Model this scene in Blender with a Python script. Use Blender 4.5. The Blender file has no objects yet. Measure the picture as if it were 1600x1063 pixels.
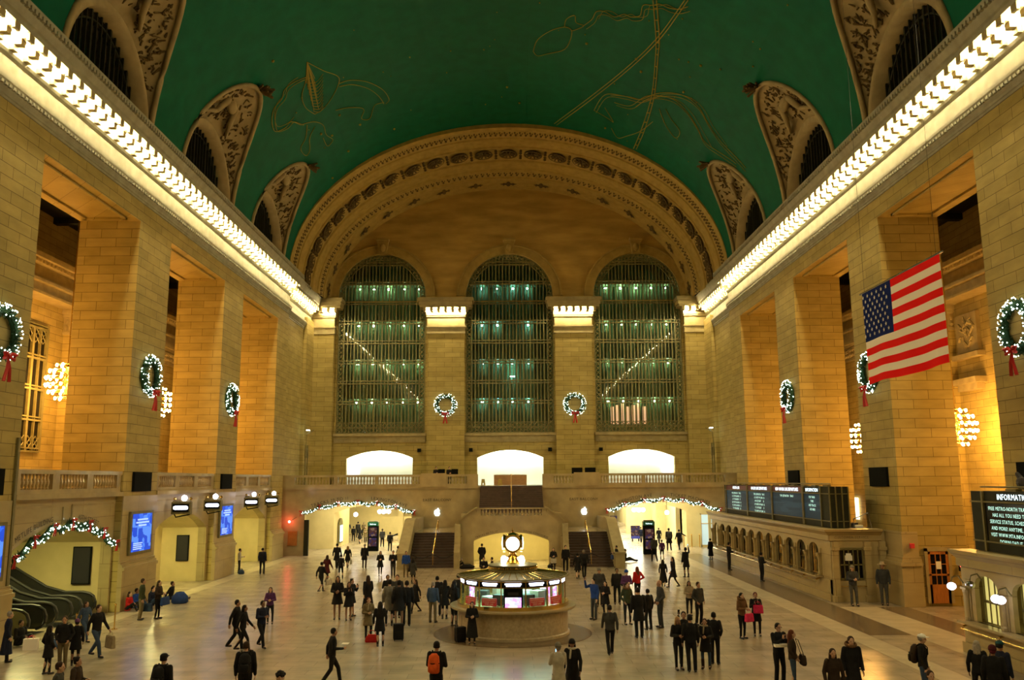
import bpy, math, random
import numpy as np
from mathutils import Vector, Matrix, geometry
PI = math.pi
R = math.radians
rnd = random.Random(7)
col = bpy.context.scene.collection
sc = bpy.context.scene

# ------------------------------------------------------------------ camera, world, exposure
F_PX = 1340.0
cam_d = bpy.data.cameras.new('camera')
cam_d.sensor_width = 36.0
cam_d.lens = 36.0 * F_PX / 1600.0
cam_d.clip_end = 600
cam = bpy.data.objects.new('camera', cam_d)
col.objects.link(cam)
TH = math.atan(220.0 / F_PX)
cam.location = (-0.12, 0.0, 5.9)
cam.rotation_mode = 'XYZ'
_yaw = -math.atan(6.4 / F_PX)
_m = Matrix.Rotation(_yaw, 4, 'Z') @ Matrix.Rotation(PI / 2 + TH, 4, 'X') @ Matrix.Rotation(-0.0065, 4, 'Z')
cam.matrix_world = Matrix.Translation(cam.location) @ _m
sc.camera = cam
w = bpy.data.worlds.new('night')
w.use_nodes = True
w.node_tree.nodes['Background'].inputs[0].default_value = (0.004, 0.005, 0.006, 1)
w.node_tree.nodes['Background'].inputs[1].default_value = 0.35
sc.world = w
sc.view_settings.view_transform = 'Standard'
sc.view_settings.look = 'None'
sc.view_settings.gamma = 1.0
sc.view_settings.use_curve_mapping = False
sc.view_settings.exposure = 0.14
try:
    sc.cycles.use_denoising = True
    sc.cycles.max_bounces = 6
    sc.cycles.diffuse_bounces = 3
    sc.cycles.glossy_bounces = 3
    sc.cycles.transparent_max_bounces = 8
    sc.cycles.use_light_tree = True
    sc.cycles.sample_clamp_indirect = 8.0
    sc.cycles.caustics_reflective = False
    sc.cycles.caustics_refractive = False
except Exception:
    pass
BULB_K = 690.0
CHAND_K = 165.0

# ------------------------------------------------------------------ materials
M = {}
_ONES = ['', 'first', 'second', 'third', 'fourth', 'fifth', 'sixth', 'seventh', 'eighth', 'ninth', 'tenth', 'eleventh', 'twelfth', 'thirteenth', 'fourteenth', 'fifteenth', 'sixteenth', 'seventeenth', 'eighteenth', 'nineteenth']
_TENS = {2: 'twent', 3: 'thirt', 4: 'fort', 5: 'fift', 6: 'sixt', 7: 'sevent', 8: 'eight', 9: 'ninet'}
def ordinal(n):
    if n < 20:
        return _ONES[n]
    return _TENS[n // 10] + ('ieth' if n % 10 == 0 else 'y-' + _ONES[n % 10])
def mat(name, rgb, rough=0.6, metal=0.0, emit=0.0, ecol=None, spec=None, alpha=None):
    m = bpy.data.materials.new(name)
    m.use_nodes = True
    b = m.node_tree.nodes['Principled BSDF']
    b.inputs['Base Color'].default_value = (*rgb, 1)
    b.inputs['Roughness'].default_value = rough
    b.inputs['Metallic'].default_value = metal
    if emit:
        b.inputs['Emission Color'].default_value = (*(ecol or rgb), 1)
        b.inputs['Emission Strength'].default_value = emit
    if spec is not None:
        b.inputs['Specular IOR Level'].default_value = spec
    M[name] = m
    return m

def grain(m, scale=3.0, amt=0.25, axis=(1, 1, 1), bump=0.0):
    """multiplies the base colour by a soft noise so that no surface is one flat colour"""
    nt = m.node_tree
    b = nt.nodes['Principled BSDF']
    src = b.inputs['Base Color'].links[0].from_socket if b.inputs['Base Color'].links else None
    g = nt.nodes.new('ShaderNodeNewGeometry')
    mp = nt.nodes.new('ShaderNodeMapping')
    mp.inputs['Scale'].default_value = axis
    nt.links.new(g.outputs['Position'], mp.inputs['Vector'])
    n = nt.nodes.new('ShaderNodeTexNoise')
    n.inputs['Scale'].default_value = scale
    n.inputs['Detail'].default_value = 5
    nt.links.new(mp.outputs[0], n.inputs['Vector'])
    mr = nt.nodes.new('ShaderNodeMapRange')
    mr.inputs['From Min'].default_value = 0.3
    mr.inputs['From Max'].default_value = 0.7
    mr.inputs['To Min'].default_value = 1 - amt
    mr.inputs['To Max'].default_value = 1 + amt * 0.4
    nt.links.new(n.outputs['Fac'], mr.inputs['Value'])
    mx = nt.nodes.new('ShaderNodeMix')
    mx.data_type = 'RGBA'
    mx.blend_type = 'MULTIPLY'
    mx.inputs['Factor'].default_value = 1
    if src:
        nt.links.new(src, mx.inputs['A'])
    else:
        mx.inputs['A'].default_value = b.inputs['Base Color'].default_value
    nt.links.new(mr.outputs[0], mx.inputs['B'])
    nt.links.new(mx.outputs['Result'], b.inputs['Base Color'])
    if bump:
        bp = nt.nodes.new('ShaderNodeBump')
        bp.inputs['Strength'].default_value = bump
        bp.inputs['Distance'].default_value = 0.05
        nt.links.new(n.outputs['Fac'], bp.inputs['Height'])
        nt.links.new(bp.outputs[0], b.inputs['Normal'])
    return m

def stone(name, c1, c2, mortar, bw=1.5, bh=0.46, rough=0.65, amt=0.18):
    """coursed limestone: brick courses laid along x+y and z of the world position"""
    m = mat(name, c1, rough, spec=0.15)
    nt = m.node_tree
    b = nt.nodes['Principled BSDF']
    g = nt.nodes.new('ShaderNodeNewGeometry')
    sp = nt.nodes.new('ShaderNodeSeparateXYZ')
    nt.links.new(g.outputs['Position'], sp.inputs[0])
    ad = nt.nodes.new('ShaderNodeMath')
    nt.links.new(sp.outputs['X'], ad.inputs[0])
    nt.links.new(sp.outputs['Y'], ad.inputs[1])
    cb = nt.nodes.new('ShaderNodeCombineXYZ')
    nt.links.new(ad.outputs[0], cb.inputs['X'])
    nt.links.new(sp.outputs['Z'], cb.inputs['Y'])
    br = nt.nodes.new('ShaderNodeTexBrick')
    br.inputs['Color1'].default_value = (*c1, 1)
    br.inputs['Color2'].default_value = (*c2, 1)
    br.inputs['Mortar'].default_value = (*mortar, 1)
    br.inputs['Scale'].default_value = 1
    br.inputs['Mortar Size'].default_value = 0.014
    br.inputs['Mortar Smooth'].default_value = 0.3
    br.inputs['Bias'].default_value = -0.1
    br.inputs['Brick Width'].default_value = bw
    br.inputs['Row Height'].default_value = bh
    nt.links.new(cb.outputs[0], br.inputs['Vector'])
    nt.links.new(br.outputs['Color'], b.inputs['Base Color'])
    grain(m, 0.9, amt, (1, 1, 3))
    return m

stone('limestone', (0.42, 0.33, 0.115), (0.35, 0.275, 0.088), (0.15, 0.11, 0.04))
stone('limestone_smooth', (0.42, 0.34, 0.17), (0.38, 0.31, 0.15), (0.24, 0.18, 0.09), 2.6, 1.1, 0.35, 0.12)
grain(mat('trim_stone', (0.37, 0.31, 0.16), 0.6, spec=0.12), 2.0, 0.2)
grain(mat('cornice_stone', (0.33, 0.32, 0.24), 0.6, spec=0.1), 2.0, 0.2)
grain(mat('arch_stone', (0.40, 0.285, 0.085), 0.6, spec=0.12), 2.0, 0.2)
grain(mat('tympanum_stone', (0.50, 0.33, 0.09), 0.7, spec=0.12), 0.35, 0.3, (1, 1, 4))
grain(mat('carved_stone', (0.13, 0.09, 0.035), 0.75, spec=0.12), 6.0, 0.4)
grain(mat('sail_plaster', (0.36, 0.29, 0.15), 0.7, spec=0.12), 1.6, 0.22)
grain(mat('polished_marble', (0.43, 0.35, 0.19), 0.18, spec=0.35), 1.2, 0.22)
grain(mat('ceiling_green', (0.001, 0.100, 0.052), 0.6, spec=0.12), 1.2, 0.18)
mat('gold_line', (0.27, 0.22, 0.04), 0.6, spec=0.1)
grain(mat('bronze', (0.17, 0.15, 0.055), 0.5, 0.2), 4, 0.2)
grain(mat('grille_bronze', (0.20, 0.185, 0.07), 0.5), 4, 0.2)
grain(mat('dark_bronze', (0.022, 0.024, 0.013), 0.6, 0.0, spec=0.15), 4, 0.2)
mat('brass', (0.75, 0.52, 0.16), 0.22, 1.0)
grain(mat('stair_stone', (0.085, 0.055, 0.04), 0.45), 3, 0.3)
mat('black', (0.006, 0.007, 0.006), 0.8, spec=0.05)
mat('black_gloss', (0.006, 0.006, 0.007), 0.12, spec=0.25)
mat('charcoal', (0.03, 0.03, 0.033), 0.5, spec=0.12)
mat('white_wall', (0.8, 0.82, 0.78), 0.5)
grain(mat('passage_wall', (0.60, 0.50, 0.25), 0.4, spec=0.2), 1.0, 0.12)
grain(mat('wood_counter', (0.42, 0.24, 0.11), 0.4), 3, 0.25, (1, 1, 6))
grain(mat('door_wood', (0.42, 0.16, 0.035), 0.35), 3, 0.3, (6, 1, 1))
mat('steel', (0.42, 0.43, 0.42), 0.22, 1.0)
mat('rubber', (0.012, 0.012, 0.012), 0.5)
mat('red_fabric', (0.45, 0.012, 0.01), 0.5)
mat('foliage', (0.012, 0.06, 0.02), 0.7)
mat('flag_white', (0.85, 0.80, 0.68), 0.8, spec=0.1)
mat('flag_red', (0.80, 0.012, 0.010), 0.8, spec=0.05)
mat('flag_blue', (0.010, 0.022, 0.13), 0.8, spec=0.05)
mat('sign_red', (0.62, 0.04, 0.06), 0.4)
mat('green_sign', (0.01, 0.12, 0.07), 0.4)
mat('poster_tan', (0.35, 0.27, 0.2), 0.5)
mat('letter_dark', (0.045, 0.034, 0.02), 0.6)
mat('letter_white', (0.8, 0.9, 0.95), 0.5, emit=2.6, ecol=(0.72, 0.9, 1.0))
mat('letter_cyan', (0.6, 0.9, 0.85), 0.5, emit=1.1, ecol=(0.55, 1.0, 0.85))
mat('bulb', (1, 0.9, 0.7), 0.4, emit=BULB_K, ecol=(1.0, 0.79, 0.41))
mat('chandelier_bulb', (1, 0.9, 0.7), 0.4, emit=CHAND_K, ecol=(1.0, 0.48, 0.10))
mat('small_light', (1, 1, 1), 0.4, emit=9, ecol=(0.80, 0.98, 0.85))
mat('warm_light', (1, 1, 1), 0.4, emit=6, ecol=(1.0, 0.9, 0.6))
mat('globe_light', (1, 1, 1), 0.4, emit=12, ecol=(0.92, 0.86, 1.0))
mat('wall_globe', (1, 1, 1), 0.4, emit=4.5, ecol=(0.92, 0.86, 1.0))
mat('sign_light', (1, 1, 1), 0.4, emit=5, ecol=(0.78, 0.80, 1.0))
mat('logo_light', (1, 1, 1), 0.4, emit=6, ecol=(0.75, 0.9, 1.0))
mat('store_light', (1, 1, 1), 0.4, emit=34, ecol=(0.92, 1.0, 0.86))
mat('passage_light', (1, 1, 1), 0.4, emit=13, ecol=(1.0, 0.92, 0.58))
mat('passage_bright', (1, 1, 1), 0.4, emit=17, ecol=(1.0, 0.97, 0.75))
mat('yellow_light', (1, 1, 1), 0.4, emit=19, ecol=(1.0, 0.86, 0.36))
mat('tunnel_light', (1, 1, 1), 0.4, emit=100, ecol=(0.95, 0.88, 0.35))
mat('catwalk_light', (1, 1, 1), 0.4, emit=70, ecol=(0.70, 1.0, 0.55))
mat('catwalk_blue', (1, 1, 1), 0.4, emit=60, ecol=(0.35, 0.9, 0.85))
mat('orange_light', (1, 1, 1), 0.4, emit=14, ecol=(1.0, 0.50, 0.30))
mat('red_light', (1, 0.1, 0.1), 0.4, emit=25, ecol=(1.0, 0.08, 0.06))
mat('clock_face', (1, 1, 1), 0.4, emit=7, ecol=(1.0, 0.97, 0.72))
mat('booth_globe', (1, 1, 1), 0.4, emit=14, ecol=(1.0, 0.98, 0.85))
mat('booth_tube', (1, 1, 1), 0.4, emit=8, ecol=(0.55, 1.0, 0.9))
grain(mat('window_back', (0.14, 0.22, 0.12), 0.5), 0.8, 0.5)
grain(mat('booth_stone', (0.46, 0.38, 0.24), 0.3), 9, 0.25)

def glass(name, tint, mixf=0.12):
    m = bpy.data.materials.new(name)
    m.use_nodes = True
    nt = m.node_tree
    for n in list(nt.nodes):
        nt.nodes.remove(n)
    out = nt.nodes.new('ShaderNodeOutputMaterial')
    mx = nt.nodes.new('ShaderNodeMixShader')
    tr = nt.nodes.new('ShaderNodeBsdfTransparent')
    tr.inputs[0].default_value = (*tint, 1)
    gl = nt.nodes.new('ShaderNodeBsdfGlossy')
    gl.inputs['Roughness'].default_value = 0.03
    mx.inputs[0].default_value = mixf
    nt.links.new(tr.outputs[0], mx.inputs[1])
    nt.links.new(gl.outputs[0], mx.inputs[2])
    nt.links.new(mx.outputs[0], out.inputs[0])
    M[name] = m
    return m
glass('glass', (0.85, 0.93, 0.85), 0.10)
glass('clear_glass', (0.95, 0.96, 0.94), 0.04)
glass('dark_glass', (0.30, 0.36, 0.30), 0.06)

def screen_mat(name, c1, c2, c3, emit, sx, sy):
    """a lit screen: soft coloured patches and bright rows"""
    m = mat(name, (0.01, 0.01, 0.012), 0.5, spec=0.1)
    nt = m.node_tree
    b = nt.nodes['Principled BSDF']
    g = nt.nodes.new('ShaderNodeTexCoord')
    mp = nt.nodes.new('ShaderNodeMapping')
    mp.inputs['Scale'].default_value = (sx, sx, sy)
    nt.links.new(g.outputs['Object'], mp.inputs['Vector'])
    n = nt.nodes.new('ShaderNodeTexVoronoi')
    n.inputs['Scale'].default_value = 1.0
    n.distance = 'CHEBYCHEV'
    nt.links.new(mp.outputs[0], n.inputs['Vector'])
    cr = nt.nodes.new('ShaderNodeValToRGB')
    cr.color_ramp.interpolation = 'CONSTANT'
    e = cr.color_ramp.elements
    e[0].position = 0.0
    e[0].color = (*c1, 1)
    e[1].position = 0.62
    e[1].color = (*c3, 1)
    k = e.new(0.4)
    k.color = (*c2, 1)
    sep = nt.nodes.new('ShaderNodeSeparateColor')
    nt.links.new(n.outputs['Color'], sep.inputs[0])
    nt.links.new(sep.outputs[0], cr.inputs[0])
    nt.links.new(cr.outputs[0], b.inputs['Emission Color'])
    b.inputs['Emission Strength'].default_value = emit
    return m
screen_mat('ad_screen', (0.012, 0.07, 0.62), (0.03, 0.15, 0.85), (0.10, 0.28, 0.95), 1.0, 2.2, 2.6)
screen_mat('booth_screen', (0.9, 0.25, 0.75), (0.35, 0.35, 1.0), (0.95, 0.9, 0.95), 2.2, 7, 9)
screen_mat('board_screen', (0.012, 0.03, 0.038), (0.015, 0.04, 0.05), (0.025, 0.06, 0.07), 0.6, 0.4, 5)
screen_mat('poster_pic', (0.10, 0.03, 0.03), (0.35, 0.2, 0.12), (0.05, 0.03, 0.12), 0.5, 6, 6)

def floor_mat():
    m = mat('floor_marble', (0.40, 0.34, 0.24), 0.22)
    nt = m.node_tree
    b = nt.nodes['Principled BSDF']
    g = nt.nodes.new('ShaderNodeNewGeometry')
    br = nt.nodes.new('ShaderNodeTexBrick')
    br.inputs['Color1'].default_value = (0.40, 0.33, 0.225, 1)
    br.inputs['Color2'].default_value = (0.34, 0.275, 0.18, 1)
    br.inputs['Mortar'].default_value = (0.22, 0.18, 0.12, 1)
    br.inputs['Scale'].default_value = 1
    br.inputs['Mortar Size'].default_value = 0.008
    br.inputs['Brick Width'].default_value = 1.3
    br.inputs['Row Height'].default_value = 0.65
    nt.links.new(g.outputs['Position'], br.inputs['Vector'])
    nt.links.new(br.outputs['Color'], b.inputs['Base Color'])
    grain(m, 1.1, 0.25)
    n = nt.nodes.new('ShaderNodeTexNoise')
    n.inputs['Scale'].default_value = 0.7
    nt.links.new(g.outputs['Position'], n.inputs['Vector'])
    mr = nt.nodes.new('ShaderNodeMapRange')
    mr.inputs['To Min'].default_value = 0.24
    mr.inputs['To Max'].default_value = 0.28
    nt.links.new(n.outputs['Fac'], mr.inputs['Value'])
    nt.links.new(mr.outputs[0], b.inputs['Roughness'])
floor_mat()
grain(mat('floor_border', (0.16, 0.115, 0.065), 0.25), 1.5, 0.3)
grain(mat('floor_light', (0.50, 0.43, 0.29), 0.25), 1.5, 0.15)

# ------------------------------------------------------------------ mesh helpers
class MB:
    def __init__(s):
        s.v = []
        s.f = []
    def add(s, v, f, mtx=None):
        n = len(s.v)
        if mtx is not None:
            v = [tuple(mtx @ Vector(p)) for p in v]
        s.v += [tuple(p) for p in v]
        s.f += [tuple(i + n for i in q) for q in f]
        return s
    def box(s, x0, x1, y0, y1, z0, z1, mtx=None):
        v = [(x, y, z) for z in (z0, z1) for y in (y0, y1) for x in (x0, x1)]
        f = [(0, 2, 3, 1), (4, 5, 7, 6), (0, 1, 5, 4), (2, 6, 7, 3), (0, 4, 6, 2), (1, 3, 7, 5)]
        return s.add(v, f, mtx)
    def quad(s, a, b, c, d):
        return s.add([a, b, c, d], [(0, 1, 2, 3)])
    def loft(s, rings, caps=True, closed=True):
        n = len(rings[0])
        v = [p for r_ in rings for p in r_]
        f = []
        for i in range(len(rings) - 1):
            for j in range(n if closed else n - 1):
                a = i * n + j
                b = i * n + (j + 1) % n
                f.append((a, b, b + n, a + n))
        if caps:
            f.append(tuple(range(n))[::-1])
            f.append(tuple(range((len(rings) - 1) * n, len(rings) * n)))
        return s.add(v, f)
    def lathe(s, prof, cx=0, cy=0, cz=0, n=16, sx=1, sy=1, mtx=None):
        rings = [[(cx + r_ * math.cos(2 * PI * j / n) * sx, cy + r_ * math.sin(2 * PI * j / n) * sy, cz + z) for j in range(n)] for r_, z in prof]
        if mtx is not None:
            rings = [[tuple(mtx @ Vector(p)) for p in q] for q in rings]
        return s.loft(rings)
    def tube(s, pts, r_, n=6):
        """a round bar along points; r_ one radius or one per point"""
        pts = [Vector(p) for p in pts]
        rr = r_ if isinstance(r_, (list, tuple)) else [r_] * len(pts)
        rings = []
        for i, p in enumerate(pts):
            d = (pts[min(i + 1, len(pts) - 1)] - pts[max(i - 1, 0)])
            d = d.normalized() if d.length > 1e-9 else Vector((0, 0, 1))
            a = d.cross(Vector((0, 0, 1)) if abs(d.z) < 0.9 else Vector((1, 0, 0))).normalized()
            b = d.cross(a)
            rings.append([tuple(p + (a * math.cos(2 * PI * j / n) + b * math.sin(2 * PI * j / n)) * rr[i]) for j in range(n)])
        return s.loft(rings)
    def cap(s, p, r1, q, r2, n=8):
        """closed tapered capsule from p to q"""
        p = Vector(p); q = Vector(q)
        d = q - p
        L = d.length or 1e-6
        d = d / L
        a = d.cross(Vector((0, 0, 1)) if abs(d.z) < 0.9 else Vector((1, 0, 0))).normalized()
        b = d.cross(a)
        prof = [(0.05 * r1, -r1), (0.7 * r1, -0.7 * r1), (r1, 0), (r2, L), (0.7 * r2, L + 0.7 * r2), (0.05 * r2, L + r2)]
        return s.loft([[tuple(p + d * z + (a * math.cos(2 * PI * j / n) + b * math.sin(2 * PI * j / n)) * r_) for j in range(n)] for r_, z in prof])
    def ell(s, c, rx, ry, rz, n=10, m=6, mtx=None):
        rings = []
        for i in range(m + 1):
            t = PI * (i + 0.02) / (m + 0.04)
            rings.append([(c[0] + rx * math.sin(t) * math.cos(2 * PI * j / n), c[1] + ry * math.sin(t) * math.sin(2 * PI * j / n), c[2] - rz * math.cos(t)) for j in range(n)])
        if mtx is not None:
            rings = [[tuple(mtx @ Vector(p)) for p in q] for q in rings]
        return s.loft(rings)
    def poly(s, outer, holes, P, th):
        """flat plate in the (u,v) frame P(u,v,w), with holes, w from 0 to th"""
        loops = [outer] + holes
        allp = [p for l in loops for p in l]
        tri = geometry.tessellate_polygon([[Vector((p[0], p[1], 0)) for p in l] for l in loops])
        n = len(allp)
        v = [P(p[0], p[1], 0) for p in allp] + [P(p[0], p[1], th) for p in allp]
        f = [tuple(t) for t in tri] + [tuple(i + n for i in t[::-1]) for t in tri]
        k = 0
        for l in loops:
            m_ = len(l)
            for i in range(m_):
                a = k + i
                b = k + (i + 1) % m_
                f.append((a, b, b + n, a + n))
            k += m_
        return s.add(v, f)
    def build(s, name, m, parent=None, smooth=False, fix=False):
        me = bpy.data.meshes.new(name)
        me.from_pydata(s.v, [], s.f)
        me.materials.append(M[m] if isinstance(m, str) else m)
        if smooth:
            me.polygons.foreach_set('use_smooth', [True] * len(me.polygons))
        me.update()
        if fix:
            import bmesh
            bm = bmesh.new(); bm.from_mesh(me)
            bmesh.ops.recalc_face_normals(bm, faces=bm.faces[:]); bm.to_mesh(me); bm.free()
        o = bpy.data.objects.new(name, me)
        col.objects.link(o)
        if parent is not None:
            o.parent = parent
        return o

def tag(o, label, cat, group=None, kind=None):
    o['label'] = label
    o['category'] = cat
    if group:
        o['group'] = group
    if kind:
        o['kind'] = kind
    return o
def empty(name, label, cat, loc=(0, 0, 0), rz=0, group=None):
    o = bpy.data.objects.new(name, None)
    col.objects.link(o)
    o.location = loc
    o.rotation_euler = (0, 0, rz)
    o.empty_display_size = 0.1
    return tag(o, label, cat, group)
def struct(name, mb, m, smooth=False):
    o = mb.build(name, m, None, smooth)
    o['kind'] = 'structure'
    return o
def copy_tree(o, parent=None):
    c = o.copy()
    col.objects.link(c)
    if parent is not None:
        c.parent = parent
    for ch in [x for x in TREE.get(o.name, [])]:
        copy_tree(ch, c)
    return c
TREE = {}
def remember(o):
    """records the children of a prototype so that copies need no search"""
    for x in list(col.objects):
        if x.parent is not None:
            TREE.setdefault(x.parent.name, [])
            if x not in TREE[x.parent.name]:
                TREE[x.parent.name].append(x)
_trim = [0]
def trim(mb, m, smooth=False):
    _trim[0] += 1
    return struct('trim_%d' % _trim[0], mb, m, smooth)

def arc(cu, cv, ru, rv, a0, a1, n):
    return [(cu + ru * math.cos(a0 + (a1 - a0) * i / n), cv + rv * math.sin(a0 + (a1 - a0) * i / n)) for i in range(n + 1)]
def seg_arch(u0, u1, v0, vs, vt, n=14):
    """opening outline: foot v0, springing vs, crown vt"""
    c = (u0 + u1) / 2; hw = (u1 - u0) / 2; h = vt - vs
    rad = (hw * hw + h * h) / (2 * h)
    a = math.asin(hw / rad)
    top = [(c + rad * math.sin(a - 2 * a * i / n), vs - (rad - h) + rad * math.cos(a - 2 * a * i / n)) for i in range(n + 1)]
    return [(u0, v0), (u1, v0)] + top
FY = lambda y: (lambda u, v, t: (u, y + t, v))         # plate facing the camera (-Y), thickness away
def FX(x, sgn):                                        # plate on a side wall, thickness outwards
    return lambda u, v, t: (x + sgn * t, u, v)

# text as plain mesh letters
_fontcache = {}
def glyph(ch, size):
    key = (ch, size)
    if key not in _fontcache:
        cu = bpy.data.curves.new('g', 'FONT')
        cu.body = ch
        cu.size = size
        cu.resolution_u = 2
        o = bpy.data.objects.new('g', cu)
        me = bpy.data.meshes.new_from_object(o)
        v = [tuple(p.co[:2]) for p in me.vertices]
        f = [tuple(p.vertices) for p in me.polygons]
        bpy.data.objects.remove(o)
        bpy.data.curves.remove(cu)
        bpy.data.meshes.remove(me)
        wd = (max(p[0] for p in v) if v else size * 0.3) + size * 0.09
        _fontcache[key] = (v, f, wd)
    return _fontcache[key]
def text_w(s, size):
    return sum(glyph(c, size)[2] if c != ' ' else size * 0.35 for c in s)
def text_mb(mb, s, size, P, u0=None, v0=0.0, centre=None, arc_r=None, arc_c=None, sx=1.0, d=0.02):
    """letters in the frame P(u,v,w); straight from u0, centred on centre, or along an arch of radius arc_r around arc_c"""
    W_ = text_w(s, size) * sx
    u = (centre - W_ / 2) if centre is not None and arc_r is None else (u0 or 0)
    a = None
    if arc_r is not None:
        a = centre - (W_ / 2) / arc_r       # centre is an angle from the vertical, clockwise positive
    for c in s:
        if c == ' ':
            adv = size * 0.35 * sx
        else:
            v, f, adv = glyph(c, size)
            adv *= sx
            if arc_r is None:
                vv = [P(u + x * sx, v0 + y, -d) for x, y in v]
            else:
                am = a + adv / 2 / arc_r
                vv = []
                for x, y in v:
                    dx = x * sx - adv / 2
                    vv.append(P(arc_c[0] + (arc_r + y) * math.sin(am) + dx * math.cos(am), arc_c[1] + (arc_r + y) * math.cos(am) - dx * math.sin(am), -d))
            mb.add(vv, f)
        if arc_r is None:
            u += adv
        else:
            a += adv / arc_r
    return mb

# ------------------------------------------------------------------ sizes of the hall
W = 18.4            # pier faces
PD = 3.0            # pier depth
O0 = [58.15 - 12.9 * k for k in range(5)]      # near edges of the five openings, back to front
O1 = [67.1 - 12.9 * k for k in range(5)]
SOF = 18.8
Z0, VA, VB = 22.9, 18.2, 13.0      # vault springing and half axes
YE = 81.0           # end wall
YB = 71.7           # front of the east balcony
YR = 69.0           # front of the end arch

# ------------------------------------------------------------------ floor
mb = MB()
mb.box(-34, 34, -6, 135, -0.3, 0)
struct('floor', mb, 'floor_marble')
mb = MB()
mb.box(13.6, 15.2, 34, 71, 0, 0.006)
mb.box(17.0, 18.3, 33, 41.2, 0, 0.006)
trim(mb, 'floor_border')
mb = MB()
mb.box(15.25, 16.95, 30.0, 41.3, 0, 0.005)
mb.box(12.6, 13.55, 22, 71, 0, 0.005)
mb.box(-18.0, -17.2, 20, 71, 0, 0.005)
trim(mb, 'floor_light')
mb = MB()
mb.lathe([(0.01, 0), (3.1, 0), (3.1, 0.02), (2.9, 0.03), (0.01, 0.03)], 0, 35.1, 0.0, 64)
trim(mb, 'floor_border')

# ------------------------------------------------------------------ side walls with piers, lower arcades and aisles
def side(s):
    nm = 'left' if s < 0 else 'right'
    mb = MB()
    X = lambda a, b: (min(s * a, s * b), max(s * a, s * b))
    x0, x1 = X(W, W + PD)
    mb.box(x0, x1, -5, O1[0], SOF, Z0 + 0.2)
    for k in range(4):
        mb.box(x0, x1, O1[k + 1], O0[k], 0, SOF)
    mb.box(x0, x1, -5, O0[4], 0, SOF)
    mb.box(x0, x1, O1[0], 70.4, 0, Z0 + 0.2)                       # last pier
    a, b = X(W + 0.45, W + PD)
    mb.box(a, b, 70.4, YE + 0.6, 0, Z0 + 0.2)                      # plain wall of the balcony end
    a, b = X(W + 0.15, W + 0.5)
    mb.box(a, b, 77.6, YE, 5.5, Z0 - 2)
    # soffit coffers between piers
    for k in range(5):
        for (u0, u1, h) in ((0.45, 0.62, 0.10), (PD - 0.62, PD - 0.45, 0.10)):
            a, b = X(W + u0, W + u1)
            mb.box(a, b, O0[k] + 0.5, O1[k] - 0.5, SOF - h, SOF)
        for yy in (O0[k] + 0.5, O1[k] - 0.67):
            a, b = X(W + 0.45, W + PD - 0.45)
            mb.box(a, b, yy, yy + 0.17, SOF - 0.10, SOF)
    struct('wall_' + nm, mb, 'limestone')
    # pier plinths
    mb = MB()
    for k in range(-1, 4):
        y0, y1 = (O1[0], 70.4) if k < 0 else (O1[k + 1], O0[k])
        for (h0, h1, p) in ((0, 1.85, 0.22), (1.85, 2.0, 0.30), (2.0, 2.12, 0.2), (2.12, 2.25, 0.12)):
            if s < 0:
                mb.box(-W, -W + p, y0, y1, h0, h1)
            else:
                mb.box(W - p, W + 0.75, y0 - p, y1 + p, h0, h1)
        if k >= 0 and s < 0:
            mb.box(-W, -W + 0.06, y0, y1, 2.25, 5.3)
        elif k >= 0:
            mb.box(W - 0.06, W + 0.7, y0 - 0.06, y1 + 0.06, 2.25, 3.4)
    trim(mb, 'limestone_smooth')
    # cornice: one section swept along the wall, breaking forward at the last pier
    prof = [(0, 18.8), (0, 19.75), (.05, 19.75), (.05, 19.85), (.09, 19.88), (.09, 19.98), (.15, 20.08), (.26, 20.33), (.26, 20.46), (0.03, 20.5), (0.03, 21.3), (.12, 21.4), (.18, 21.5), (.18, 22.15), (.92, 22.15), (.92, 22.35), (1.0, 22.4), (1.15, 22.75), (1.2, 22.95), (1.2, 23.05), (-0.4, 23.05)]
    mb = MB()
    def run(y0, y1, off):
        rings = []
        for y in (y0, y1):
            rings.append([(s * (W + off - p), y, z) for p, z in prof[1:] + [(-0.4, 19.75)]])
        mb.loft(rings)
    run(-5, 70.4, 0)
    run(70.4, YE, 0.45)
    y = -4.5
    while y < 70.3:                                                 # dentils and leaf moulding
        a, b = X(W - 0.27, W - 0.12)
        mb.box(a, b, y, y + 0.13, 20.12, 20.24)
        a, b = X(W - 1.26, W - 1.12)
        mb.box(a, b, y, y + 0.15, 22.70, 22.88)
        y += 0.26
    trim(mb, 'cornice_stone')
    mb = MB()                                                       # modillion brackets between the bulbs
    ys = [-4.2 + 0.93 * i for i in range(80)] + [70.95 + 0.72 * i for i in range(14)]
    for i, y in enumerate(ys):
        off = 0 if i < 80 else 0.45
        for (p0, p1, z0, z1) in ((0.15, 0.86, 21.95, 22.16), (0.15, 0.62, 21.72, 21.96), (0.15, 0.36, 21.52, 21.73)):
            a, b = X(W + off - p0, W + off - p1)
            mb.box(a, b, y - 0.15, y + 0.15, z0, z1)
        a, b = X(W + off - 0.80, W + off - 0.92)
        mb.box(a, b, y - 0.17, y + 0.17, 21.86, 22.14)
    trim(mb, 'trim_stone')
    return ys
YS = side(-1)
side(1)

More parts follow.
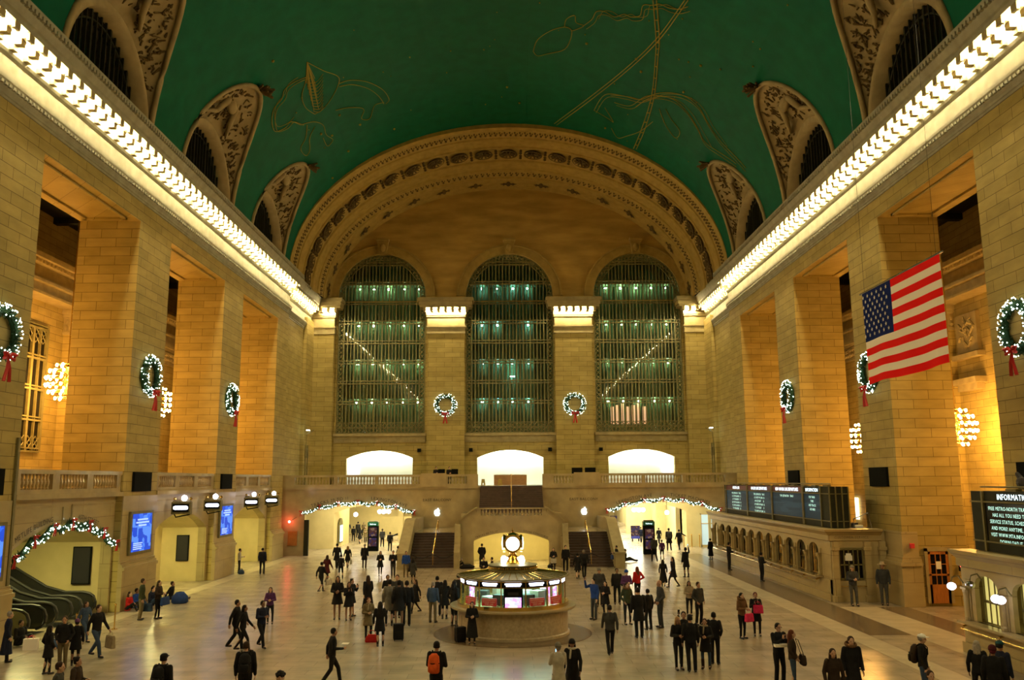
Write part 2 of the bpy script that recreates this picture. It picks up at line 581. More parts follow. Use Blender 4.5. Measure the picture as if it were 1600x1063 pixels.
# cornice bulbs: each one a lamp of its own
def bulb_mesh():
    mb = MB()
    mb.ell((0, 0, 0), 0.085, 0.085, 0.10, 8, 5)
    o = mb.build('light_bulb', 'bulb', None, True)
    return o
bulb0 = bulb_mesh()
_first = [True]
def put_bulb(x, y, z, label, group):
    if _first[0]:
        o = bulb0
        _first[0] = False
    else:
        o = bulb0.copy()
        col.objects.link(o)
    o.location = (x, y, z)
    tag(o, label, 'light bulb', group)
for s, nm in ((-1, 'left'), (1, 'right')):
    for i, y in enumerate(YS):
        off = 0 if i < 80 else 0.45
        if y + 0.46 > YE - 1.2:
            continue
        put_bulb(s * (W + off - 0.52), y + (0.465 if i < 80 else 0.36), 21.93, 'bare bulb under the %s side cornice, %s counted from the far end wall' % (nm, ordinal(len(YS) - i)), 'bulbs under the %s side cornice' % nm)

# ------------------------------------------------------------------ end wall, windows and pilasters
WX = (-12.2, 0.04, 12.33)
WR = 4.2
SILL = 10.35
SPR = 23.5
mb = MB()
outer = [(-18.85, 5.3), (18.85, 5.3), (18.85, 23)] + arc(0, Z0, 18.0, 12.6, 0, PI, 40) + [(-18.85, 23)]
holes = []
for cx in WX:
    holes.append([(cx - WR, SILL), (cx + WR, SILL)] + arc(cx, SPR, WR, WR, 0, PI, 24))
for cx in WX:
    holes.append(seg_arch(cx - 3.1, cx + 3.1, 5.52, 8.05, 8.75))
mb.poly(outer, holes, FY(YE), 0.6)
struct('wall_back', mb, 'limestone')
mb = MB()                                                   # plain plaster tympanum over the windows
holes = [[(cx - WR, Z0 + 0.1), (cx + WR, Z0 + 0.1)] + arc(cx, SPR, WR, WR, 0, PI, 24) for cx in WX]
mb.poly([(-17.2, Z0 + 0.05), (17.2, Z0 + 0.05)] + arc(0, Z0 + 0.05, 17.2, 11.6, 0, PI, 40)[1:-1], holes, FY(YE - 0.06), 0.05)
trim(mb, 'tympanum_stone')
mb = MB()                                                   # archivolts and keystones
for cx in WX:
    for (r0, r1, p) in ((WR, WR + 0.75, 0.16), (WR + 0.75, WR + 0.9, 0.26)):
        o_ = arc(cx, SPR, r1, r1, 0, PI, 28)
        i_ = arc(cx, SPR, r0, r0, PI, 0, 28)
        mb.poly(o_ + i_, [], FY(YE - p), p)
    mb.poly([(cx - 0.35, SPR + WR - 0.1), (cx + 0.35, SPR + WR - 0.1), (cx + 0.55, SPR + WR + 1.2), (cx - 0.55, SPR + WR + 1.2)], [], FY(YE - 0.5), 0.5)
    mb.box(cx - 0.6, cx + 0.6, YE - 0.65, YE, SPR + WR + 1.2, SPR + WR + 1.42)
    mb.ell((cx, YE - 0.5, SPR + WR + 0.5), 0.28, 0.2, 0.42)
trim(mb, 'arch_stone')
mb = MB()                                                   # sills and carved band below the windows
for cx in WX:
    mb.box(cx - WR - 0.15, cx + WR + 0.15, YE - 0.3, YE + 0.3, SILL - 0.25, SILL)
    mb.box(cx - WR - 0.1, cx + WR + 0.1, YE - 0.12, YE, SILL - 0.85, SILL - 0.25)
    for i in range(34):
        mb.box(cx - WR + 0.05 + i * 0.25, cx - WR + 0.2 + i * 0.25, YE - 0.17, YE - 0.1, SILL - 0.78, SILL - 0.55)
trim(mb, 'trim_stone')

def pilaster(x0, x1, label_c):
    """pilaster with an entablature block and its row of bulbs"""
    mb = MB()
    mb.box(x0, x1, YE - 0.6, YE, 5.5, 20.0)
    mb.box(x0 - 0.0, x1 + 0.0, YE - 0.72, YE, 5.5, 6.2)
    trim(mb, 'limestone')
    mb = MB()
    for (z0, z1, p) in ((19.75, 19.95, 0.72), (19.95, 20.35, 0.68), (20.35, 20.5, 0.8), (20.5, 21.35, 0.64), (21.35, 21.5, 0.75), (21.5, 22.15, 0.8), (22.15, 22.35, 1.5), (22.35, 22.7, 1.62), (22.7, 23.05, 1.78)):
        e = max(0, p - 0.6) * 0.75
        mb.box(max(x0 - e, -18.8), min(x1 + e, 18.8), YE - p, YE, z0, z1)
    n = max(2, int(round((x1 - x0 + 0.5) / 0.68)))
    for i in range(n + 1):
        x = x0 - 0.25 + (x1 - x0 + 0.5) * i / n
        if abs(x) < 18.3:
            mb.box(x - 0.12, x + 0.12, YE - 1.45, YE - 0.8, 21.78, 22.16)
    trim(mb, 'trim_stone')
    xs = [x0 - 0.25 + (x1 - x0 + 0.5) * (i + 0.5) / n for i in range(n)]
    for j_, x in enumerate(xs):
        if abs(x) < 17.9:
            put_bulb(x, YE - 1.12, 21.88, '%s bulb from the left on the %s' % (ordinal(j_ + 1), label_c), 'bulbs under the %s' % label_c)
pilaster(-7.75, -4.25, 'pilaster left of the middle window')
pilaster(4.35, 7.85, 'pilaster right of the middle window')
pilaster(-18.85, -16.65, 'corner pilaster at the left end')
pilaster(16.75, 18.85, 'corner pilaster at the right end')

# grilles of the three big windows
for wi, cx in enumerate(WX):
    mb = MB()
    y0, y1 = YE + 0.18, YE + 0.30
    def chord(u, rr=WR):
        t = abs(u - cx)
        return SPR + math.sqrt(max(0, rr * rr - t * t))
    n = 22
    for i in range(n + 1):                                  # upright bars, every fourth one heavy
        x = cx - 3.62 + 7.24 * i / n
        h = 0.055 if i % 2 else 0.035
        mb.box(x - h, x + h, y0, y1, SILL, chord(x) - 0.1)
    z = SILL + 2.75
    while z < SPR + WR - 0.4:                               # paired cross bars
        hw = WR if z < SPR else math.sqrt(max(0.01, WR * WR - (z - SPR) ** 2))
        mb.box(cx - hw, cx + hw, y0 - 0.05, y1 + 0.05, z, z + 0.10)
        mb.box(cx - hw, cx + hw, y0 - 0.05, y1 + 0.05, z + 0.26, z + 0.36)
        z += 1.93
    for sx in (-1, 1):                                      # ornamental side strips
        for t in (3.62, 4.12):
            x = cx + sx * t
            mb.box(x - 0.05, x + 0.05, y0 - 0.03, y1, SILL, SPR + 0.8)
        z = SILL
        k = 0
        while z < SPR:
            a = cx + sx * 3.66; b = cx + sx * 4.08
            mb.tube([(a, y0, z), (b, y0, z + 0.42)], 0.04, 4)
            mb.tube([(b, y0, z), (a, y0, z + 0.42)], 0.04, 4)
            mb.ell(((a + b) / 2, y0, z + 0.21), 0.1, 0.05, 0.1, 6, 4)
            z += 0.42
    for t in np.linspace(0, PI, 34):                        # scrolls round the arch
        a = (cx + math.cos(t) * 3.72, y0, SPR + math.sin(t) * 3.72)
        b = (cx + math.cos(t + 0.09) * 4.15, y0, SPR + math.sin(t + 0.09) * 4.15)
        mb.tube([a, b], 0.04, 4)
        mb.ell((cx + math.cos(t) * 3.95, y0, SPR + math.sin(t) * 3.95), 0.12, 0.05, 0.12, 6, 4)
    for rr in (3.66, 4.17):
        mb.tube([(cx + math.cos(t) * rr, y0, SPR + math.sin(t) * rr) for t in np.linspace(0, PI, 40)], 0.05, 5)
    x = cx - WR                                             # lattice band at the foot
    while x < cx + WR - 0.2:
        for zz in (SILL + 0.1, SILL + 0.55):
            mb.tube([(x, y0, zz), (x + 0.42, y0, zz + 0.42)], 0.035, 4)
            mb.tube([(x + 0.42, y0, zz), (x, y0, zz + 0.42)], 0.035, 4)
        x += 0.42
    for zz in (SILL + 0.04, SILL + 0.53, SILL + 1.0):
        mb.box(cx - WR, cx + WR, y0 - 0.03, y1, zz, zz + 0.07)
    win = struct('window_%d' % (wi + 1), mb, 'grille_bronze')
    mb = MB()
    mb.add([(cx - WR, YE + 0.4, SILL), (cx + WR, YE + 0.4, SILL)] + [(p[0], YE + 0.4, p[1]) for p in arc(cx, SPR, WR, WR, 0, PI, 24)], [tuple(range(27))])
    mb.build('pane', 'glass', win)
# glass corridors behind the windows: floors, mullions and small lamps at each level
mb = MB()
mb.box(-18, 18, YE + 3.2, YE + 3.4, 9.5, 32)
struct('wall_outer', mb, 'window_back')
mb = MB()
for z in (10.2, 13.9, 17.7, 21.5, 25.2, 29):
    mb.box(-17.5, 17.5, YE + 1.6, YE + 3.2, z - 0.12, z)
for i in range(96):
    x = -17.2 + i * 0.362
    mb.box(x - 0.05, x + 0.05, YE + 3.02, YE + 3.2, 10, 30)
for i in range(24):
    x = -17.2 + i * 1.5
    mb.box(x - 0.1, x + 0.1, YE + 2.9, YE + 3.2, 10, 30)
trim(mb, 'window_back')
lamp = None
for z in (13.5, 17.3, 21.1, 24.8):
    for wi, cx in enumerate(WX):
        xs = [cx - 2.7 + 1.5 * i for i in range(4 if wi == 1 else 5)]
        for x in xs:
            if wi == 1 and rnd.random() < 0.15:
                continue
            if lamp is None:
                lamp = MB().box(-0.13, 0.13, -0.05, 0.05, -0.06, 0.06).build('corridor_lamp', 'catwalk_light')
                lampb = MB().box(-0.13, 0.13, -0.05, 0.05, -0.06, 0.06).build('corridor_lamp', 'catwalk_blue')
                o = lamp
            else:
                o = (lampb if wi == 1 else lamp).copy()
                col.objects.link(o)
            o.location = (x + rnd.uniform(-0.05, 0.05), YE + 2.55, z)
            o.scale = (rnd.uniform(0.4, 0.8), 1, rnd.uniform(0.6, 1.4))
            wn = ('left', 'middle', 'right')[wi]
            tag(o, 'small greenish lamp behind the %s tall window, %s row from below, %s from the left' % (wn, ordinal(int(round((z - 13.5) / 3.77)) + 1), ordinal(xs.index(x) + 1)), 'lamp', 'corridor lamps behind the %s tall window' % wn)
lampb.location = (0.3, YE + 2.55, 16.0)
lampb.scale = (1.6, 1, 0.7)
tag(lampb, 'lone bluish lamp halfway up behind the middle tall window', 'lamp')
mb = MB()
for i in range(7):
    mb.box(9.9 + i * 0.52, 10.22 + i * 0.52, YE + 2.92, YE + 3.0, 11.3, 13.0 + (i % 3) * 0.15)
o = mb.build('lit_window', 'orange_light')
tag(o, 'orange lit panes low behind the right tall window', 'lit window')
o.data.materials[0] = mat('orange_pane', (1, 0.5, 0.3), 0.4, emit=0.8, ecol=(1.0, 0.50, 0.30))

# ------------------------------------------------------------------ end arch: stepped soffit with carved bands
def arch_pt(t, y, k, d=0.0):
    """point on the end arch; k 0 (front) to 1 (tympanum), d pushes inwards"""
    a = (18.25 + (17.1 - 18.25) * k) - d
    b = (12.75 + (11.3 - 12.75) * k) - d
    return (a * math.cos(t), y, Z0 + b * math.sin(t))
prof = [(69.0, 0, -0.45), (69.0, 0, 0.10), (69.35, 0.02, 0.16), (69.5, 0.03, 0.05), (69.6, 0.04, 0.02), (70.9, 0.14, 0.02), (70.95, 0.15, 0.12), (71.1, 0.16, 0.12), (71.15, 0.17, 0.0), (72.4, 0.28, 0.0), (72.45, 0.3, 0.1), (72.6, 0.31, 0.1), (72.65, 0.32, -0.05), (75.0, 0.50, -0.05), (75.05, 0.5, 0.1), (75.2, 0.52, 0.1), (75.25, 0.53, 0.0), (76.6, 0.64, 0.0), (76.65, 0.65, 0.1), (76.9, 0.66, 0.16), (77.0, 0.67, 0.02), (78.2, 0.77, 0.02), (78.25, 0.78, 0.12), (78.45, 0.79, 0.12), (78.5, 0.8, 0.0), (81.1, 1.0, 0.0)]
NT = 72
rings = []
for y, k, d in prof:
    rings.append([arch_pt(PI * i / NT, y, k, d) for i in range(NT + 1)])
mb = MB()
mb.loft(rings, caps=False, closed=False)
trim(mb, 'arch_stone', False)
mb = MB()                                           # leaf bands
def band(y0, y1, k, n, sc_):
    for i in range(n):
        t = PI * (i + 0.5) / n
        p = Vector(arch_pt(t, (y0 + y1) / 2, k, 0.03))
        tang = Vector((-math.sin(t), 0, math.cos(t)))
        nrm = Vector((math.cos(t), 0, math.sin(t)))
        m4 = Matrix((tang, Vector((0, 1, 0)), nrm)).transposed().to_4x4()
        m4.translation = p
        dy = (y1 - y0) / 2
        mb.ell((0, dy * 0.45, 0), 0.13 * sc_, dy * 0.45, 0.07, 6, 4, m4)
        mb.ell((0.1 * sc_, -dy * 0.4, 0), 0.09 * sc_, dy * 0.35, 0.06, 6, 4, m4)
        mb.ell((-0.14 * sc_, -dy * 0.1, 0), 0.06 * sc_, dy * 0.3, 0.05, 6, 4, m4)
band(69.7, 70.8, 0.09, 130, 0.9)
band(77.05, 78.15, 0.72, 100, 0.9)
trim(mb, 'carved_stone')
mb = MB()                                           # rosettes and crosses
NRO = 25
for i in range(NRO):
    t = PI * (i + 0.5) / NRO
    p = Vector(arch_pt(t, 73.8, 0.41, 0.0))
    tang = Vector((-math.sin(t), 0, math.cos(t)))
    nrm = Vector((-math.cos(t), 0, -math.sin(t)))
    m4 = Matrix((tang, Vector((0, 1, 0)), nrm)).transposed().to_4x4()
    m4.translation = p
    mb.lathe([(0.78, -0.05), (0.84, 0.06), (0.74, 0.1), (0.68, -0.02), (0.68, -0.05)], 0, 0, 0, 20, 1, 1.15, m4)
    for j in range(10):
        a = 2 * PI * j / 10
        mb.cap(m4 @ Vector((0.2 * math.cos(a), 0.22 * math.sin(a), 0.03)), 0.04, m4 @ Vector((0.56 * math.cos(a), 0.62 * math.sin(a), 0.03)), 0.09, 6)
    mb.ell((0, 0, 0.05), 0.16, 0.16, 0.1, 8, 4, m4)
    t2 = t + PI / NRO / 2
    for q in (-0.75, -0.3, 0.3, 0.75):              # scrolls between rosettes
        p2 = Vector(arch_pt(PI * (i + 1) / NRO, 73.8 + q, 0.41 + q * 0.02, 0.02))
        mb.ell(p2, 0.14, 0.14, 0.14, 6, 4)
NC = 17
for i in range(NC):
    t = PI * (i + 0.5) / NC
    p = Vector(arch_pt(t, 79.7, 0.9, 0.02))
    tang = Vector((-math.sin(t), 0, math.cos(t)))
    nrm = Vector((-math.cos(t), 0, -math.sin(t)))
    m4 = Matrix((tang, Vector((0, 1, 0)), nrm)).transposed().to_4x4()
    m4.translation = p
    mb.ell((0, 0, 0.0), 0.85, 0.16, 0.08, 8, 4, m4)
    mb.ell((0, 0, 0.0), 0.22, 0.75, 0.08, 8, 4, m4)
    mb.ell((0.45, 0, 0.03), 0.12, 0.3, 0.08, 6, 4, m4)
    mb.ell((-0.45, 0, 0.03), 0.12, 0.3, 0.08, 6, 4, m4)
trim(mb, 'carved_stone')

# ------------------------------------------------------------------ vault with lunettes
BAYC = [(O0[k] + O1[k]) / 2 for k in range(5)]
SR, SH = 4.35, 6.9         # half width and height of the sail outline on the vault
WA, WH = 3.95, 4.3         # lunette window
def vx(z):
    return VA * math.sqrt(max(0, 1 - ((z - Z0) / VB) ** 2))
NP = 16
mb = MB()
phis_low = [math.asin(min(1, SH * (1 - (1 - i / NP) ** 1.6) / VB)) for i in range(NP + 1)]
phi_tip = phis_low[-1]
def sail_w(z):
    q = min(1, max(0, (z - Z0) / SH))
    return SR * (1 - q ** 2.3) ** (1 / 2.0)
for s in (-1, 1):
    for k in range(5):
        yc = BAYC[k]
        ya, yb = yc - 6.45, yc + 6.45
        if k == 0:
            yb = YR
        if k == 4:
            ya = -5
        for side_ in (0, 1):
            rows = []
            for ph in phis_low:
                z = Z0 + VB * math.sin(ph)
                x = s * VA * math.cos(ph)
                wv = sail_w(z)
                e = ya if side_ == 0 else yb
                tgt = yc - wv if side_ == 0 else yc + wv
                rows.append([(x, e + (tgt - e) * j / 4, z) for j in range(5)])
            mb.loft(rows, caps=False, closed=False)
NV = 26
for k in range(NV):
    a0 = phi_tip + (PI - 2 * phi_tip) * k / NV
    a1 = phi_tip + (PI - 2 * phi_tip) * (k + 1) / NV
    for (ya, yb) in [(-5, 20), (20, 45), (45, YR)]:
        mb.quad((VA * math.cos(a0), ya, Z0 + VB * math.sin(a0)), (VA * math.cos(a1), ya, Z0 + VB * math.sin(a1)), (VA * math.cos(a1), yb, Z0 + VB * math.sin(a1)), (VA * math.cos(a0), yb, Z0 + VB * math.sin(a0)))
struct('ceiling', mb, 'ceiling_green', True)
mb = MB()
mb.poly([(-30, 0), (30, 0), (30, 40), (-30, 40)], [], FY(-5.2), 0.2)
struct('wall_front', mb, 'limestone')

def sail(s, yc, seed):
    """one lunette: flaring plaster sail, rim, reliefs, finial and the dark window in it"""
    rr = random.Random(seed)
    N = 28
    def bp(i):
        t = PI * i / N
        z = Z0 + SH * (math.sin(t) ** 0.95 if 0 < i < N else 0)
        w_ = sail_w(z)
        y = yc + (w_ if t <= PI / 2 else -w_) * (1 if abs(math.cos(t)) > 1e-6 else 0)
        if i == N // 2:
            y = yc
        return Vector((s * vx(z), y, z))
    def wp(i):
        t = PI * i / N
        return Vector((s * 18.95, yc + WA * math.cos(t), Z0 + WH * math.sin(t)))
    rows = []
    for j in range(7):
        q = j / 6
        row = []
        for i in range(N + 1):
            a = wp(i); b = bp(i)
            p = a.lerp(b, q)
            p.z += 0.35 * math.sin(PI * q) * math.sin(PI * i / N)
            row.append(tuple(p))
        rows.append(row)
    mb = MB()
    mb.loft(rows, caps=False, closed=False)
    base = trim(mb, 'sail_plaster', True)
    mb = MB()
    pts = [bp(i) for i in range(N + 1)]
    mb.tube([(p.x - s * 0.02, p.y, p.z - 0.05) for p in pts], 0.15, 6)
    pts = [wp(i) - Vector((s * 0.45, 0, 0)) for i in range(N + 1)]
    ring = [wp(i) for i in range(N + 1)]
    ctr = Vector((s * 18.75, yc, Z0))
    outer_ = [ctr + (p - ctr) * 1.09 for p in pts]
    outer_ = [Vector((s * 18.2, q_.y, q_.z)) for q_ in outer_]
    inner_ = [Vector((s * 18.2, q_.y, q_.z)) for q_ in pts]
    mb.loft([[tuple(p) for p in outer_], [tuple(p) for p in inner_], [tuple(p) for p in ring]], caps=False, closed=False)
    trim(mb, 'sail_plaster', True)
    mb = MB()                                    # reliefs on the sail
    for n_ in range(300):
        i = rr.uniform(3, N - 3)
        q = rr.uniform(0.25, 0.86)
        i0 = int(i)
        a = wp(i0).lerp(wp(i0 + 1), i - i0); b = bp(i0).lerp(bp(i0 + 1), i - i0)
        p = a.lerp(b, q)
        p.z += 0.35 * math.sin(PI * q) * math.sin(PI * i / N) - 0.03
        dirv = (b - a).normalized()
        tv = Vector((rr.uniform(-0.3, 0.3), rr.uniform(-1, 1), rr.uniform(-1, 1)))
        dd = (dirv * rr.uniform(-1, 1) + tv * 0.6)
        L = rr.uniform(0.12, 0.55)
        mb.cap(p - dd * L * 0.5, rr.uniform(0.02, 0.06), p + dd * L * 0.5, rr.uniform(0.03, 0.09), 5)
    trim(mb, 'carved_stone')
    mb = MB()                                    # standing figure forms and shield in the same plaster
    c = wp(N // 2).lerp(bp(N // 2), 0.55)
    mb.ell((c.x, c.y, c.z + 0.1), 0.3, 0.55, 0.5, 10, 6)
    for dy in (-1, 1):
        mb.cap((c.x, yc + dy * 0.7, c.z + 0.15), 0.22, (c.x + s * 0.5, yc + dy * 1.15, c.z - 0.7), 0.16, 8)
        mb.cap((c.x + s * 0.5, yc + dy * 1.15, c.z - 0.7), 0.15, (c.x + s * 0.9, yc + dy * 1.9, c.z - 1.0), 0.1, 8)
        mb.ell((c.x - s * 0.1, yc + dy * 0.62, c.z + 0.42), 0.16, 0.17, 0.2, 8, 5)
    trim(mb, 'sail_plaster', True)
    mb = MB()                                    # leafy finial at the tip
    tip = bp(N // 2)
    for n_ in range(14):
        a = rr.uniform(-1.2, 1.2)
        mb.cap(tip, 0.07, tip + Vector((-s * (0.7 + 0.3 * rr.random()) * math.cos(a), 0.75 * math.sin(a), 0.25 * rr.uniform(-1, 1) - 0.1)), 0.09, 5)
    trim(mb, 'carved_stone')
    mb = MB()                                    # grille of the lunette window
    X = s * 18.9
    for i in range(17):
        y = yc - WA + 2 * WA * (i + 0.5) / 17
        h = WH * math.sqrt(max(0, 1 - ((y - yc) / WA) ** 2))
        hw = 0.06 if i % 4 == 2 else 0.03
        mb.box(min(X, X - s * 0.12), max(X, X - s * 0.12), y - hw, y + hw, Z0 - 0.5, Z0 + h)
    for z in (Z0 + 1.4, Z0 + 1.62):
        hw = WA * math.sqrt(max(0, 1 - ((z - Z0) / WH) ** 2))
        mb.box(min(X, X - s * 0.14), max(X, X - s * 0.14), yc - hw, yc + hw, z, z + 0.07)
    mb.tube([(X - s * 0.06, yc + (WA - 0.45) * math.cos(t), Z0 + (WH - 0.45) * math.sin(t)) for t in np.linspace(0, PI, 24)], 0.05, 5)
    global _win
    _win += 1
    wo = struct('window_%d' % _win, mb, 'dark_bronze')
    mb = MB()
    pts = [(s * 18.97, yc + (WA + .1) * math.cos(t), Z0 + (WH + .1) * math.sin(t)) for t in np.linspace(0, PI, 24)]
    mb.add([(s * 18.97, yc + WA, Z0 - 0.6)] + pts + [(s * 18.97, yc - WA, Z0 - 0.6)], [tuple(range(26))])
    mb.build('pane', 'black_gloss', wo)
_win = 3
for s in (-1, 1):
    for k in range(4):
        sail(s, BAYC[k], 10 * k + s)

# gold drawings and stars on the vault: generic winged beast, ribbon and bands
def onvault(u, y, d=0.04):
    """u = angle from the crown (radians, + right)"""
    ph = PI / 2 - u
    return ((VA - d) * math.cos(ph), y, Z0 + (VB - d) * math.sin(ph))
mb = MB()
def gl(pts, r_=0.045):
    n = 6
    dense = []
    P_ = [pts[0]] + list(pts) + [pts[-1]]
    for i in range(1, len(P_) - 2):                  # smooth curve through the points
        p0, p1, p2, p3 = P_[i - 1], P_[i], P_[i + 1], P_[i + 2]
        for j in range(n):
            t = j / n
            q = [0.5 * (2 * p1[c] + (p2[c] - p0[c]) * t + (2 * p0[c] - 5 * p1[c] + 4 * p2[c] - p3[c]) * t * t + (3 * p1[c] - p0[c] - 3 * p2[c] + p3[c]) * t ** 3) for c in (0, 1)]
            dense.append(onvault(*q))
    dense.append(onvault(*pts[-1]))
    mb.tube(dense, r_ * 0.75, 4)
def curl(u, y, ru, ry, a0, a1, r_=0.04, n=14):
    gl([(u + ru * math.cos(a0 + (a1 - a0) * i / n), y + ry * math.sin(a0 + (a1 - a0) * i / n)) for i in range(n + 1)], r_)
# outline strokes of the ceiling figures: angle from the crown and distance along the hall
SKY = {
    'wing_tip': [(-0.777, 50.78)],
    'wing_l': [(-0.777, 50.78), (-0.815, 52.52), (-0.862, 53.92), (-0.871, 55.51), (-0.849, 57.04)],
    'wing_r': [(-0.777, 50.78), (-0.732, 52.69), (-0.684, 54.6), (-0.74, 56.33), (-0.804, 57.14), (-0.849, 57.04)],
    'back': [(-0.693, 55.22), (-0.642, 55.57), (-0.577, 56.86), (-0.528, 58.76), (-0.514, 60.55), (-0.534, 61.05)],
    'back2': [(-0.698, 55.61), (-0.644, 56.21), (-0.586, 57.72), (-0.553, 59.47), (-0.542, 60.93)],
    'rump': [(-0.54, 60.73), (-0.585, 60.6), (-0.625, 62.24), (-0.661, 61.59), (-0.636, 60.32), (-0.696, 59.04), (-0.754, 58.37)],
    'neck': [(-0.804, 52.28), (-0.862, 51.86), (-0.914, 51.86), (-0.948, 52.52), (-1.0, 52.73), (-1.04, 53.73), (-1.053, 54.97), (-1.005, 55.68), (-0.963, 55.67), (-0.931, 56.98)],
    'belly': [(-0.931, 56.98), (-0.871, 57.85), (-0.838, 59.16), (-0.846, 60.73), (-0.829, 62.09), (-0.867, 62.44), (-0.867, 60.83)],
    'leg': [(-0.905, 57.61), (-0.942, 59.0), (-0.992, 59.71), (-0.989, 61.17), (-0.958, 61.0), (-0.925, 59.41), (-0.877, 58.6)],
    'fish': [(0.098, 56.4), (0.112, 54.77), (0.158, 53.44), (0.208, 52.75), (0.236, 53.1), (0.234, 54.54), (0.214, 55.8), (0.153, 56.61), (0.116, 57.0), (0.098, 56.4)],
    'tail': [(0.208, 52.75), (0.211, 51.77), (0.239, 51.17), (0.248, 51.98), (0.277, 52.21), (0.252, 52.85), (0.236, 53.1)],
    'ribbon': [(0.277, 52.21), (0.303, 51.25), (0.314, 50.26), (0.344, 50.06), (0.381, 50.37), (0.413, 49.79), (0.438, 49.87), (0.47, 49.4), (0.471, 48.23), (0.504, 47.9), (0.524, 47.54), (0.561, 47.55), (0.595, 47.29), (0.624, 46.65)],
    'band1': [(0.499, 47.39), (0.552, 51.29), (0.574, 53.54), (0.613, 58.75), (0.623, 64.32), (0.62, 68.62)],
    'band1b': [(0.511, 47.26), (0.564, 51.14), (0.585, 53.56), (0.624, 58.58), (0.638, 64.06), (0.634, 68.51)],
    'band2': [(0.616, 46.07), (0.565, 51.29), (0.481, 56.54), (0.354, 62.92), (0.228, 68.48)],
    'band2b': [(0.605, 46.19), (0.554, 51.26), (0.469, 56.49), (0.341, 62.8), (0.216, 68.29)],
    'rb1': [(0.385, 64.24), (0.416, 61.16), (0.498, 60.39), (0.57, 59.94), (0.64, 57.81), (0.733, 56.5), (0.819, 56.58), (0.909, 57.83), (1.018, 58.54), (1.188, 58.09)],
    'rb2': [(0.385, 64.24), (0.457, 64.97), (0.484, 65.24), (0.43, 63.27)],
    'rb3': [(0.465, 61.92), (0.538, 61.51), (0.592, 59.08), (0.686, 57.75), (0.773, 58.04), (0.868, 59.36), (0.948, 60.38), (1.131, 58.98)],
    'rb4': [(0.666, 60.04), (0.722, 61.87), (0.791, 62.88), (0.797, 61.52), (0.732, 60.5), (0.693, 59.56)],
    'rb5': [(0.484, 66.51), (0.527, 67.86), (0.569, 66.79), (0.62, 65.0), (0.66, 62.43)],
}
for k_, pts in SKY.items():
    if k_ != 'wing_tip':
        gl(pts, 0.05 if k_.startswith('band') else 0.04)
def mixp(A, B, t):
    return (A[0] + (B[0] - A[0]) * t, A[1] + (B[1] - A[1]) * t)
wt = SKY['wing_tip'][0]
for i in range(1, 12):                              # feathers
    t = i / 12
    A = mixp(SKY['wing_l'][1], SKY['wing_l'][-1], t)
    B = mixp(SKY['wing_r'][1], SKY['wing_r'][-2], t)
    C_ = mixp(A, B, 0.5)
    gl([A, (C_[0], C_[1] + 0.5), B], 0.03)
    if i % 2:
        gl([wt, A], 0.03)
        gl([wt, C_], 0.03)
for nm_ in ('neck', 'rb1', 'rb3', 'ribbon'):
    gl([(a + 0.012, b + 0.35) for a, b in SKY[nm_]], 0.03)
    gl([(a + 0.024, b - 0.2) for a, b in SKY[nm_][1:-1]], 0.025)
for i in range(len(SKY['band1']) - 1):              # rungs of the curved band
    for t in (0.2, 0.5, 0.8):
        gl([mixp(SKY['band1'][i], SKY['band1'][i + 1], t), mixp(SKY['band1b'][i], SKY['band1b'][i + 1], t)], 0.06)
for i in range(150):                                 # stars
    u = rnd.uniform(-0.95, 0.95); y = rnd.uniform(20, 68)
    p = onvault(u, y, 0.05)
    r_ = rnd.choice((0.04, 0.05, 0.06, 0.10))
    mb.ell(p, r_, r_, r_, 6, 4)
trim(mb, 'gold_line')

# ------------------------------------------------------------------ balustrades
BAL = [(0.055, 0), (0.075, 0.03), (0.05, 0.08), (0.085, 0.2), (0.09, 0.27), (0.045, 0.42), (0.05, 0.47), (0.07, 0.52), (0.07, 0.56)]
def balustrade(p0, p1, z0, m='polished_marble', posts=4, end=0.45, solid=(), h=0.95, th=0.3):
    """rail, plinth and turned balusters from p0 to p1; panels listed in solid are closed"""
    p0 = Vector((*p0, 0)); p1 = Vector((*p1, 0))
    d = (p1 - p0); L = d.length; d.normalize()
    ang = math.atan2(d.y, d.x)
    m4 = Matrix.Translation((p0.x, p0.y, z0)) @ Matrix.Rotation(ang, 4, 'Z')
    mb = MB()
    pl, rl = (0.18, 0.17) if h > 0.7 else (0.07, 0.09)
    mb.box(0, L, -th / 2, th / 2, 0, pl, m4)
    mb.box(0, L, -th / 2 - 0.04, th / 2 + 0.04, h - rl, h, m4)
    pw = 0.55
    pitch = (L - 2 * end + pw) / posts
    for k in range(posts):
        a = end + k * pitch
        b = a + pitch - pw
        if k:
            mb.box(a - pw, a, -th / 2, th / 2, pl, h - rl, m4)
        if k in solid:
            mb.box(a, b, -th / 2, th / 2, pl, h - rl, m4)
            continue
        n = max(2, int((b - a) / 0.25))
        for i in range(n):
            x = a + (b - a) * (i + 0.5) / n
            mb.lathe([(r_, z * (h - pl - rl) / 0.56) for r_, z in BAL], x, 0, pl, 8, 1, 1, m4)
    mb.box(0, end, -th / 2, th / 2, pl, h - rl, m4)
    mb.box(L - end, L, -th / 2, th / 2, pl, h - rl, m4)
    return trim(mb, m)
for k in range(3):
    balustrade((-W - 0.25, O0[k]), (-W - 0.25, O1[k]), 5.5, posts=3)

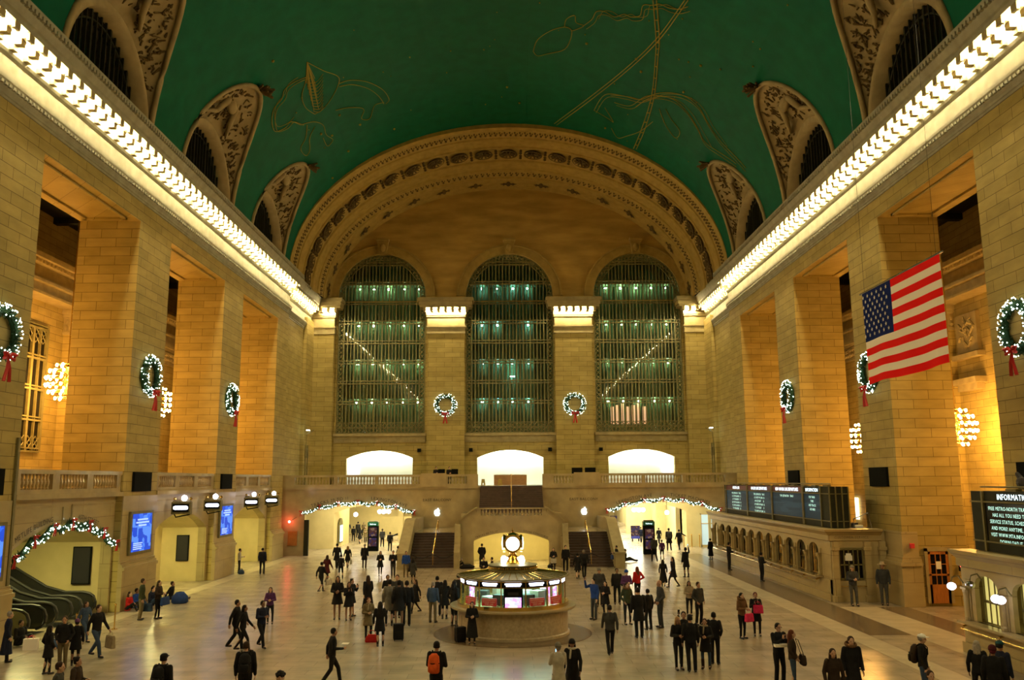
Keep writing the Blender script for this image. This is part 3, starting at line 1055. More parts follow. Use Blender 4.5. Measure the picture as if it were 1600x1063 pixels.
# ------------------------------------------------------------------ left lower arcade, gallery floor, tunnels
mb = MB()
mb2 = MB()
for k in range(4):
    o0, o1 = O0[k], O1[k]
    top, spr = (4.25, 3.2)
    u0, u1 = (o0 + 0.15, o1 - 0.15) if k == 2 else (o0 + 0.3, o1 - 0.3)
    if k == 3:
        mb.poly([(o0, 0), (o1, 0), (o1, 5.3), (o0, 5.3)], [], FX(-W - 0.35, -1), 0.5)
        continue
    a = seg_arch(u0, u1, 0.0, spr, top)
    # arch wall as an outline that runs round the opening
    mb.poly([(o0, 0)] + [a[0]] + a[:1:-1][::-1][::-1] + [a[1], (o1, 0), (o1, 5.3), (o0, 5.3)] if False else [(o0, 0), a[0]] + list(reversed(a[2:])) + [a[1], (o1, 0), (o1, 5.3), (o0, 5.3)], [], FX(-W - 0.3, -1), 0.5)
    # raised panels over the arch
    c = (o0 + o1) / 2
    for (q0, q1) in ((o0 + 0.3, c - 0.35), (c + 0.35, o1 - 0.3)):
        mb2.box(-W - 0.3, -W - 0.24, q0, q1, 4.95, 5.03)
    mb2.box(-W - 0.3, -W - 0.24, c - 0.4, c - 0.32, 4.2, 5.0)
    mb2.box(-W - 0.3, -W - 0.24, c + 0.32, c + 0.4, 4.2, 5.0)
struct('wall_left_lower', mb, 'limestone_smooth').name = 'wall_left'
for k in range(4):
    mb2.box(-W - 0.6, -W + 0.06, O0[k], O1[k], 5.3, 5.5)      # ledge
trim(mb2, 'polished_marble')
mb = MB()
mb.box(-29, -W - 0.5, 15, 70.4, 5.25, 5.48)
trim(mb, 'limestone_smooth')
mb = MB()                                                    # tunnels behind the arches
def tunnel(y0, y1, x1, spr, top, back=True):
    a = seg_arch(y0, y1, 0, spr, top)
    rows = []
    for x in (-W - 0.8, x1):
        rows.append([(x, p[0], p[1]) for p in [a[1]] + a[2:] + [a[0]]])
    mb.loft(rows, caps=False, closed=False)
    if back:
        mb.box(x1 - 0.2, x1, y0 - 1, y1 + 1, 0, 5.2)
tunnel(O0[0] + 0.3, O1[0] - 0.3, -26, 3.2, 4.25)
tunnel(O0[1] + 0.3, O1[1] - 0.3, -26, 3.2, 4.25)
tunnel(O0[2] + 0.15, O1[2] - 0.15, -31, 3.2, 4.25, False)
for k in (0, 1):                                             # lower inner vault further in
    u0, u1 = O0[k] + 0.3, O1[k] - 0.3
    a = seg_arch(u0 + 0.2, u1 - 1.2, 0, 2.3, 3.1)
    mb.poly([(u0, 0), a[0]] + list(reversed(a[2:])) + [a[1], (u1, 0), (u1, 4.6), (u0, 4.6)], [], FX(-W - 3.0, -1), 0.4)
trim(mb, 'passage_wall')
for k, dy in ((0, 0), (1, 0), (2, 0)):
    o = MB().box(-W - 2.2, -W - 1.6, BAYC[k] - 0.6, BAYC[k] + 0.6, 3.98, 4.02).build('ceiling_lamp', 'tunnel_light')
    o.location.z = 0.0
    tag(o, 'lamp in the vault of the %s on the left' % ('farthest track arch', 'middle track arch', 'escalator arch')[k], 'lamp')
# dark boards on the tunnel walls
for (k, xa, xb, za, zb, lb) in ((2, 1.15, 2.0, 1.3, 3.0, 'black vertical board on the wall above the escalators'), (1, 1.3, 2.05, 1.2, 2.75, 'black vertical board inside the middle track arch')):
    y = O1[k] - 0.32 - (0.0 if k == 1 else -0.13)
    e = empty('notice_board', lb, 'board', (-W - xb, y, za))
    MB().box(0, xb - xa, -0.08, 0.0, 0, zb - za).build('frame', 'black', e)
    MB().box(0.05, xb - xa - 0.05, -0.09, -0.08, 0.05, zb - za - 0.05).build('panel', 'charcoal', e)
# dark gate door in the middle arch
e = empty('gate_door', 'dark metal gate door standing open in the middle track arch', 'door', (-W - 3.5, O0[1] + 4.4, 0))
MB().box(0, 0.1, 0, 2.4, 0, 2.9).build('frame', 'dark_bronze', e)
MB().box(-0.02, 0, 0.3, 2.1, 0.8, 2.5).build('pane', 'black_gloss', e)

# ------------------------------------------------------------------ aisles beyond the piers
for s in (-1, 1):
    X = lambda a, b: (min(s * a, s * b), max(s * a, s * b))
    mb = MB()
    a, b = X(28.6, 29.2)
    mb.box(a, b, 0, 92, 0, 23)                              # outer wall
    a, b = X(W + PD, 28.8)
    mb.box(a, b, 90, 90.5, 0, 23)
    mb.box(a, b, 5, 5.5, 0, 23)
    for k in range(-1, 5):                                  # broad pilasters on the outer wall
        yk = O0[0] - 12.9 * k - 3.9
        a, b = X(27.7, 28.7)
        mb.box(a, b, yk, yk + 3.9, 0, 17.0)
    struct('wall_%s' % ('left' if s < 0 else 'right'), mb, 'limestone')
    mb = MB()
    for (z0, z1, p) in ((16.9, 17.05, 1.2), (17.05, 17.6, 1.0), (17.6, 17.75, 1.3), (17.75, 18.6, 1.0), (18.6, 18.8, 1.4), (18.8, 19.1, 1.7)):
        a, b = X(28.6 - p, 28.6)
        mb.box(a, b, 5, 90, z0, z1)
        a, b = X(W + PD - 0.1, 28.6)
        mb.box(a, b, 90 - p, 90, z0, z1)
    y = 20
    while y < 90:
        a, b = X(28.6 - 1.5, 28.6 - 1.35)
        mb.box(a, b, y, y + 0.2, 18.62, 18.8)
        y += 0.4
    for k in range(-1, 4):                                  # capitals
        yk = O0[0] - 12.9 * k - 3.9
        for (z0, z1, p) in ((15.3, 15.5, 0.12), (15.5, 16.4, 0.06), (16.4, 16.6, 0.2), (16.6, 16.9, 0.34)):
            a, b = X(27.7 - p, 28.6)
            mb.box(a, b, yk - p, yk + 3.9 + p, z0, z1)
        for i in range(12):
            for q in (15.72, 16.1):
                mb.ell((s * 27.6, yk + 0.2 + 3.5 * i / 11, q), 0.12, 0.14, 0.2, 6, 4)
                if i < 3:
                    mb.ell((s * (27.8 + 0.3 * i), yk - 0.05, q), 0.14, 0.12, 0.2, 6, 4)
    trim(mb, 'trim_stone')
    mb = MB()
    a, b = X(W + PD - 0.1, 29)
    mb.box(a, b, 5, 90, 22.4, 22.7)
    for i in range(14):
        y = 10 + 6 * i
        mb.box(a, b, y, y + 0.5, 22.0, 22.4)
    trim(mb, 'dark_bronze')
    if s < 0:
        pass
    for (y0, y1) in ((46.0, 52.2), (66.6, 72.7), (33.5, 39.8))[0 if s < 0 else 1:]:
        mb = MB()
        z0, z1 = (7.8, 15.2) if s < 0 else (5.5, 15.2)
        X0 = s * 28.6
        for i in range(9):
            y = y0 + (y1 - y0) * i / 8
            a, b = X(28.6, 28.42)
            hw = 0.11 if i % 2 == 0 else 0.045
            mb.box(a, b, y - hw, y + hw, z0, z1)
        z = z0
        while z < z1 + 0.1:
            a, b = X(28.6, 28.4)
            mb.box(a, b, y0, y1, z - 0.06, z + 0.06)
            mb.box(a, b, y0, y1, z + 0.15, z + 0.23)
            z += 1.85
        a, b = X(28.6, 28.4)
        for i in range(15):
            y = y0 + (y1 - y0) * i / 15
            for zz in (z1 - 0.45, z1 - 0.9, z0 + 0.1, z0 + 0.5):
                mb.tube([(s * 28.5, y, zz), (s * 28.5, y + 0.41, zz + 0.42)], 0.035, 4)
                mb.tube([(s * 28.5, y + 0.41, zz), (s * 28.5, y, zz + 0.42)], 0.035, 4)
        _win += 1
        wo = struct('window_%d' % _win, mb, 'grille_bronze')
        mb = MB()
        a, b = X(28.56, 28.58)
        mb.box(a, b, y0, y1, z0, z1)
        mb.build('pane', 'black_gloss', wo)
mb = MB()                                        # carved panel and bracket shelf on the right aisle wall
mb.box(28.35, 28.6, 51.2, 53.6, 13.6, 16.0)
mb.box(28.1, 28.6, 50.9, 53.9, 13.2, 13.5)
mb.box(27.9, 28.6, 51.0, 53.8, 11.6, 11.95)
mb.box(28.1, 28.6, 51.3, 53.5, 11.2, 11.6)
for i in range(26):
    a = rnd.uniform(-1, 1); b = rnd.uniform(-1, 1)
    mb.cap((28.33, 52.4 + a * 0.85, 14.8 + b * 0.95), 0.1, (28.3, 52.4 + a * 0.85 + rnd.uniform(-.3, .3), 14.8 + b * 0.95 + rnd.uniform(-.3, .3)), 0.06, 6)
trim(mb, 'trim_stone')
# back-lit panes of the far right aisle window, and the bright doorway below
o = MB().box(28.36, 28.39, 67.0, 69.4, 11.5, 13.6).build('lit_window', mat('cool_pane', (0.6, 0.8, 1), 0.4, emit=1.6, ecol=(0.62, 0.86, 1.0)))
tag(o, 'pale blue lit panes between the two middle right piers', 'lit window')
o = MB().box(27.5, 27.58, 69.0, 72.0, 2.7, 4.4).build('lit_doorway', mat('door_glow', (1, 1, 0.9), 0.4, emit=1.8, ecol=(1.0, 0.95, 0.75)))
tag(o, 'bright doorway low behind the right ticket office roof', 'doorway')

# ------------------------------------------------------------------ east balcony, its front wall and rails
mb = MB()
def arch_strip(x0, x1, a, y, ztop, th):
    mb.poly([(x0, 0), a[0]] + list(reversed(a[2:])) + [a[1], (x1, 0), (x1, ztop), (x0, ztop)], [], FY(y), th)
mb.box(-3.9, -2.5, YB, YB + 0.6, 2.0, 5.3)
mb.box(3.9 - 1.3, 3.9, YB, YB + 0.6, 2.0, 5.3)
arch_strip(-18.85, -3.9, seg_arch(-16.85, -8.1, 0, 3.35, 4.2), YB, 5.3, 0.6)
arch_strip(3.9, 18.85, seg_arch(8.1, 16.95, 0, 3.35, 4.3), YB, 5.3, 0.6)
struct('wall_back_lower', mb, 'polished_marble').name = 'wall_back'
mb = MB()
mb.box(-18.85, -2.6, YB - 0.12, YE, 5.28, 5.5)                  # balcony floor
mb.box(2.7, 18.85, YB - 0.12, YE, 5.28, 5.5)
mb.box(-2.6, 2.7, YB + 0.3, YE, 5.28, 5.5)
trim(mb, 'polished_marble')
mb = MB()                                                       # flat panel mouldings
for s in (-1, 1):
    for (a, b) in ((9.0, 12.1), (12.9, 18.2)):
        x0, x1 = sorted((s * a, s * b))
        mb.box(x0, x1, YB - 0.04, YB, 4.85, 4.92)
    for q in (12.12, 12.85):
        mb.box(s * q - 0.04, s * q + 0.04, YB - 0.04, YB, 4.35, 4.9)
trim(mb, 'polished_marble')
for s in (-1, 1):                                               # rails, measured sections with one closed panel
    for (a, b, n, sol) in ((2.65, 3.4, 1, (0,)), (3.4, 5.3, 1, ()), (5.3, 7.3, 1, (0,)), (7.3, 11.0, 1, ()), (11.0, 14.35, 1, ()), (14.35, 17.9, 1, ()), (17.9, 18.8, 1, (0,))):
        x0, x1 = (a, b) if s > 0 else (-b, -a)
        balustrade((x0, YB + 0.05), (x1, YB + 0.05), 5.5, posts=n, end=0.16, solid=sol)
mb = MB()
for (x0, x1) in ((-7.35, -5.25), (5.25, 7.35)):                 # closed middle blocks stand a little proud
    mb.box(x0, x1, YB - 0.2, YB + 0.25, 5.45, 6.55)
trim(mb, 'polished_marble')
# glass screen behind the rail
gs = MB()
for (a, b) in ((-18.0, -2.8), (2.9, 18.1)):
    gs.box(a, b, YB + 0.9, YB + 0.92, 5.5, 7.45)
o = gs.build('glass_screen', 'clear_glass')
tag(o, 'clear glass screen standing behind the balcony rail', 'glass screen')
# small lamp standards at each end of the balcony wall
for s in (-1, 1):
    e = empty('wall_lantern', 'tall bronze lamp bracket on the %s side wall of the balcony' % ('left' if s < 0 else 'right'), 'lantern', (s * 18.1, 77.0, 5.5))
    for dy in (-0.35, 0.35):
        MB().tube([(0, dy, 0.0), (0, dy, 3.2)], 0.06, 6).build('pole', 'bronze', e)
        MB().cap((0, dy, 2.6), 0.1, (0, dy, 3.6), 0.07, 8).build('finial', 'bronze', e)
    MB().tube([(0, -0.35, 3.3), (0, 0.35, 3.3)], 0.04, 6).build('crossbar', 'bronze', e)
    MB().tube([(0, -0.35, 3.6), (0, -0.1, 4.6), (-s * 0.5, 0.3, 5.0)], 0.04, 6).build('arm', 'bronze', e)
    MB().box(-0.12, 0.12, 0.1, 0.55, 4.95, 5.02).build('lamp_head', 'small_light', e)
for x, lb in ((-8.48, 'left window'), (-3.63, 'left of the middle arch'), (3.74, 'right of the middle arch'), (8.53, 'right window')):
    o = MB().box(x - 0.16, x + 0.16, YE - (0.9 if abs(x) < 5 else 0.3), YE - 0.02, 8.6, 8.92).build('loudspeaker', 'black')
    tag(o, 'small black square loudspeaker on the end wall, %s' % lb, 'loudspeaker', None)
# shop openings above the balcony
for cx, nm in zip(WX, ('left', 'middle', 'right')):
    mb = MB()
    mb.box(cx - 3.6, cx + 3.6, YE + 1.45, YE + 1.55, 5.5, 9.2)
    mb.box(cx - 3.6, cx - 3.5, YE + 0.6, YE + 1.5, 5.5, 9.2)
    mb.box(cx + 3.5, cx + 3.6, YE + 0.6, YE + 1.5, 5.5, 9.2)
    mb.box(cx - 3.6, cx + 3.6, YE + 0.6, YE + 1.5, 9.1, 9.2)
    mb.box(cx - 3.6, cx + 3.6, YE + 0.6, YE + 1.5, 5.4, 5.5)
    trim(mb, 'white_wall')
    o = MB().box(cx - 3.3, cx + 3.3, YE + 0.75, YE + 1.3, 8.98, 9.05).build('ceiling_light_panel', 'store_light')
    tag(o, 'bright ceiling light panel inside the %s shop arch' % nm, 'light panel')
for x, nm in ((-14.9, 'left'), (15.0, 'right')):
    o = MB().box(x - 0.45, x + 0.45, YE + 1.2, YE + 1.3, 6.7, 8.1).build('lit_display', 'sign_light')
    tag(o, 'lilac lit display panel inside the %s shop arch' % nm, 'display')
e = empty('shop_counter', 'brown wooden counter in front of the middle shop arch', 'counter', (0.02, 79.6, 5.5))
MB().box(-1.5, 1.5, 0, 0.8, 0, 0.92).build('body', 'wood_counter', e)
MB().box(-1.55, 1.55, -0.05, 0.85, 0.92, 0.98).build('worktop', 'white_wall', e)
for x, nm in ((-2.4, 'left'), (-0.9, 'middle')):
    e = empty('floor_sign', 'small yellow folding floor sign, %s of the two before the shop counter' % ('left' if nm == 'left' else 'right'), 'floor sign', (x, 77.5, 5.5))
    for sy in (-1, 1):
        MB().poly([(-0.25, 0), (0.25, 0), (0.16, 0.75), (-0.16, 0.75)], [(( -0.1, 0.08), (0.1, 0.08), (0.06, 0.3), (-0.06, 0.3))], lambda u, v, t, sy=sy: (u, sy * (0.2 - 0.24 * v) + t, v), 0.02).build('panel', mat('sign_yellow' + nm + str(sy), (0.35, 0.25, 0.04), 0.5), e)
    e.scale = (0.8, 0.8, 0.75)

# apple shaped lit logos
def apple_logo(x, y, z, h, label):
    pts = []
    s_ = h
    body = [(0, 0.30), (0.10, 0.34), (0.22, 0.33), (0.33, 0.25), (0.26, 0.16), (0.24, 0.05), (0.27, -0.06), (0.36, -0.13), (0.30, -0.28), (0.20, -0.42), (0.12, -0.45), (0.0, -0.41), (-0.12, -0.45), (-0.20, -0.42), (-0.32, -0.25), (-0.38, -0.05), (-0.35, 0.16), (-0.24, 0.30), (-0.10, 0.33)]
    mb_ = MB()
    mb_.poly([(x + a * s_, z + b * s_) for a, b in body], [], FY(y - 0.06), 0.05)
    e = empty('apple_logo_sign', label, 'logo sign', (0, 0, 0))
    mb_.build('body', 'logo_light', e)
    leaf = [(0.0, 0.36), (0.02, 0.45), (0.08, 0.52), (0.16, 0.55), (0.15, 0.46), (0.09, 0.39)]
    MB().poly([(x + a * s_, z + b * s_) for a, b in leaf], [], FY(y - 0.06), 0.05).build('leaf', 'logo_light', e)
apple_logo(-6.0, YB, 3.38, 0.62, 'glowing apple shaped sign above the left stairs')
apple_logo(6.05, YB, 3.40, 0.62, 'glowing apple shaped sign above the right stairs')
apple_logo(0.0, YE + 1.4, 8.0, 0.85, 'large glowing apple shaped sign in the middle shop arch')
# engraved names
mb = MB()
text_mb(mb, 'EAST BALCONY', 0.30, FY(YB), centre=-6.0, v0=4.28)
text_mb(mb, 'EAST BALCONY', 0.30, FY(YB), centre=6.05, v0=4.28)
RA = ((8.75 / 2) ** 2 + 0.85 ** 2) / (2 * 0.85)
text_mb(mb, 'TRACKS 39 TO 11', 0.36, FY(YB), centre=-0.20, arc_r=RA + 0.28, arc_c=(-12.45, 4.2 - RA))
text_mb(mb, 'LEXINGTON AVE', 0.36, FY(YB), centre=0.21, arc_r=RA + 0.28, arc_c=(-12.45, 4.2 - RA))
RB = ((8.85 / 2) ** 2 + 0.95 ** 2) / (2 * 0.95)
text_mb(mb, 'LEXINGTON AVE', 0.36, FY(YB), centre=-0.21, arc_r=RB + 0.28, arc_c=(12.5, 4.3 - RB))
text_mb(mb, 'TICKET MACHINES', 0.36, FY(YB), centre=0.21, arc_r=RB + 0.28, arc_c=(12.5, 4.3 - RB))
text_mb(mb, '42ND STREET PASSAGE', 0.26, FY(78.5), centre=0.0, arc_r=9.0, arc_c=(-12.2, 3.95 - 9.0))
text_mb(mb, 'SUBWAY 4 5 6 7 S', 0.26, FY(78.5), centre=0.08, arc_r=9.0, arc_c=(12.2, 4.0 - 9.0))
PL = lambda u, v, t: (-W - 0.3 + (-1) * t - 0.0 + 0.0, u, v)
RL = ((8.65 / 2) ** 2 + 1.05 ** 2) / (2 * 1.05)
PLf = lambda u, v, t: (-W - 0.3 - t, u, v)
text_mb(mb, 'THE METLIFE BUILDING', 0.30, PLf, centre=-0.29, arc_r=RL + 0.18, arc_c=(BAYC[2], 4.25 - RL))
text_mb(mb, '45TH STREET', 0.30, PLf, centre=0.20, arc_r=RL + 0.18, arc_c=(BAYC[2], 4.25 - RL))
RC = (2.63 ** 2 + 0.57 ** 2) / (2 * 0.57)
text_mb(mb, 'TRACKS 100 TO 117', 0.17, FY(61.5), centre=-0.27, arc_r=RC + 0.1, arc_c=(0.03, 2.33 - RC))
text_mb(mb, 'DINING CONCOURSE', 0.17, FY(61.5), centre=0.27, arc_r=RC + 0.1, arc_c=(0.03, 2.33 - RC))
trim(mb, 'letter_dark')

# passages under the balcony
for s, far in ((-1, 100), (1, 132)):
    X = lambda a, b: (min(s * a, s * b), max(s * a, s * b))
    mb = MB()
    a, b = X(7.4, 7.9)
    mb.box(a, b, YB + 0.6, far, 0, 5.2)
    u0, u1 = X(8.4, 15.8)
    ar = seg_arch(u0, u1, 0, 3.15, 3.85)
    q0, q1 = X(7.6, 18.9)
    mb.poly([(q0, 0), ar[0]] + list(reversed(ar[2:])) + [ar[1], (q1, 0), (q1, 5.2), (q0, 5.2)], [], FY(78.5), 0.5)
    a, b = X(15.8, 16.2)
    if s < 0:
        mb.box(a, b, 79.0, 86.0, 0, 5.2)
    else:
        mb.box(a, b, 79.0, 80.5, 0, 5.2)
        mb.box(a, b, 83.5, 92.0, 0, 5.2)
        mb.box(a, b, 95, 132, 0, 5.2)
        a, b = X(13.0, 15.8)
        mb.box(a, b, 98, 98.5, 0, 5.2)
        mb.box(14.9, 15.8, 89, 90, 0, 5.2)
    a, b = X(7.4, 24)
    mb.box(a, b, far, far + 0.4, 0, 5.2)
    a, b = X(24, 24.4)
    mb.box(a, b, 79, far, 0, 5.2)
    a, b = X(7.4, 24.4)
    mb.box(a, b, YE + 0.7, far, 5.2, 5.5)
    mb.box(a if s > 0 else -18.85, b if s < 0 else 18.85, YB + 0.5, YE + 0.7, 5.15, 5.27)
    if s < 0:                                       # columns and lintel seen at the far end
        mb.box(-11.5, -11.0, 90, 90.5, 0, 5.2)
        mb.box(-13.4, -9.6, 91.5, 91.8, 2.3, 5.2)
        mb.box(-9.3, -8.0, 88, 88.4, 0, 5.2)
    else:
        for yy in (86, 93, 101):
            mb.box(8.0, 8.6, yy, yy + 0.6, 0, 5.2)
    trim(mb, 'passage_wall')
    for (a, b, y0, y1) in ((9.5, 16, 74, 76.5), (9, 15, 82, 86), (9, 15, 92, 96)) + (((9, 14, 104, 108), (9, 14, 118, 122)) if s > 0 else ()):
        q0, q1 = X(a, b)
        o = MB().box(q0, q1, y0, y1, 5.08, 5.12).build('ceiling_light_panel', 'passage_light')
        if s > 0 and y0 > 80:
            o.data.materials[0] = M['passage_bright']
        tag(o, 'ceiling light panel of the %s passage, about %d metres behind the garland' % ('left' if s < 0 else 'right', int(y0 - 71)), 'light panel')
# hanging globes in the passages
def globes(x, y, z, n, label):
    e = empty('globe_lamp', label, 'lamp', (x, y, 0))
    MB().tube([(0, 0, z + 0.2), (0, 0, 5.1)], 0.025, 6).build('rod', 'bronze', e)
    if n > 1:
        MB().tube([(0.4 * math.cos(t), 0.4 * math.sin(t), z + 0.2) for t in np.linspace(0, 2 * PI, 17)], 0.03, 6).build('ring', 'bronze', e)
    for i in range(n):
        a = 2 * PI * i / max(1, n)
        MB().ell((0.4 * math.cos(a) if n > 1 else 0, 0.4 * math.sin(a) if n > 1 else 0, z), 0.19, 0.19, 0.19, 10, 6).build('globe', 'globe_light', e)
globes(-13.6, 77.0, 3.05, 1, 'single round white globe lamp in the left passage')
globes(-11.1, 77.0, 3.3, 4, 'cluster of white globes hanging in the left passage')
globes(11.3, 77.0, 3.3, 4, 'cluster of white globes hanging in the right passage')
globes(13.8, 77.0, 3.05, 1, 'single round white globe lamp in the right passage')
# information totems
def totem(x, y, label, h=2.55):
    e = empty('information_pillar', label, 'pillar sign', (x, y, 0))
    MB().box(-0.45, 0.45, -0.3, 0.3, 0, h - 0.42).build('body', 'black', e)
    MB().box(-0.46, 0.46, -0.31, 0.31, h - 0.42, h - 0.1).build('header', 'green_sign', e)
    MB().box(-0.38, 0.38, -0.22, 0.22, h - 0.1, h).build('crown', 'bronze', e)
    MB().box(-0.33, 0.33, -0.33, -0.30, 1.25, 2.0).build('poster', 'poster_pic', e)
    MB().box(-0.33, 0.33, -0.33, -0.30, 0.42, 1.12).build('poster', 'poster_pic', e)
    t = text_mb(MB(), 'Subway', 0.16, FY(-0.31), centre=0, v0=h - 0.32).build('lettering', 'letter_white', e)
totem(-11.85, 75.9, 'black information pillar with green header in the left passage')
totem(11.15, 70.8, 'black information pillar with green header before the right passage', 2.7)
for (x, y, lb) in ((14.25, 109, 'farther of the two poster boards standing in the right passage'), (12.2, 85.5, 'nearer of the two poster boards standing in the right passage')):
    x = {109: 12.9}.get(y, x)
    e = empty('poster_board', lb, 'poster board', (x, y, 0))
    MB().box(-0.45, 0.45, -0.04, 0.04, 0.25, 1.5).build('panel', 'poster_pic', e)
    MB().box(-0.45, 0.45, -0.06, -0.04, 0.25, 0.5).build('footer', mat('board_blue%d' % int(y), (0.02, 0.03, 0.25), 0.5), e)
    for q in (-0.3, 0.3):
        MB().box(q - 0.03, q + 0.03, -0.25, 0.25, 0, 0.25).build('foot', 'black', e)
# arched lit machine, glass doors, notice, red lamp by the arches
e = empty('ticket_machine', 'ticket machine with pale lit screen at the mouth of the left passage', 'ticket machine', (-15.75, 81.0, 0))
MB().poly([(-0.8, 0.35), (0.8, 0.35), (0.8, 1.9)] + arc(0, 1.9, 0.8, 0.7, 0, PI, 10)[1:-1] + [(-0.8, 1.9)], [], lambda u, v, t: (t, u, v), 0.15).build('body', 'bronze', e)
MB().box(0.15, 0.18, -0.6, 0.6, 0.5, 1.95).build('screen', mat('pale_screen', (0.5, 0.8, 0.9), 0.3, emit=1.3, ecol=(0.6, 0.9, 1.0)), e)
e = empty('glass_doors', 'glass doors with pale frames at the right edge of the right passage', 'doors', (16.9, 77.8, 0))
for (a, b) in ((0, 0.75), (0.85, 1.7)):
    f = MB()
    f.box(a, a + 0.08, -0.04, 0.04, 0, 2.9); f.box(b - 0.08, b, -0.04, 0.04, 0, 2.9)
    f.box(a, b, -0.04, 0.04, 2.0, 2.08); f.box(a, b, -0.04, 0.04, 2.82, 2.9); f.box(a, b, -0.04, 0.04, 0, 0.2)
    d = f.build('door', 'passage_wall', e)
    MB().box(a + 0.08, b - 0.08, 0.0, 0.02, 0.2, 2.82).build('pane', mat('cool_glass%d' % int(a * 10), (0.5, 0.7, 0.9), 0.1, emit=0.35, ecol=(0.6, 0.85, 1.0)), d)
for i in range(3):
    o = MB().cap((15.3 + i * 0.7, 77.5, 0.0), 0.05, (15.3 + i * 0.7, 77.5, 1.1), 0.05, 8).build('barrier_post', 'brass')
    tag(o, '%s of three brass posts before the glass doors' % ('leftmost', 'middle one', 'rightmost')[i], 'post')
o = MB().box(-18.15, -17.4, YB - 0.1, YB - 0.01, 0.8, 1.95).build('notice_case', 'door_wood')
tag(o, 'brown notice case on the wall left of the left garland', 'notice case')
o = MB().box(-16.82, -16.45, YB - 0.25, YB - 0.02, 0, 2.85).build('bronze_gate', 'dark_bronze')
tag(o, 'folded dark bronze gate at the left edge of the left passage', 'gate')
e = empty('warning_lamp', 'glowing red lamp on the wall beside the left garland', 'lamp', (-18.0, YB - 0.35, 2.72))
MB().ell((0, 0, 0), 0.11, 0.11, 0.11).build('lamp_head', 'red_light', e)
MB().tube([(0, 0.05, 0), (0.5, 0.35, 0.35)], 0.02, 5).build('arm', 'bronze', e)
L = bpy.data.lights.new('red_glow', 'POINT'); L.energy = 18; L.color = (1, 0.1, 0.08); L.shadow_soft_size = 0.12
lo = bpy.data.objects.new('red_glow', L); col.objects.link(lo); lo.parent = e; lo.location = (0, -0.15, 0)

# ------------------------------------------------------------------ double stairs and the middle block
mb = MB()
ar = seg_arch(-2.6, 2.66, 0, 1.76, 2.33)
top = [(3.95, 0), (3.95, 2.95), (3.8, 3.15), (3.2, 3.55), (2.55, 3.95), (2.45, 3.45), (-2.35, 3.45), (-2.45, 3.95), (-3.1, 3.55), (-3.7, 3.15), (-3.85, 2.95), (-3.85, 0)]
mb.poly([ar[1]] + top + [ar[0]] + list(reversed(ar[2:])), [], FY(61.5), 0.45)
mb.box(-3.85, -3.4, 60.9, 71.7, 0, 2.1)
mb.box(3.5, 3.95, 60.9, 71.7, 0, 2.1)
mb.box(-3.85, 3.95, 68.2, 71.7, 2.1, 3.4)
mb.box(-3.4, 3.5, 62.0, 71.7, 3.2, 3.42)
trim(mb, 'polished_marble')
mb = MB()                                                       # lit lower passage seen through the arch
mb.box(-3.4, 3.5, 66.5, 66.7, 0, 3.2)
mb.box(-3.4, -3.2, 62, 66.5, 0, 3.2)
mb.box(3.3, 3.5, 62, 66.5, 0, 3.2)
trim(mb, 'passage_wall')
o = MB().box(-2.6, 2.6, 62.6, 63.6, 3.12, 3.16).build('ceiling_light_panel', 'yellow_light')
tag(o, 'light panel over the low middle arch below the landing', 'light panel')
balustrade((-2.4, 61.72), (2.5, 61.72), 3.42, posts=1, end=0.3, h=0.6)
def stairs(x0, x1, y0, z0, n, run_, rise, name='trim'):
    m_ = MB()
    for i in range(n):
        m_.box(x0, x1, y0 + i * run_, y0 + n * run_ + 0.05, z0 + i * rise, z0 + (i + 1) * rise - 0.03)
        m_.box(x0, x1, y0 + i * run_ - 0.03, y0 + n * run_ + 0.05, z0 + (i + 1) * rise - 0.03, z0 + (i + 1) * rise)
    return trim(m_, 'stair_stone')
stairs(-7.05, -3.85, 60.85, 0, 13, 0.32, 0.165)
stairs(3.95, 7.15, 60.85, 0, 13, 0.32, 0.165)
stairs(-2.45, 2.6, 67.75, 3.42, 13, 0.31, 0.16)
mb = MB()
for (x0, x1) in ((-7.6, -3.4), (3.5, 7.7)):
    mb.box(x0, x1, 65.0, 71.7, 2.0, 2.15)
    for i in range(8):                                           # winders up to the middle platform
        u = i / 8
        a = x1 - 0.0 if x0 < 0 else x0
        s_ = -1 if x0 < 0 else 1
    mb.box(x0, x1, 65.0, 65.1, 2.1, 2.16)
trim(mb, 'polished_marble')
mb = MB()                                                        # sloping outer parapets with newels
for s in (-1, 1):
    X0, X1 = sorted((s * 7.1, s * 7.75))
    prof_ = [(59.8, 0), (71.7, 0), (71.7, 3.05), (65.2, 3.05), (64.6, 2.95), (60.2, 0.95), (59.8, 0.95)]
    mb.loft([[(X0, y, z) for y, z in prof_], [(X1, y, z) for y, z in prof_]])
    X0, X1 = sorted((s * 3.55 + 0.05, s * 3.95 + 0.05))
    prof_ = [(60.0, 0), (61.6, 0), (61.6, 2.95), (61.2, 2.9), (60.6, 1.6), (60.0, 1.1)]
    mb.loft([[(X0, y, z) for y, z in prof_], [(X1, y, z) for y, z in prof_]])
    X0, X1 = sorted((s * 7.05, s * 7.8))
    prof_ = [(59.75, 0.95), (60.2, 0.95), (64.6, 2.95), (65.2, 3.05), (66.5, 3.05), (66.5, 3.16), (65.2, 3.16), (64.55, 3.07), (60.15, 1.07), (59.75, 1.07)]
    mb.loft([[(X0, y, z) for y, z in prof_], [(X1, y, z) for y, z in prof_]])
for s in (-1, 1):
    cp = [(3.78, 2.98), (3.72, 3.14), (3.2, 3.56), (2.62, 3.96), (2.4, 4.03)]
    rings = []
    for a, z in cp:
        xx = s * a + 0.05
        rings.append([(xx, 61.32, z - 0.06), (xx, 61.32, z + 0.05), (xx, 62.0, z + 0.05), (xx, 62.0, z - 0.06)])
    mb.loft(rings)
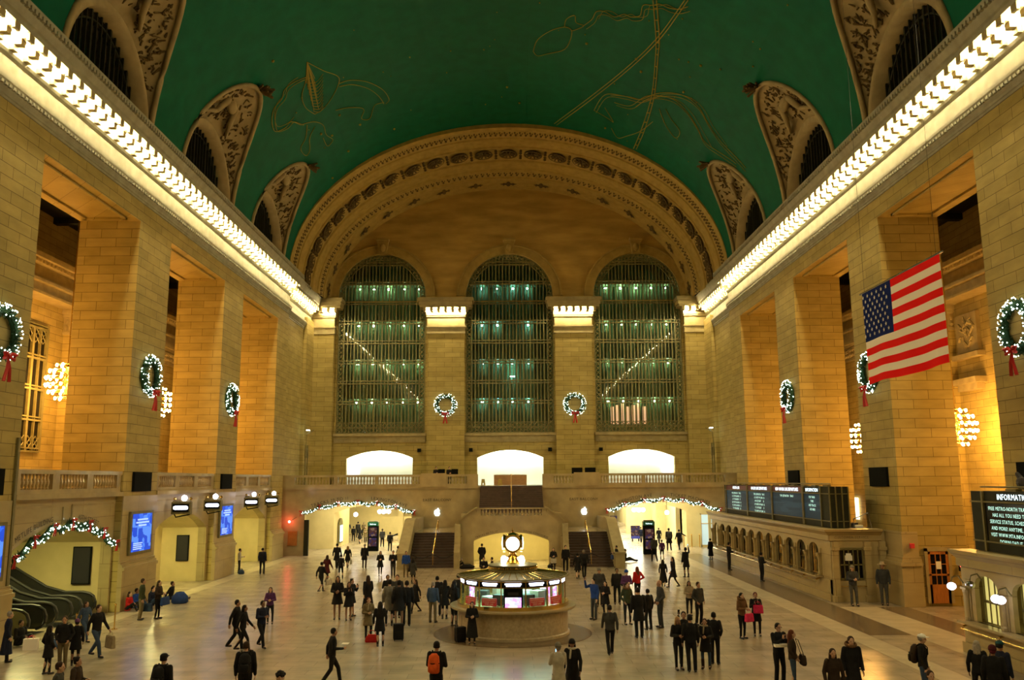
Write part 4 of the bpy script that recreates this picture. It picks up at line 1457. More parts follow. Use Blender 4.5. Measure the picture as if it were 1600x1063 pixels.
trim(mb, 'trim_stone')
for x, nm in ((-5.4, 'left'), (5.55, 'right')):
    e = empty('stair_handrail', 'slanting brass handrail in the middle of the %s stairs' % nm, 'handrail')
    MB().tube([(x, 60.9, 0.9), (x, 65.0, 3.0), (x, 65.5, 3.0)], 0.04, 8).build('rail', 'brass', e)
    for y, z in ((60.9, 0), (63, 1.1), (65.3, 2.1)):
        MB().tube([(x, y, z), (x, y, z + 0.9)], 0.03, 6).build('post', 'brass', e)
    e = empty('rope_barrier', 'dark rope hung across the foot of the %s stairs' % nm, 'rope')
    for (xa, xb) in ((x - 1.5, x), (x, x + 1.5)):
        MB().tube([(xa + (xb - xa) * i / 8, 60.75, 0.95 - 0.28 * math.sin(PI * i / 8)) for i in range(9)], 0.03, 6).build('rope', 'charcoal', e)
e = empty('stair_handrail', 'upright brass handrail in the middle of the upper stairs', 'handrail')
MB().tube([(0.08, 67.7, 4.3), (0.08, 71.8, 6.4)], 0.035, 8).build('rail', 'brass', e)
for y, z in ((67.8, 3.4), (69.8, 4.4), (71.7, 5.5)):
    MB().tube([(0.08, y, z), (0.08, y, z + 0.95)], 0.03, 6).build('post', 'brass', e)

# ------------------------------------------------------------------ ticket offices on the right
def ticket_office(y0, y1, n_win, label, lit=()):
    XF = 15.55
    e = empty('ticket_office', label, 'ticket office', (0, 0, 0))
    MB().box(XF + 0.05, 18.1, y0, y1, 0, 1.02).box(XF - 0.06, XF + 0.1, y0 + 0.1, y1, 0, 0.35).build('base', 'limestone_smooth', e)
    span = (y1 - y0 - 2.0)
    pitch = span / n_win
    holes = []
    ys_ = []
    for i in range(n_win):
        c = y0 + 1.6 + pitch * (i + 0.5)
        ys_.append(c)
        hw = min(0.70, pitch * 0.40)
        holes.append([(c - hw, 1.1), (c + hw, 1.1), (c + hw, 2.25)] + arc(c, 2.25, hw, 0.42, 0, PI, 10)[1:-1] + [(c - hw, 2.25)])
    m_ = MB()
    m_.poly([(y0, 1.0), (y1, 1.0), (y1, 2.9), (y0, 2.9)], holes, FX(XF + 0.1, 1), 0.16)
    m_.box(16.0, 18.1, y1 - 0.3, y1, 1.0, 2.9)
    m_.build('arcade', 'limestone_smooth', e)
    for i in range(n_win + 1):
        y = y0 + 1.6 + pitch * i
        q = MB()
        q.box(XF + 0.06, XF + 0.12, y - 0.16, y + 0.16, 1.02, 2.45)
        q.lathe([(0.13, 0), (0.13, 0.1), (0.10, 0.14), (0.09, 0.75), (0.10, 0.8), (0.13, 0.9), (0.15, 0.95), (0.15, 1.02)], XF + 0.04, y, 1.1, 10)
        q.box(XF - 0.1, XF + 0.1, y - 0.18, y + 0.18, 2.12, 2.2)
        q.build('pilaster', 'limestone_smooth', e)
    for i, c in enumerate(ys_):
        hw = min(0.70, pitch * 0.40)
        q = MB()
        q.box(XF + 0.46, XF + 0.5, c - hw, c + hw, 1.1, 2.7)
        wd = q.build('ticket_window', 'yellow_pane' if i in lit else 'black_gloss', e)
        g_ = MB()
        for k in range(5):
            yy = c - hw + 2 * hw * k / 4
            g_.box(XF + 0.38, XF + 0.42, yy - 0.015, yy + 0.015, 1.1, 2.66)
        g_.box(XF + 0.37, XF + 0.43, c - hw, c + hw, 1.75, 1.83)
        g_.build('grille', 'bronze', wd)
    c_ = MB()
    pr = [(0.1, 2.85), (-0.05, 2.9), (-0.05, 3.15), (-0.28, 3.35), (-0.32, 3.45), (0.5, 3.45), (0.5, 2.85)]
    rings = []
    rings.append([(XF + p, y1, z) for p, z in pr])
    rings.append([(XF + p, y0 + p, z) for p, z in pr])
    rings.append([(18.1, y0 + p, z) for p, z in pr])
    c_.loft(rings)
    c_.build('cornice', 'limestone_smooth', e)
    MB().box(XF + 0.1, 18.1, y0 + 0.2, y1, 3.36, 3.44).build('roof', 'charcoal', e)
    MB().box(XF - 0.30, XF + 0.2, y0 + 1.3, y1 - 0.2, 1.02, 1.1).build('counter', 'polished_marble', e)
    r_ = MB().tube([(XF - 0.22, y0 + 1.5, 0.82), (XF - 0.22, y1 - 0.3, 0.82)], 0.03, 6)
    r_.build('foot_rail', 'brass', e)
    for i in range(n_win + 1):
        y = y0 + 1.6 + pitch * i
        MB().tube([(XF + 0.02, y, 0.98), (XF - 0.2, y, 0.9), (XF - 0.22, y, 0.8)], 0.035, 6).build('bracket', 'brass', e)
    return e, ys_
mat('yellow_pane', (0.5, 0.5, 0.2), 0.3, emit=0.55, ecol=(1.0, 0.85, 0.25))
off1, ysa = ticket_office(43.0, 68.0, 12, 'long arcaded stone ticket office along the right wall')
off2, ysb = ticket_office(20.0, 30.8, 4, 'nearer stone ticket office cut by the right edge', lit=(2, 3))
# customer service end
q = MB()
q.box(15.6, 18.2, 43.0, 43.3, 1.0, 2.9)
q.box(15.6, 18.75, 42.95, 43.3, 0, 1.0)
for x in (15.62, 17.2, 17.95):
    q.box(x, x + 0.3, 42.82, 43.05, 0, 2.86)
    q.box(x - 0.06, x + 0.36, 42.76, 43.05, 0, 0.3)
    q.box(x - 0.05, x + 0.35, 42.78, 43.05, 2.45, 2.6)
q.box(18.1, 19.0, 43.1, 45.2, 0, 3.36)
q.build('end_wall', 'limestone_smooth', off1)
f = MB()
f.box(15.98, 17.12, 42.92, 43.0, 1.05, 1.12); f.box(15.98, 17.12, 42.92, 43.0, 2.45, 2.55)
for i in range(6):
    x = 15.98 + 1.14 * i / 5
    f.box(x - 0.025, x + 0.025, 42.92, 43.0, 1.05, 2.5)
f.box(15.98, 17.12, 42.92, 43.0, 1.72, 1.78)
fw = f.build('window_frame', 'bronze', off1)
MB().box(15.98, 17.12, 42.98, 43.0, 1.05, 2.5).build('pane', 'black_gloss', fw)
MB().box(16.25, 16.6, 42.9, 42.93, 1.95, 2.2).box(16.3, 16.55, 42.9, 42.93, 2.2, 2.3).build('lettering', 'white_wall', fw)
text_mb(MB(), 'CUSTOMER SERVICE', 0.17, FY(42.97), centre=16.65, v0=3.0).build('lettering', 'letter_dark', off1)
MB().tube([(15.9, 42.85, 0.75), (17.3, 42.85, 0.75)], 0.03, 6).build('rail', 'brass', off1)
e = empty('cash_machine', 'orange framed cash machine in the end wall of the ticket office', 'cash machine', (18.45, 42.86, 0))
MB().box(-0.3, 0.3, 0, 0.15, 0.95, 2.0).build('frame', 'door_wood', e)
MB().box(-0.2, 0.2, -0.02, 0, 1.5, 1.75).build('screen', mat('atm_screen', (0.9, 0.5, 0.2), 0.3, emit=0.8, ecol=(1, 0.6, 0.25)), e)
MB().box(-0.2, 0.2, -0.02, 0, 1.1, 1.4).build('panel', 'brass', e)
# clutter on the roof
for i, (x, y, sx, sy, h, lb) in enumerate(((17.5, 45.4, 0.8, 0.5, 0.18, 'flat dark crate lying'), (17.4, 46.6, 0.5, 0.7, 0.45, 'taller dark box standing'), (17.5, 44.2, 0.4, 0.3, 0.12, 'small pale slab lying'))):
    o = MB().box(x - sx / 2, x + sx / 2, y - sy / 2, y + sy / 2, 3.46, 3.46 + h).build('crate', 'charcoal' if i < 2 else 'white_wall')
    tag(o, lb + ' on the ticket office roof beside the board end', 'box')
o = MB().tube([(17.1, 43.6, 3.46), (17.1, 43.7, 3.9), (17.9, 43.8, 4.2), (18.0, 43.7, 3.46)], 0.03, 5).build('cable', 'steel')
tag(o, 'bent metal conduit on the ticket office roof', 'conduit')

# departure boards
def board(y0, y1, x, z0, z1, depth, label, sections, name='departure_board'):
    e = empty(name, label, 'departure board', (0, 0, 0))
    b = MB()
    b.box(x, x + depth, y0, y1, z0, z1)
    b.build('cabinet', 'dark_bronze', e)
    f = MB()
    f.box(x - 0.06, x, y0, y1, z0 + 0.30, z0 + 0.35)
    f.box(x - 0.06, x, y0, y1, z1 - 0.38, z1 - 0.33)
    f.box(x - 0.05, x + depth, y0 - 0.05, y0, z0 + 0.30, z0 + 0.34)
    f.box(x - 0.05, x + depth, y0 - 0.05, y0, z1 - 0.38, z1 - 0.34)
    for q_ in np.linspace(x, x + depth, 4):
        f.box(q_ - 0.03, q_ + 0.03, y0 - 0.05, y0, z0, z1)
    for (a, b_, *_r) in sections:
        for y in (a - 0.07, b_ + 0.07):
            f.box(x - 0.07, x, y - 0.05, y + 0.05, z0, z1)
    f.build('frame', 'bronze', e)
    tc = MB()
    for i in range(int((y1 - y0) / 1.7)):
        tc.box(x + 0.1, x + 0.3, y0 + 0.5 + 1.7 * i, y0 + 1.1 + 1.7 * i, z1, z1 + 0.08)
    tc.tube([(x + 0.2, y0 + 0.3, z1 + 0.14), (x + 0.2, y1 - 0.3, z1 + 0.14)], 0.03, 5)
    tc.build('top_fittings', 'bronze', e)
    for (a, b_, head, rows, screen, red) in sections:
        P = lambda u, v, t: (x + 0.0 + t, -u, v)
        sc_ = MB().box(x - 0.012, x, a, b_, z0 + 0.36, z1 - 0.40).build('screen', screen, e)
        if red:
            MB().box(x - 0.012, x, a, b_, z1 - 0.32, z1 - 0.03).build('header', 'sign_red_dark', e)
        hw = text_w(head, 0.26)
        fit = min(1.0, (b_ - a) * 0.9 / hw)
        t_ = MB()
        text_mb(t_, head, 0.26, P, centre=-(a + b_) / 2, v0=z1 - 0.27, sx=fit, d=0.03)
        t_.build('header_lettering', 'letter_white', e)
        t_ = MB()
        for i, rw in enumerate(rows):
            if not rw:
                continue
            size = 0.17
            sx_ = min(0.95, (b_ - a) * 0.92 / text_w(rw, size))
            c_ = -(a + b_) / 2
            text_mb(t_, rw, size, P, centre=c_, v0=z1 - 0.62 - 0.212 * i, sx=sx_, d=0.03)
        if t_.v:
            t_.build('lettering', 'letter_cyan', e)
    return e
mat('sign_red_dark', (0.12, 0.01, 0.01), 0.4)
rows_a = ['TIME  DESTINATION    TRACK', '6 25  CROTON HARMON    29', '6 47  POUGHKEEPSIE     37', '6 56  CROTON HARMON    40', '7 25  CROTON HARMON    32', '7 47  POUGHKEEPSIE     38']
rows_b = ['TIME  DESTINATION    TRACK', '6 23  NORTH W PLAINS   28', '6 48  SOUTHEAST        34', '6 54  NORTH W PLAINS   42', '7 20  SOUTHEAST        31', '7 42  NORTH W PLAINS   36']
rows_c = ['TIME  DESTINATION    TRACK']
rows_d = ['FOR TRAIN', 'TIMES', 'AND TRACKS', 'ASK HERE']
board(43.8, 65.0, 16.0, 3.46, 5.5, 0.95, 'long dark departure board on the ticket office roof, right wall', [
    (58.9, 64.3, 'HUDSON LINE', rows_a, 'board_screen', True),
    (53.4, 58.6, 'HARLEM LINE DEPARTURES', rows_b, 'board_screen', True),
    (47.8, 53.1, 'NEW HAVEN LINE DEPARTURES', rows_c, 'board_screen', True),
    (45.0, 47.5, 'INFORMATION', rows_d, 'board_screen', False)])
board(20.5, 30.35, 16.0, 3.46, 5.45, 1.1, 'dark information board with pale letters at the right edge', [
    (26.0, 29.5, 'INFORMATION', ['FREE METRO-NORTH TRAIN TIME APP', 'HAS ALL YOU NEED TO KNOW:', 'SERVICE STATUS, SCHEDULES, FARES', 'AND MORE! ANYTIME, ANYWHERE.', 'VISIT WWW.MTA.INFO FOR DETAILS', 'DOWNLOAD IT TODAY!'], 'black_gloss', False),
    (21.0, 25.6, 'DEPARTURES', rows_a, 'black_gloss', False)], 'information_board')
# eagle on the second board
e = empty('eagle_sculpture', 'small dark eagle shaped sculpture on top of the information board', 'sculpture', (16.4, 27.8, 5.53))
MB().ell((0, 0, 0.18), 0.2, 0.32, 0.18).build('body', 'charcoal', e)
MB().cap((0, 0.15, 0.3), 0.1, (-0.02, 0.3, 0.48), 0.07).cap((0, 0.32, 0.48), 0.05, (0, 0.42, 0.44), 0.02).build('head', 'charcoal', e)
MB().ell((0.12, -0.1, 0.24), 0.06, 0.34, 0.14).ell((-0.12, -0.1, 0.24), 0.06, 0.34, 0.14).build('wing', 'charcoal', e)
# globe wall lamps of the nearer office
def wall_lamp(x, y, z, n, lit, label):
    e = empty('wall_lamp', label, 'wall lamp', (x, y, z))
    MB().tube([(0.42, 0, 0.1), (0.25, 0, 0.35), (0.05, 0, 0.3), (0, 0, 0.15)], 0.025, 6).build('bracket', 'bronze', e)
    for i in range(n):
        yy = (i - (n - 1) / 2) * 0.26
        MB().ell((0, yy, 0), 0.15, 0.15, 0.13, 12, 7).build('globe', 'wall_globe' if lit else 'steel', e)
wall_lamp(15.1, 30.45, 2.22, 1, True, 'glowing globe lamp at the corner of the nearer ticket office')
wall_lamp(15.1, 27.6, 2.15, 2, True, 'pair of glowing globe lamps at the right edge')
wall_lamp(15.15, 29.3, 2.4, 1, False, 'unlit glass lamp between the glowing globes, nearer ticket office')
# desk fittings and the door, alarm, phone
e = empty('wooden_door', 'orange brown wooden door with twelve panes in the right pier recess', 'door', (19.95, 41.25, 0.15))
q = MB()
q.box(-0.48, -0.36, -0.06, 0, 0, 2.35); q.box(0.36, 0.48, -0.06, 0, 0, 2.35)
q.box(-0.48, 0.48, -0.06, 0, 0, 0.85); q.box(-0.48, 0.48, -0.06, 0, 2.22, 2.35); q.box(-0.48, 0.48, -0.06, 0, 1.25, 1.33)
for x in (-0.12, 0.12):
    q.box(x - 0.02, x + 0.02, -0.05, 0, 0.85, 2.22)
q.box(-0.4, 0.4, -0.05, 0, 1.75, 1.79)
q.build('leaf', 'door_wood', e)
MB().box(-0.36, 0.36, -0.02, -0.01, 0.85, 2.22).build('pane', 'black_gloss', e)
MB().box(-0.12, 0.12, -0.07, -0.06, 1.55, 1.9).build('notice', 'white_wall', e)
MB().box(-0.62, -0.48, -0.08, 0.0, 0, 2.5).box(0.48, 0.62, -0.08, 0.0, 0, 2.5).box(-0.62, 0.62, -0.08, 0, 2.36, 2.55).build('door_frame', 'trim_stone', e)
o = MB().box(18.66, 18.84, 41.05, 41.2, 2.66, 2.88).build('fire_alarm', 'sign_red')
tag(o, 'small red fire alarm box on the right pier', 'alarm')
e = empty('wall_phone', 'small black wall phone with a red light right of the wooden door', 'phone', (20.95, 41.2, 1.6))
MB().box(-0.07, 0.07, -0.1, 0, 0, 0.3).build('body', 'black', e)
MB().box(-0.04, 0.04, -0.11, -0.1, 0.2, 0.26).build('lamp', 'red_light', e)
# black loudspeaker panels on the piers
for s in (-1, 1):
    for k, nm in ((0, 'farthest'), (1, 'middle'), (2, 'nearest')):
        yk = O1[k + 1] + 1.95
        o = MB().box(min(s * (W - 0.13), s * (W - 0.001)), max(s * (W - 0.13), s * (W - 0.001)), yk - 1.0, yk + 1.0, 5.5, 6.45).build('loudspeaker', 'black')
        tag(o, 'black square loudspeaker on the %s %s pier' % (nm, 'left' if s < 0 else 'right'), 'loudspeaker')

# ------------------------------------------------------------------ left side fittings
for k, nm in ((1, 'middle'), (0, 'far'), (2, 'near')):
    yk = O1[k + 1] + 2.0
    e = empty('advertising_screen', 'blue lit advertising screen on the %s left pier' % nm, 'screen', (-W + 0.08, yk, 2.6))
    MB().box(0, 0.1, -1.3, 1.3, -0.12, 1.95).build('frame', 'bronze', e)
    MB().box(0.1, 0.12, -1.1, 1.1, 0.03, 1.82).build('screen', 'ad_screen', e)
    t = MB()
    Pq = lambda u, v, tt: (0.12 - tt, u, v)
    for i, sx in enumerate((1.2, 1.5, 0.9)):
        t.box(0.12, 0.13, -sx / 2, sx / 2, 1.5 - i * 0.14, 1.58 - i * 0.14)
    for i in range(4):
        t.box(0.12, 0.13, -0.95, 0.0 + 0.1 * (i % 2), 0.12 + i * 0.09, 0.17 + i * 0.09)
    t.build('lettering', 'letter_white', e).data.materials[0] = mat('ad_letters' + nm, (0.4, 0.6, 1), 0.5, emit=0.8, ecol=(0.35, 0.55, 1.0))
def gate_sign(y, label):
    e = empty('track_sign', label, 'track sign', (-W + 0.55, y, 4.15))
    MB().box(-0.52, 0.52, -0.14, 0.14, 0.08, 0.72).build('box', 'bronze', e)
    MB().box(-0.44, 0.44, -0.16, -0.14, 0.2, 0.62).build('face', 'black', e)
    MB().poly([(-0.3, 0.32), (0.3, 0.32)] + arc(0.3, 0.42, 0.1, 0.10, -PI / 2, PI / 2, 6)[1:] + arc(-0.3, 0.42, 0.1, 0.10, PI / 2, 1.5 * PI, 6)[:-1], [], lambda u, v, t: (u, -0.18 + t, v), 0.02).build('light', 'sign_light', e)
    MB().tube([(-0.5, 0, 0.3), (-0.3, 0.0, -0.08), (0.45, 0.0, 0.06)], 0.04, 6).build('bracket', 'dark_bronze', e)
    MB().ell((0.12, 0.0, 0.93), 0.16, 0.16, 0.16, 10, 6).build('globe', 'globe_light', e)
    for x in (-0.4, 0.46):
        MB().ell((x, 0.0, 0.90), 0.09, 0.09, 0.09, 8, 5).build('dark_globe', 'brass', e)
    MB().tube([(-0.5, 0.0, 0.77), (0.5, 0.0, 0.77)], 0.03, 5).build('arm', 'bronze', e)
gate_sign(47.4, 'lit track sign box, nearest of the four over the left arches')
gate_sign(52.4, 'lit track sign box right of the nearest one, middle left arch')
gate_sign(60.3, 'lit track sign box, left one over the farthest left arch')
gate_sign(65.4, 'lit track sign box, farthest of the four over the left arches')
# escalators, climbing away through the first arch
def escalator(y, label):
    e = empty('escalator', label, 'escalator', (-19.15, y, 0))
    path = [(0, 0.9), (-0.15, 0.98), (-0.6, 1.0), (-1.1, 1.0), (-2.0, 1.25), (-3.4, 2.05), (-7.4, 4.35), (-10.0, 5.85)]
    for dy in (-0.62, 0.62):
        nm = 'balustrade'
        m_ = MB()
        low = [(p[0], max(0.12, p[1] - 0.88)) for p in path]
        pts = [(0.22, 0.55)] + [(0.1, 0.85)] + path[1:]
        lo_ = [(0.22, 0.5), (0.1, 0.2)] + low[1:]
        rings = [[(a[0], dy - 0.03, a[1]), (a[0], dy + 0.03, a[1]), (b[0], dy + 0.03, b[1]), (b[0], dy - 0.03, b[1])] for a, b in zip(pts, lo_)]
        m_.loft(rings)
        b_ = m_.build('balustrade', 'steel_dark', e)
        hr = [(-0.1, 0.12), (0.12, 0.2), (0.26, 0.4), (0.28, 0.62), (0.18, 0.86), (0.0, 0.98), (-0.3, 1.04)] + [(p[0], p[1] + 0.04) for p in path[2:]]
        MB().tube([(p[0], dy, p[1]) for p in hr], 0.06, 8).build('handrail', 'rubber', b_)
    m_ = MB()
    for i in range(24):
        x = -1.1 - 0.38 * i
        z = 0.02 + max(0, i - 1) * 0.215
        m_.box(x - 0.4, x, -0.52, 0.52, z - 0.3, z)
    m_.build('steps', 'dark_bronze', e)
    sk = MB()
    for dy in (-0.72, 0.72):
        rings = [[(a, dy - 0.1, b - 0.85), (a, dy + 0.1, b - 0.85), (a, dy + 0.1, b - 1.9), (a, dy - 0.1, b - 1.9)] for a, b in path[3:]]
        sk.loft(rings)
    sk.build('skirting', 'bronze', e)
    MB().box(-1.7, 0.3, -0.55, 0.55, 0.0, 0.04).build('landing_plate', 'steel', e)
mat('steel_dark', (0.12, 0.12, 0.10), 0.2, 0.8)
escalator(39.7, 'escalator farthest to the right in the arch on the left')
escalator(37.6, 'middle escalator in the arch on the left')
escalator(35.5, 'nearest escalator in the left arch, beside the brass posts')
for i, (x, y) in enumerate(((-16.6, 34.0), (-16.7, 34.6), (-16.3, 36.6))):
    e = empty('barrier_post', ('left one of the two close brass posts before the escalators', 'right one of the two close brass posts before the escalators', 'single brass post standing before the middle escalator')[i], 'post', (x, y, 0))
    MB().lathe([(0.14, 0), (0.14, 0.03), (0.03, 0.06), (0.03, 0.95)], 0, 0, 0, 10).build('pole', 'brass', e)
    MB().ell((0, 0, 0.98), 0.05, 0.05, 0.05).build('knob', 'brass', e)
# conduit running up beside the nearest left pier
o = MB().box(-W + 0.02, -W + 0.1, 32.1, 32.25, 2.2, 7.6).build('brass_pole', 'bronze')
tag(o, 'tall slim conduit along the edge of the nearest left pier', 'pole')

# ------------------------------------------------------------------ wreaths, garlands, bows
for nm_ in ('small_light', 'letter_cyan', 'letter_white', 'warm_light', 'globe_light', 'sign_light', 'catwalk_light', 'catwalk_blue'):
    try:
        M[nm_].cycles.emission_sampling = 'NONE' if nm_ in ('small_light', 'letter_cyan', 'letter_white', 'warm_light') else 'AUTO'
    except Exception:
        pass
def octa(mb_, c, r_):
    x, y, z = c
    mb_.add([(x + r_, y, z), (x - r_, y, z), (x, y + r_, z), (x, y - r_, z), (x, y, z + r_), (x, y, z - r_)], [(0, 2, 4), (2, 1, 4), (1, 3, 4), (3, 0, 4), (2, 0, 5), (1, 2, 5), (3, 1, 5), (0, 3, 5)])
def bow(parent, c, sc_, U=Vector((1, 0, 0)), N=Vector((0, -1, 0))):
    c = Vector(c); Z = Vector((0, 0, 1))
    m_ = MB()
    for sg in (-1, 1):
        pts = [c, c + U * sg * 0.16 * sc_ + Z * 0.10 * sc_ + N * 0.05, c + U * sg * 0.30 * sc_ + Z * 0.08 * sc_ + N * 0.08, c + U * sg * 0.28 * sc_ - Z * 0.08 * sc_ + N * 0.05, c]
        m_.tube(pts, [0.03 * sc_, 0.07 * sc_, 0.09 * sc_, 0.07 * sc_, 0.03 * sc_], 6)
        m_.tube([c, c + U * sg * 0.07 * sc_ - Z * 0.4 * sc_ + N * 0.04, c + U * sg * 0.16 * sc_ - Z * 0.85 * sc_], [0.03 * sc_, 0.06 * sc_, 0.07 * sc_], 4)
    m_.ell(c + N * 0.05, 0.07 * sc_, 0.07 * sc_, 0.07 * sc_, 6, 4)
    return m_.build('bow', 'red_fabric', parent)
def wreath(x, y, z, ang, label):
    """faces local -Y; ang turns it"""
    e = empty('wreath', label, 'wreath', (x, y, z), ang, 'lit wreaths on the pillars')
    rr = random.Random(int(x * 7 + y * 3))
    m_ = MB()
    m_.tube([(0.82 * math.cos(t), 0, 0.82 * math.sin(t)) for t in np.linspace(0, 2 * PI, 33)], 0.13, 8)
    for i in range(340):
        t = rr.uniform(0, 2 * PI); a = rr.uniform(0, 2 * PI)
        c = Vector((0.82 * math.cos(t), 0, 0.82 * math.sin(t)))
        o_ = Vector((math.cos(a) * math.cos(t), math.sin(a), math.cos(a) * math.sin(t)))
        if o_.y > 0.3:
            o_.y = -o_.y
        m_.cap(c + o_ * 0.08, 0.03, c + o_ * 0.25 + Vector((-math.sin(t), 0, math.cos(t))) * rr.uniform(-0.1, 0.1), 0.008, 4)
    m_.build('foliage', 'foliage', e)
    m_ = MB()
    for i in range(125):
        t = rr.uniform(0, 2 * PI); a = rr.uniform(-2.4, 0.5)
        c = Vector((0.82 * math.cos(t), 0, 0.82 * math.sin(t)))
        o_ = Vector((math.cos(a) * math.cos(t), -abs(math.sin(a)), math.cos(a) * math.sin(t))) * 0.27
        octa(m_, c + o_, rr.choice((0.02, 0.028, 0.034)))
    l_ = m_.build('string_lights', 'small_light', e)
    l_['kind'] = 'stuff'
    bow(e, (0, -0.32, -0.86), 1.05)
for i, x in enumerate((-6.0, 6.1)):
    wreath(x, YE - 0.735, 12.95, 0, 'lit wreath on the pilaster %s of the middle window' % ('left', 'right')[i])
for s in (-1, 1):
    for k, nm in ((0, 'farthest'), (1, 'middle'), (2, 'nearest')):
        yk = O1[k + 1] + 1.95
        wreath(s * (W - 0.135), yk, 11.25, -s * PI / 2 if s < 0 else -PI / 2, 'lit wreath with red bow on the %s %s pier' % (nm, 'left' if s < 0 else 'right'))
def garland(P, u0, u1, vs, vt, label, n_bow=6, dens=17, sc_=1.0):
    """swagged garland along a low arch in the frame P(u,v,out)"""
    e = empty('garland', label, 'garland')
    rr = random.Random(len(label))
    c = (u0 + u1) / 2; hw = (u1 - u0) / 2; h = vt - vs
    rad = (hw * hw + h * h) / (2 * h); al = math.asin(hw / rad)
    def pt(q):
        a = al - 2 * al * (1 - q)
        v = vs - (rad - h) + rad * math.cos(a) - 0.22 * abs(math.sin(q * PI * n_bow)) * sc_
        return c + rad * math.sin(a), v
    N = 90
    m_ = MB()
    m_.tube([P(*pt(i / N), 0.15) for i in range(N + 1)], 0.09 * sc_, 6)
    for i in range(700):
        q = rr.random()
        u, v = pt(q)
        p = Vector(P(u, v, 0.15))
        d = Vector(P(rr.uniform(-1, 1), rr.uniform(-1, 1), rr.uniform(-0.2, 1))) - Vector(P(0, 0, 0))
        m_.cap(p, 0.03 * sc_, p + d.normalized() * 0.2 * sc_, 0.008, 4)
    m_.build('foliage', 'foliage', e)
    m_ = MB()
    for i in range(int(dens * (u1 - u0))):
        q = (i + rr.random()) / int(dens * (u1 - u0))
        u, v = pt(q)
        octa(m_, P(u + rr.uniform(-0.05, 0.05), v + rr.uniform(-0.16, 0.16) * sc_, 0.15 + rr.uniform(0.08, 0.16)), rr.choice((0.022, 0.03, 0.04)))
    l_ = m_.build('string_lights', 'small_light', e)
    l_['kind'] = 'stuff'
    U = (Vector(P(1, 0, 0)) - Vector(P(0, 0, 0))); Nn = (Vector(P(0, 0, 1)) - Vector(P(0, 0, 0)))
    for i in range(n_bow + 1):
        u, v = pt(i / n_bow)
        bow(e, P(u, v + 0.08, 0.28), 0.46 * sc_, U, Nn)
garland(lambda u, v, o_: (u, YB - o_, v), -17.1, -7.85, 3.45, 4.3, 'lit garland with red bows over the left passage arch')
garland(lambda u, v, o_: (u, YB - o_, v), 7.9, 17.2, 3.5, 4.42, 'lit garland with red bows over the right passage arch')
garland(lambda u, v, o_: (-W - 0.3 + o_, u, v), O0[2] + 0.3, O1[2] - 0.25, 3.15, 4.3, 'lit garland with red bows over the escalator arch', 6, 14, 1.1)

# ------------------------------------------------------------------ chandeliers
def chandelier(x, y, z, label):
    e = empty('chandelier', label, 'chandelier', (x, y, z), 0, 'globe chandeliers in the side aisles')
    MB().tube([(0, 0, 1.0), (0, 0, 22.3 - z)], 0.03, 6).build('rod', 'brass', e)
    MB().lathe([(0.05, -1.0), (0.18, -0.8), (0.08, -0.4), (0.2, 0), (0.08, 0.4), (0.16, 0.8), (0.05, 1.05)], 0, 0, 0, 10).build('stem', 'brass', e)
    for zz, n in ((-0.98, 6), (-0.62, 12), (-0.22, 16), (0.2, 16), (0.6, 12), (0.96, 6)):
        r_ = math.sqrt(max(0.05, 1.12 ** 2 - zz * zz))
        rg = MB().tube([(r_ * math.cos(t) * 0.92, r_ * math.sin(t) * 0.92, zz) for t in np.linspace(0, 2 * PI, 25)], 0.03, 5)
        for i in range(4):
            a = PI / 2 * i
            rg.tube([(0, 0, zz), (r_ * 0.92 * math.cos(a), r_ * 0.92 * math.sin(a), zz)], 0.015, 4)
        ro = rg.build('ring', 'brass', e)
        for i in range(n):
            a = 2 * PI * (i + 0.5) / n
            b = cb.copy() if cb_used[0] else cb
            if cb_used[0]:
                col.objects.link(b)
            cb_used[0] = True
            b.parent = ro
            b.location = (r_ * math.cos(a), r_ * math.sin(a), zz - 0.06)
cb = MB().ell((0, 0, 0), 0.085, 0.085, 0.10, 6, 4).build('bulb', 'chandelier_bulb', None, True)
cb_used = [False]
for s in (-1, 1):
    for k, nm in ((1, 'nearer'), (0, 'farther'), (2, 'nearest, outside the frame')):
        chandelier(s * 25.8, BAYC[k], 11.8 if s < 0 else 8.85, '%s globe chandelier glowing in the %s aisle' % (nm, 'left' if s < 0 else 'right'))

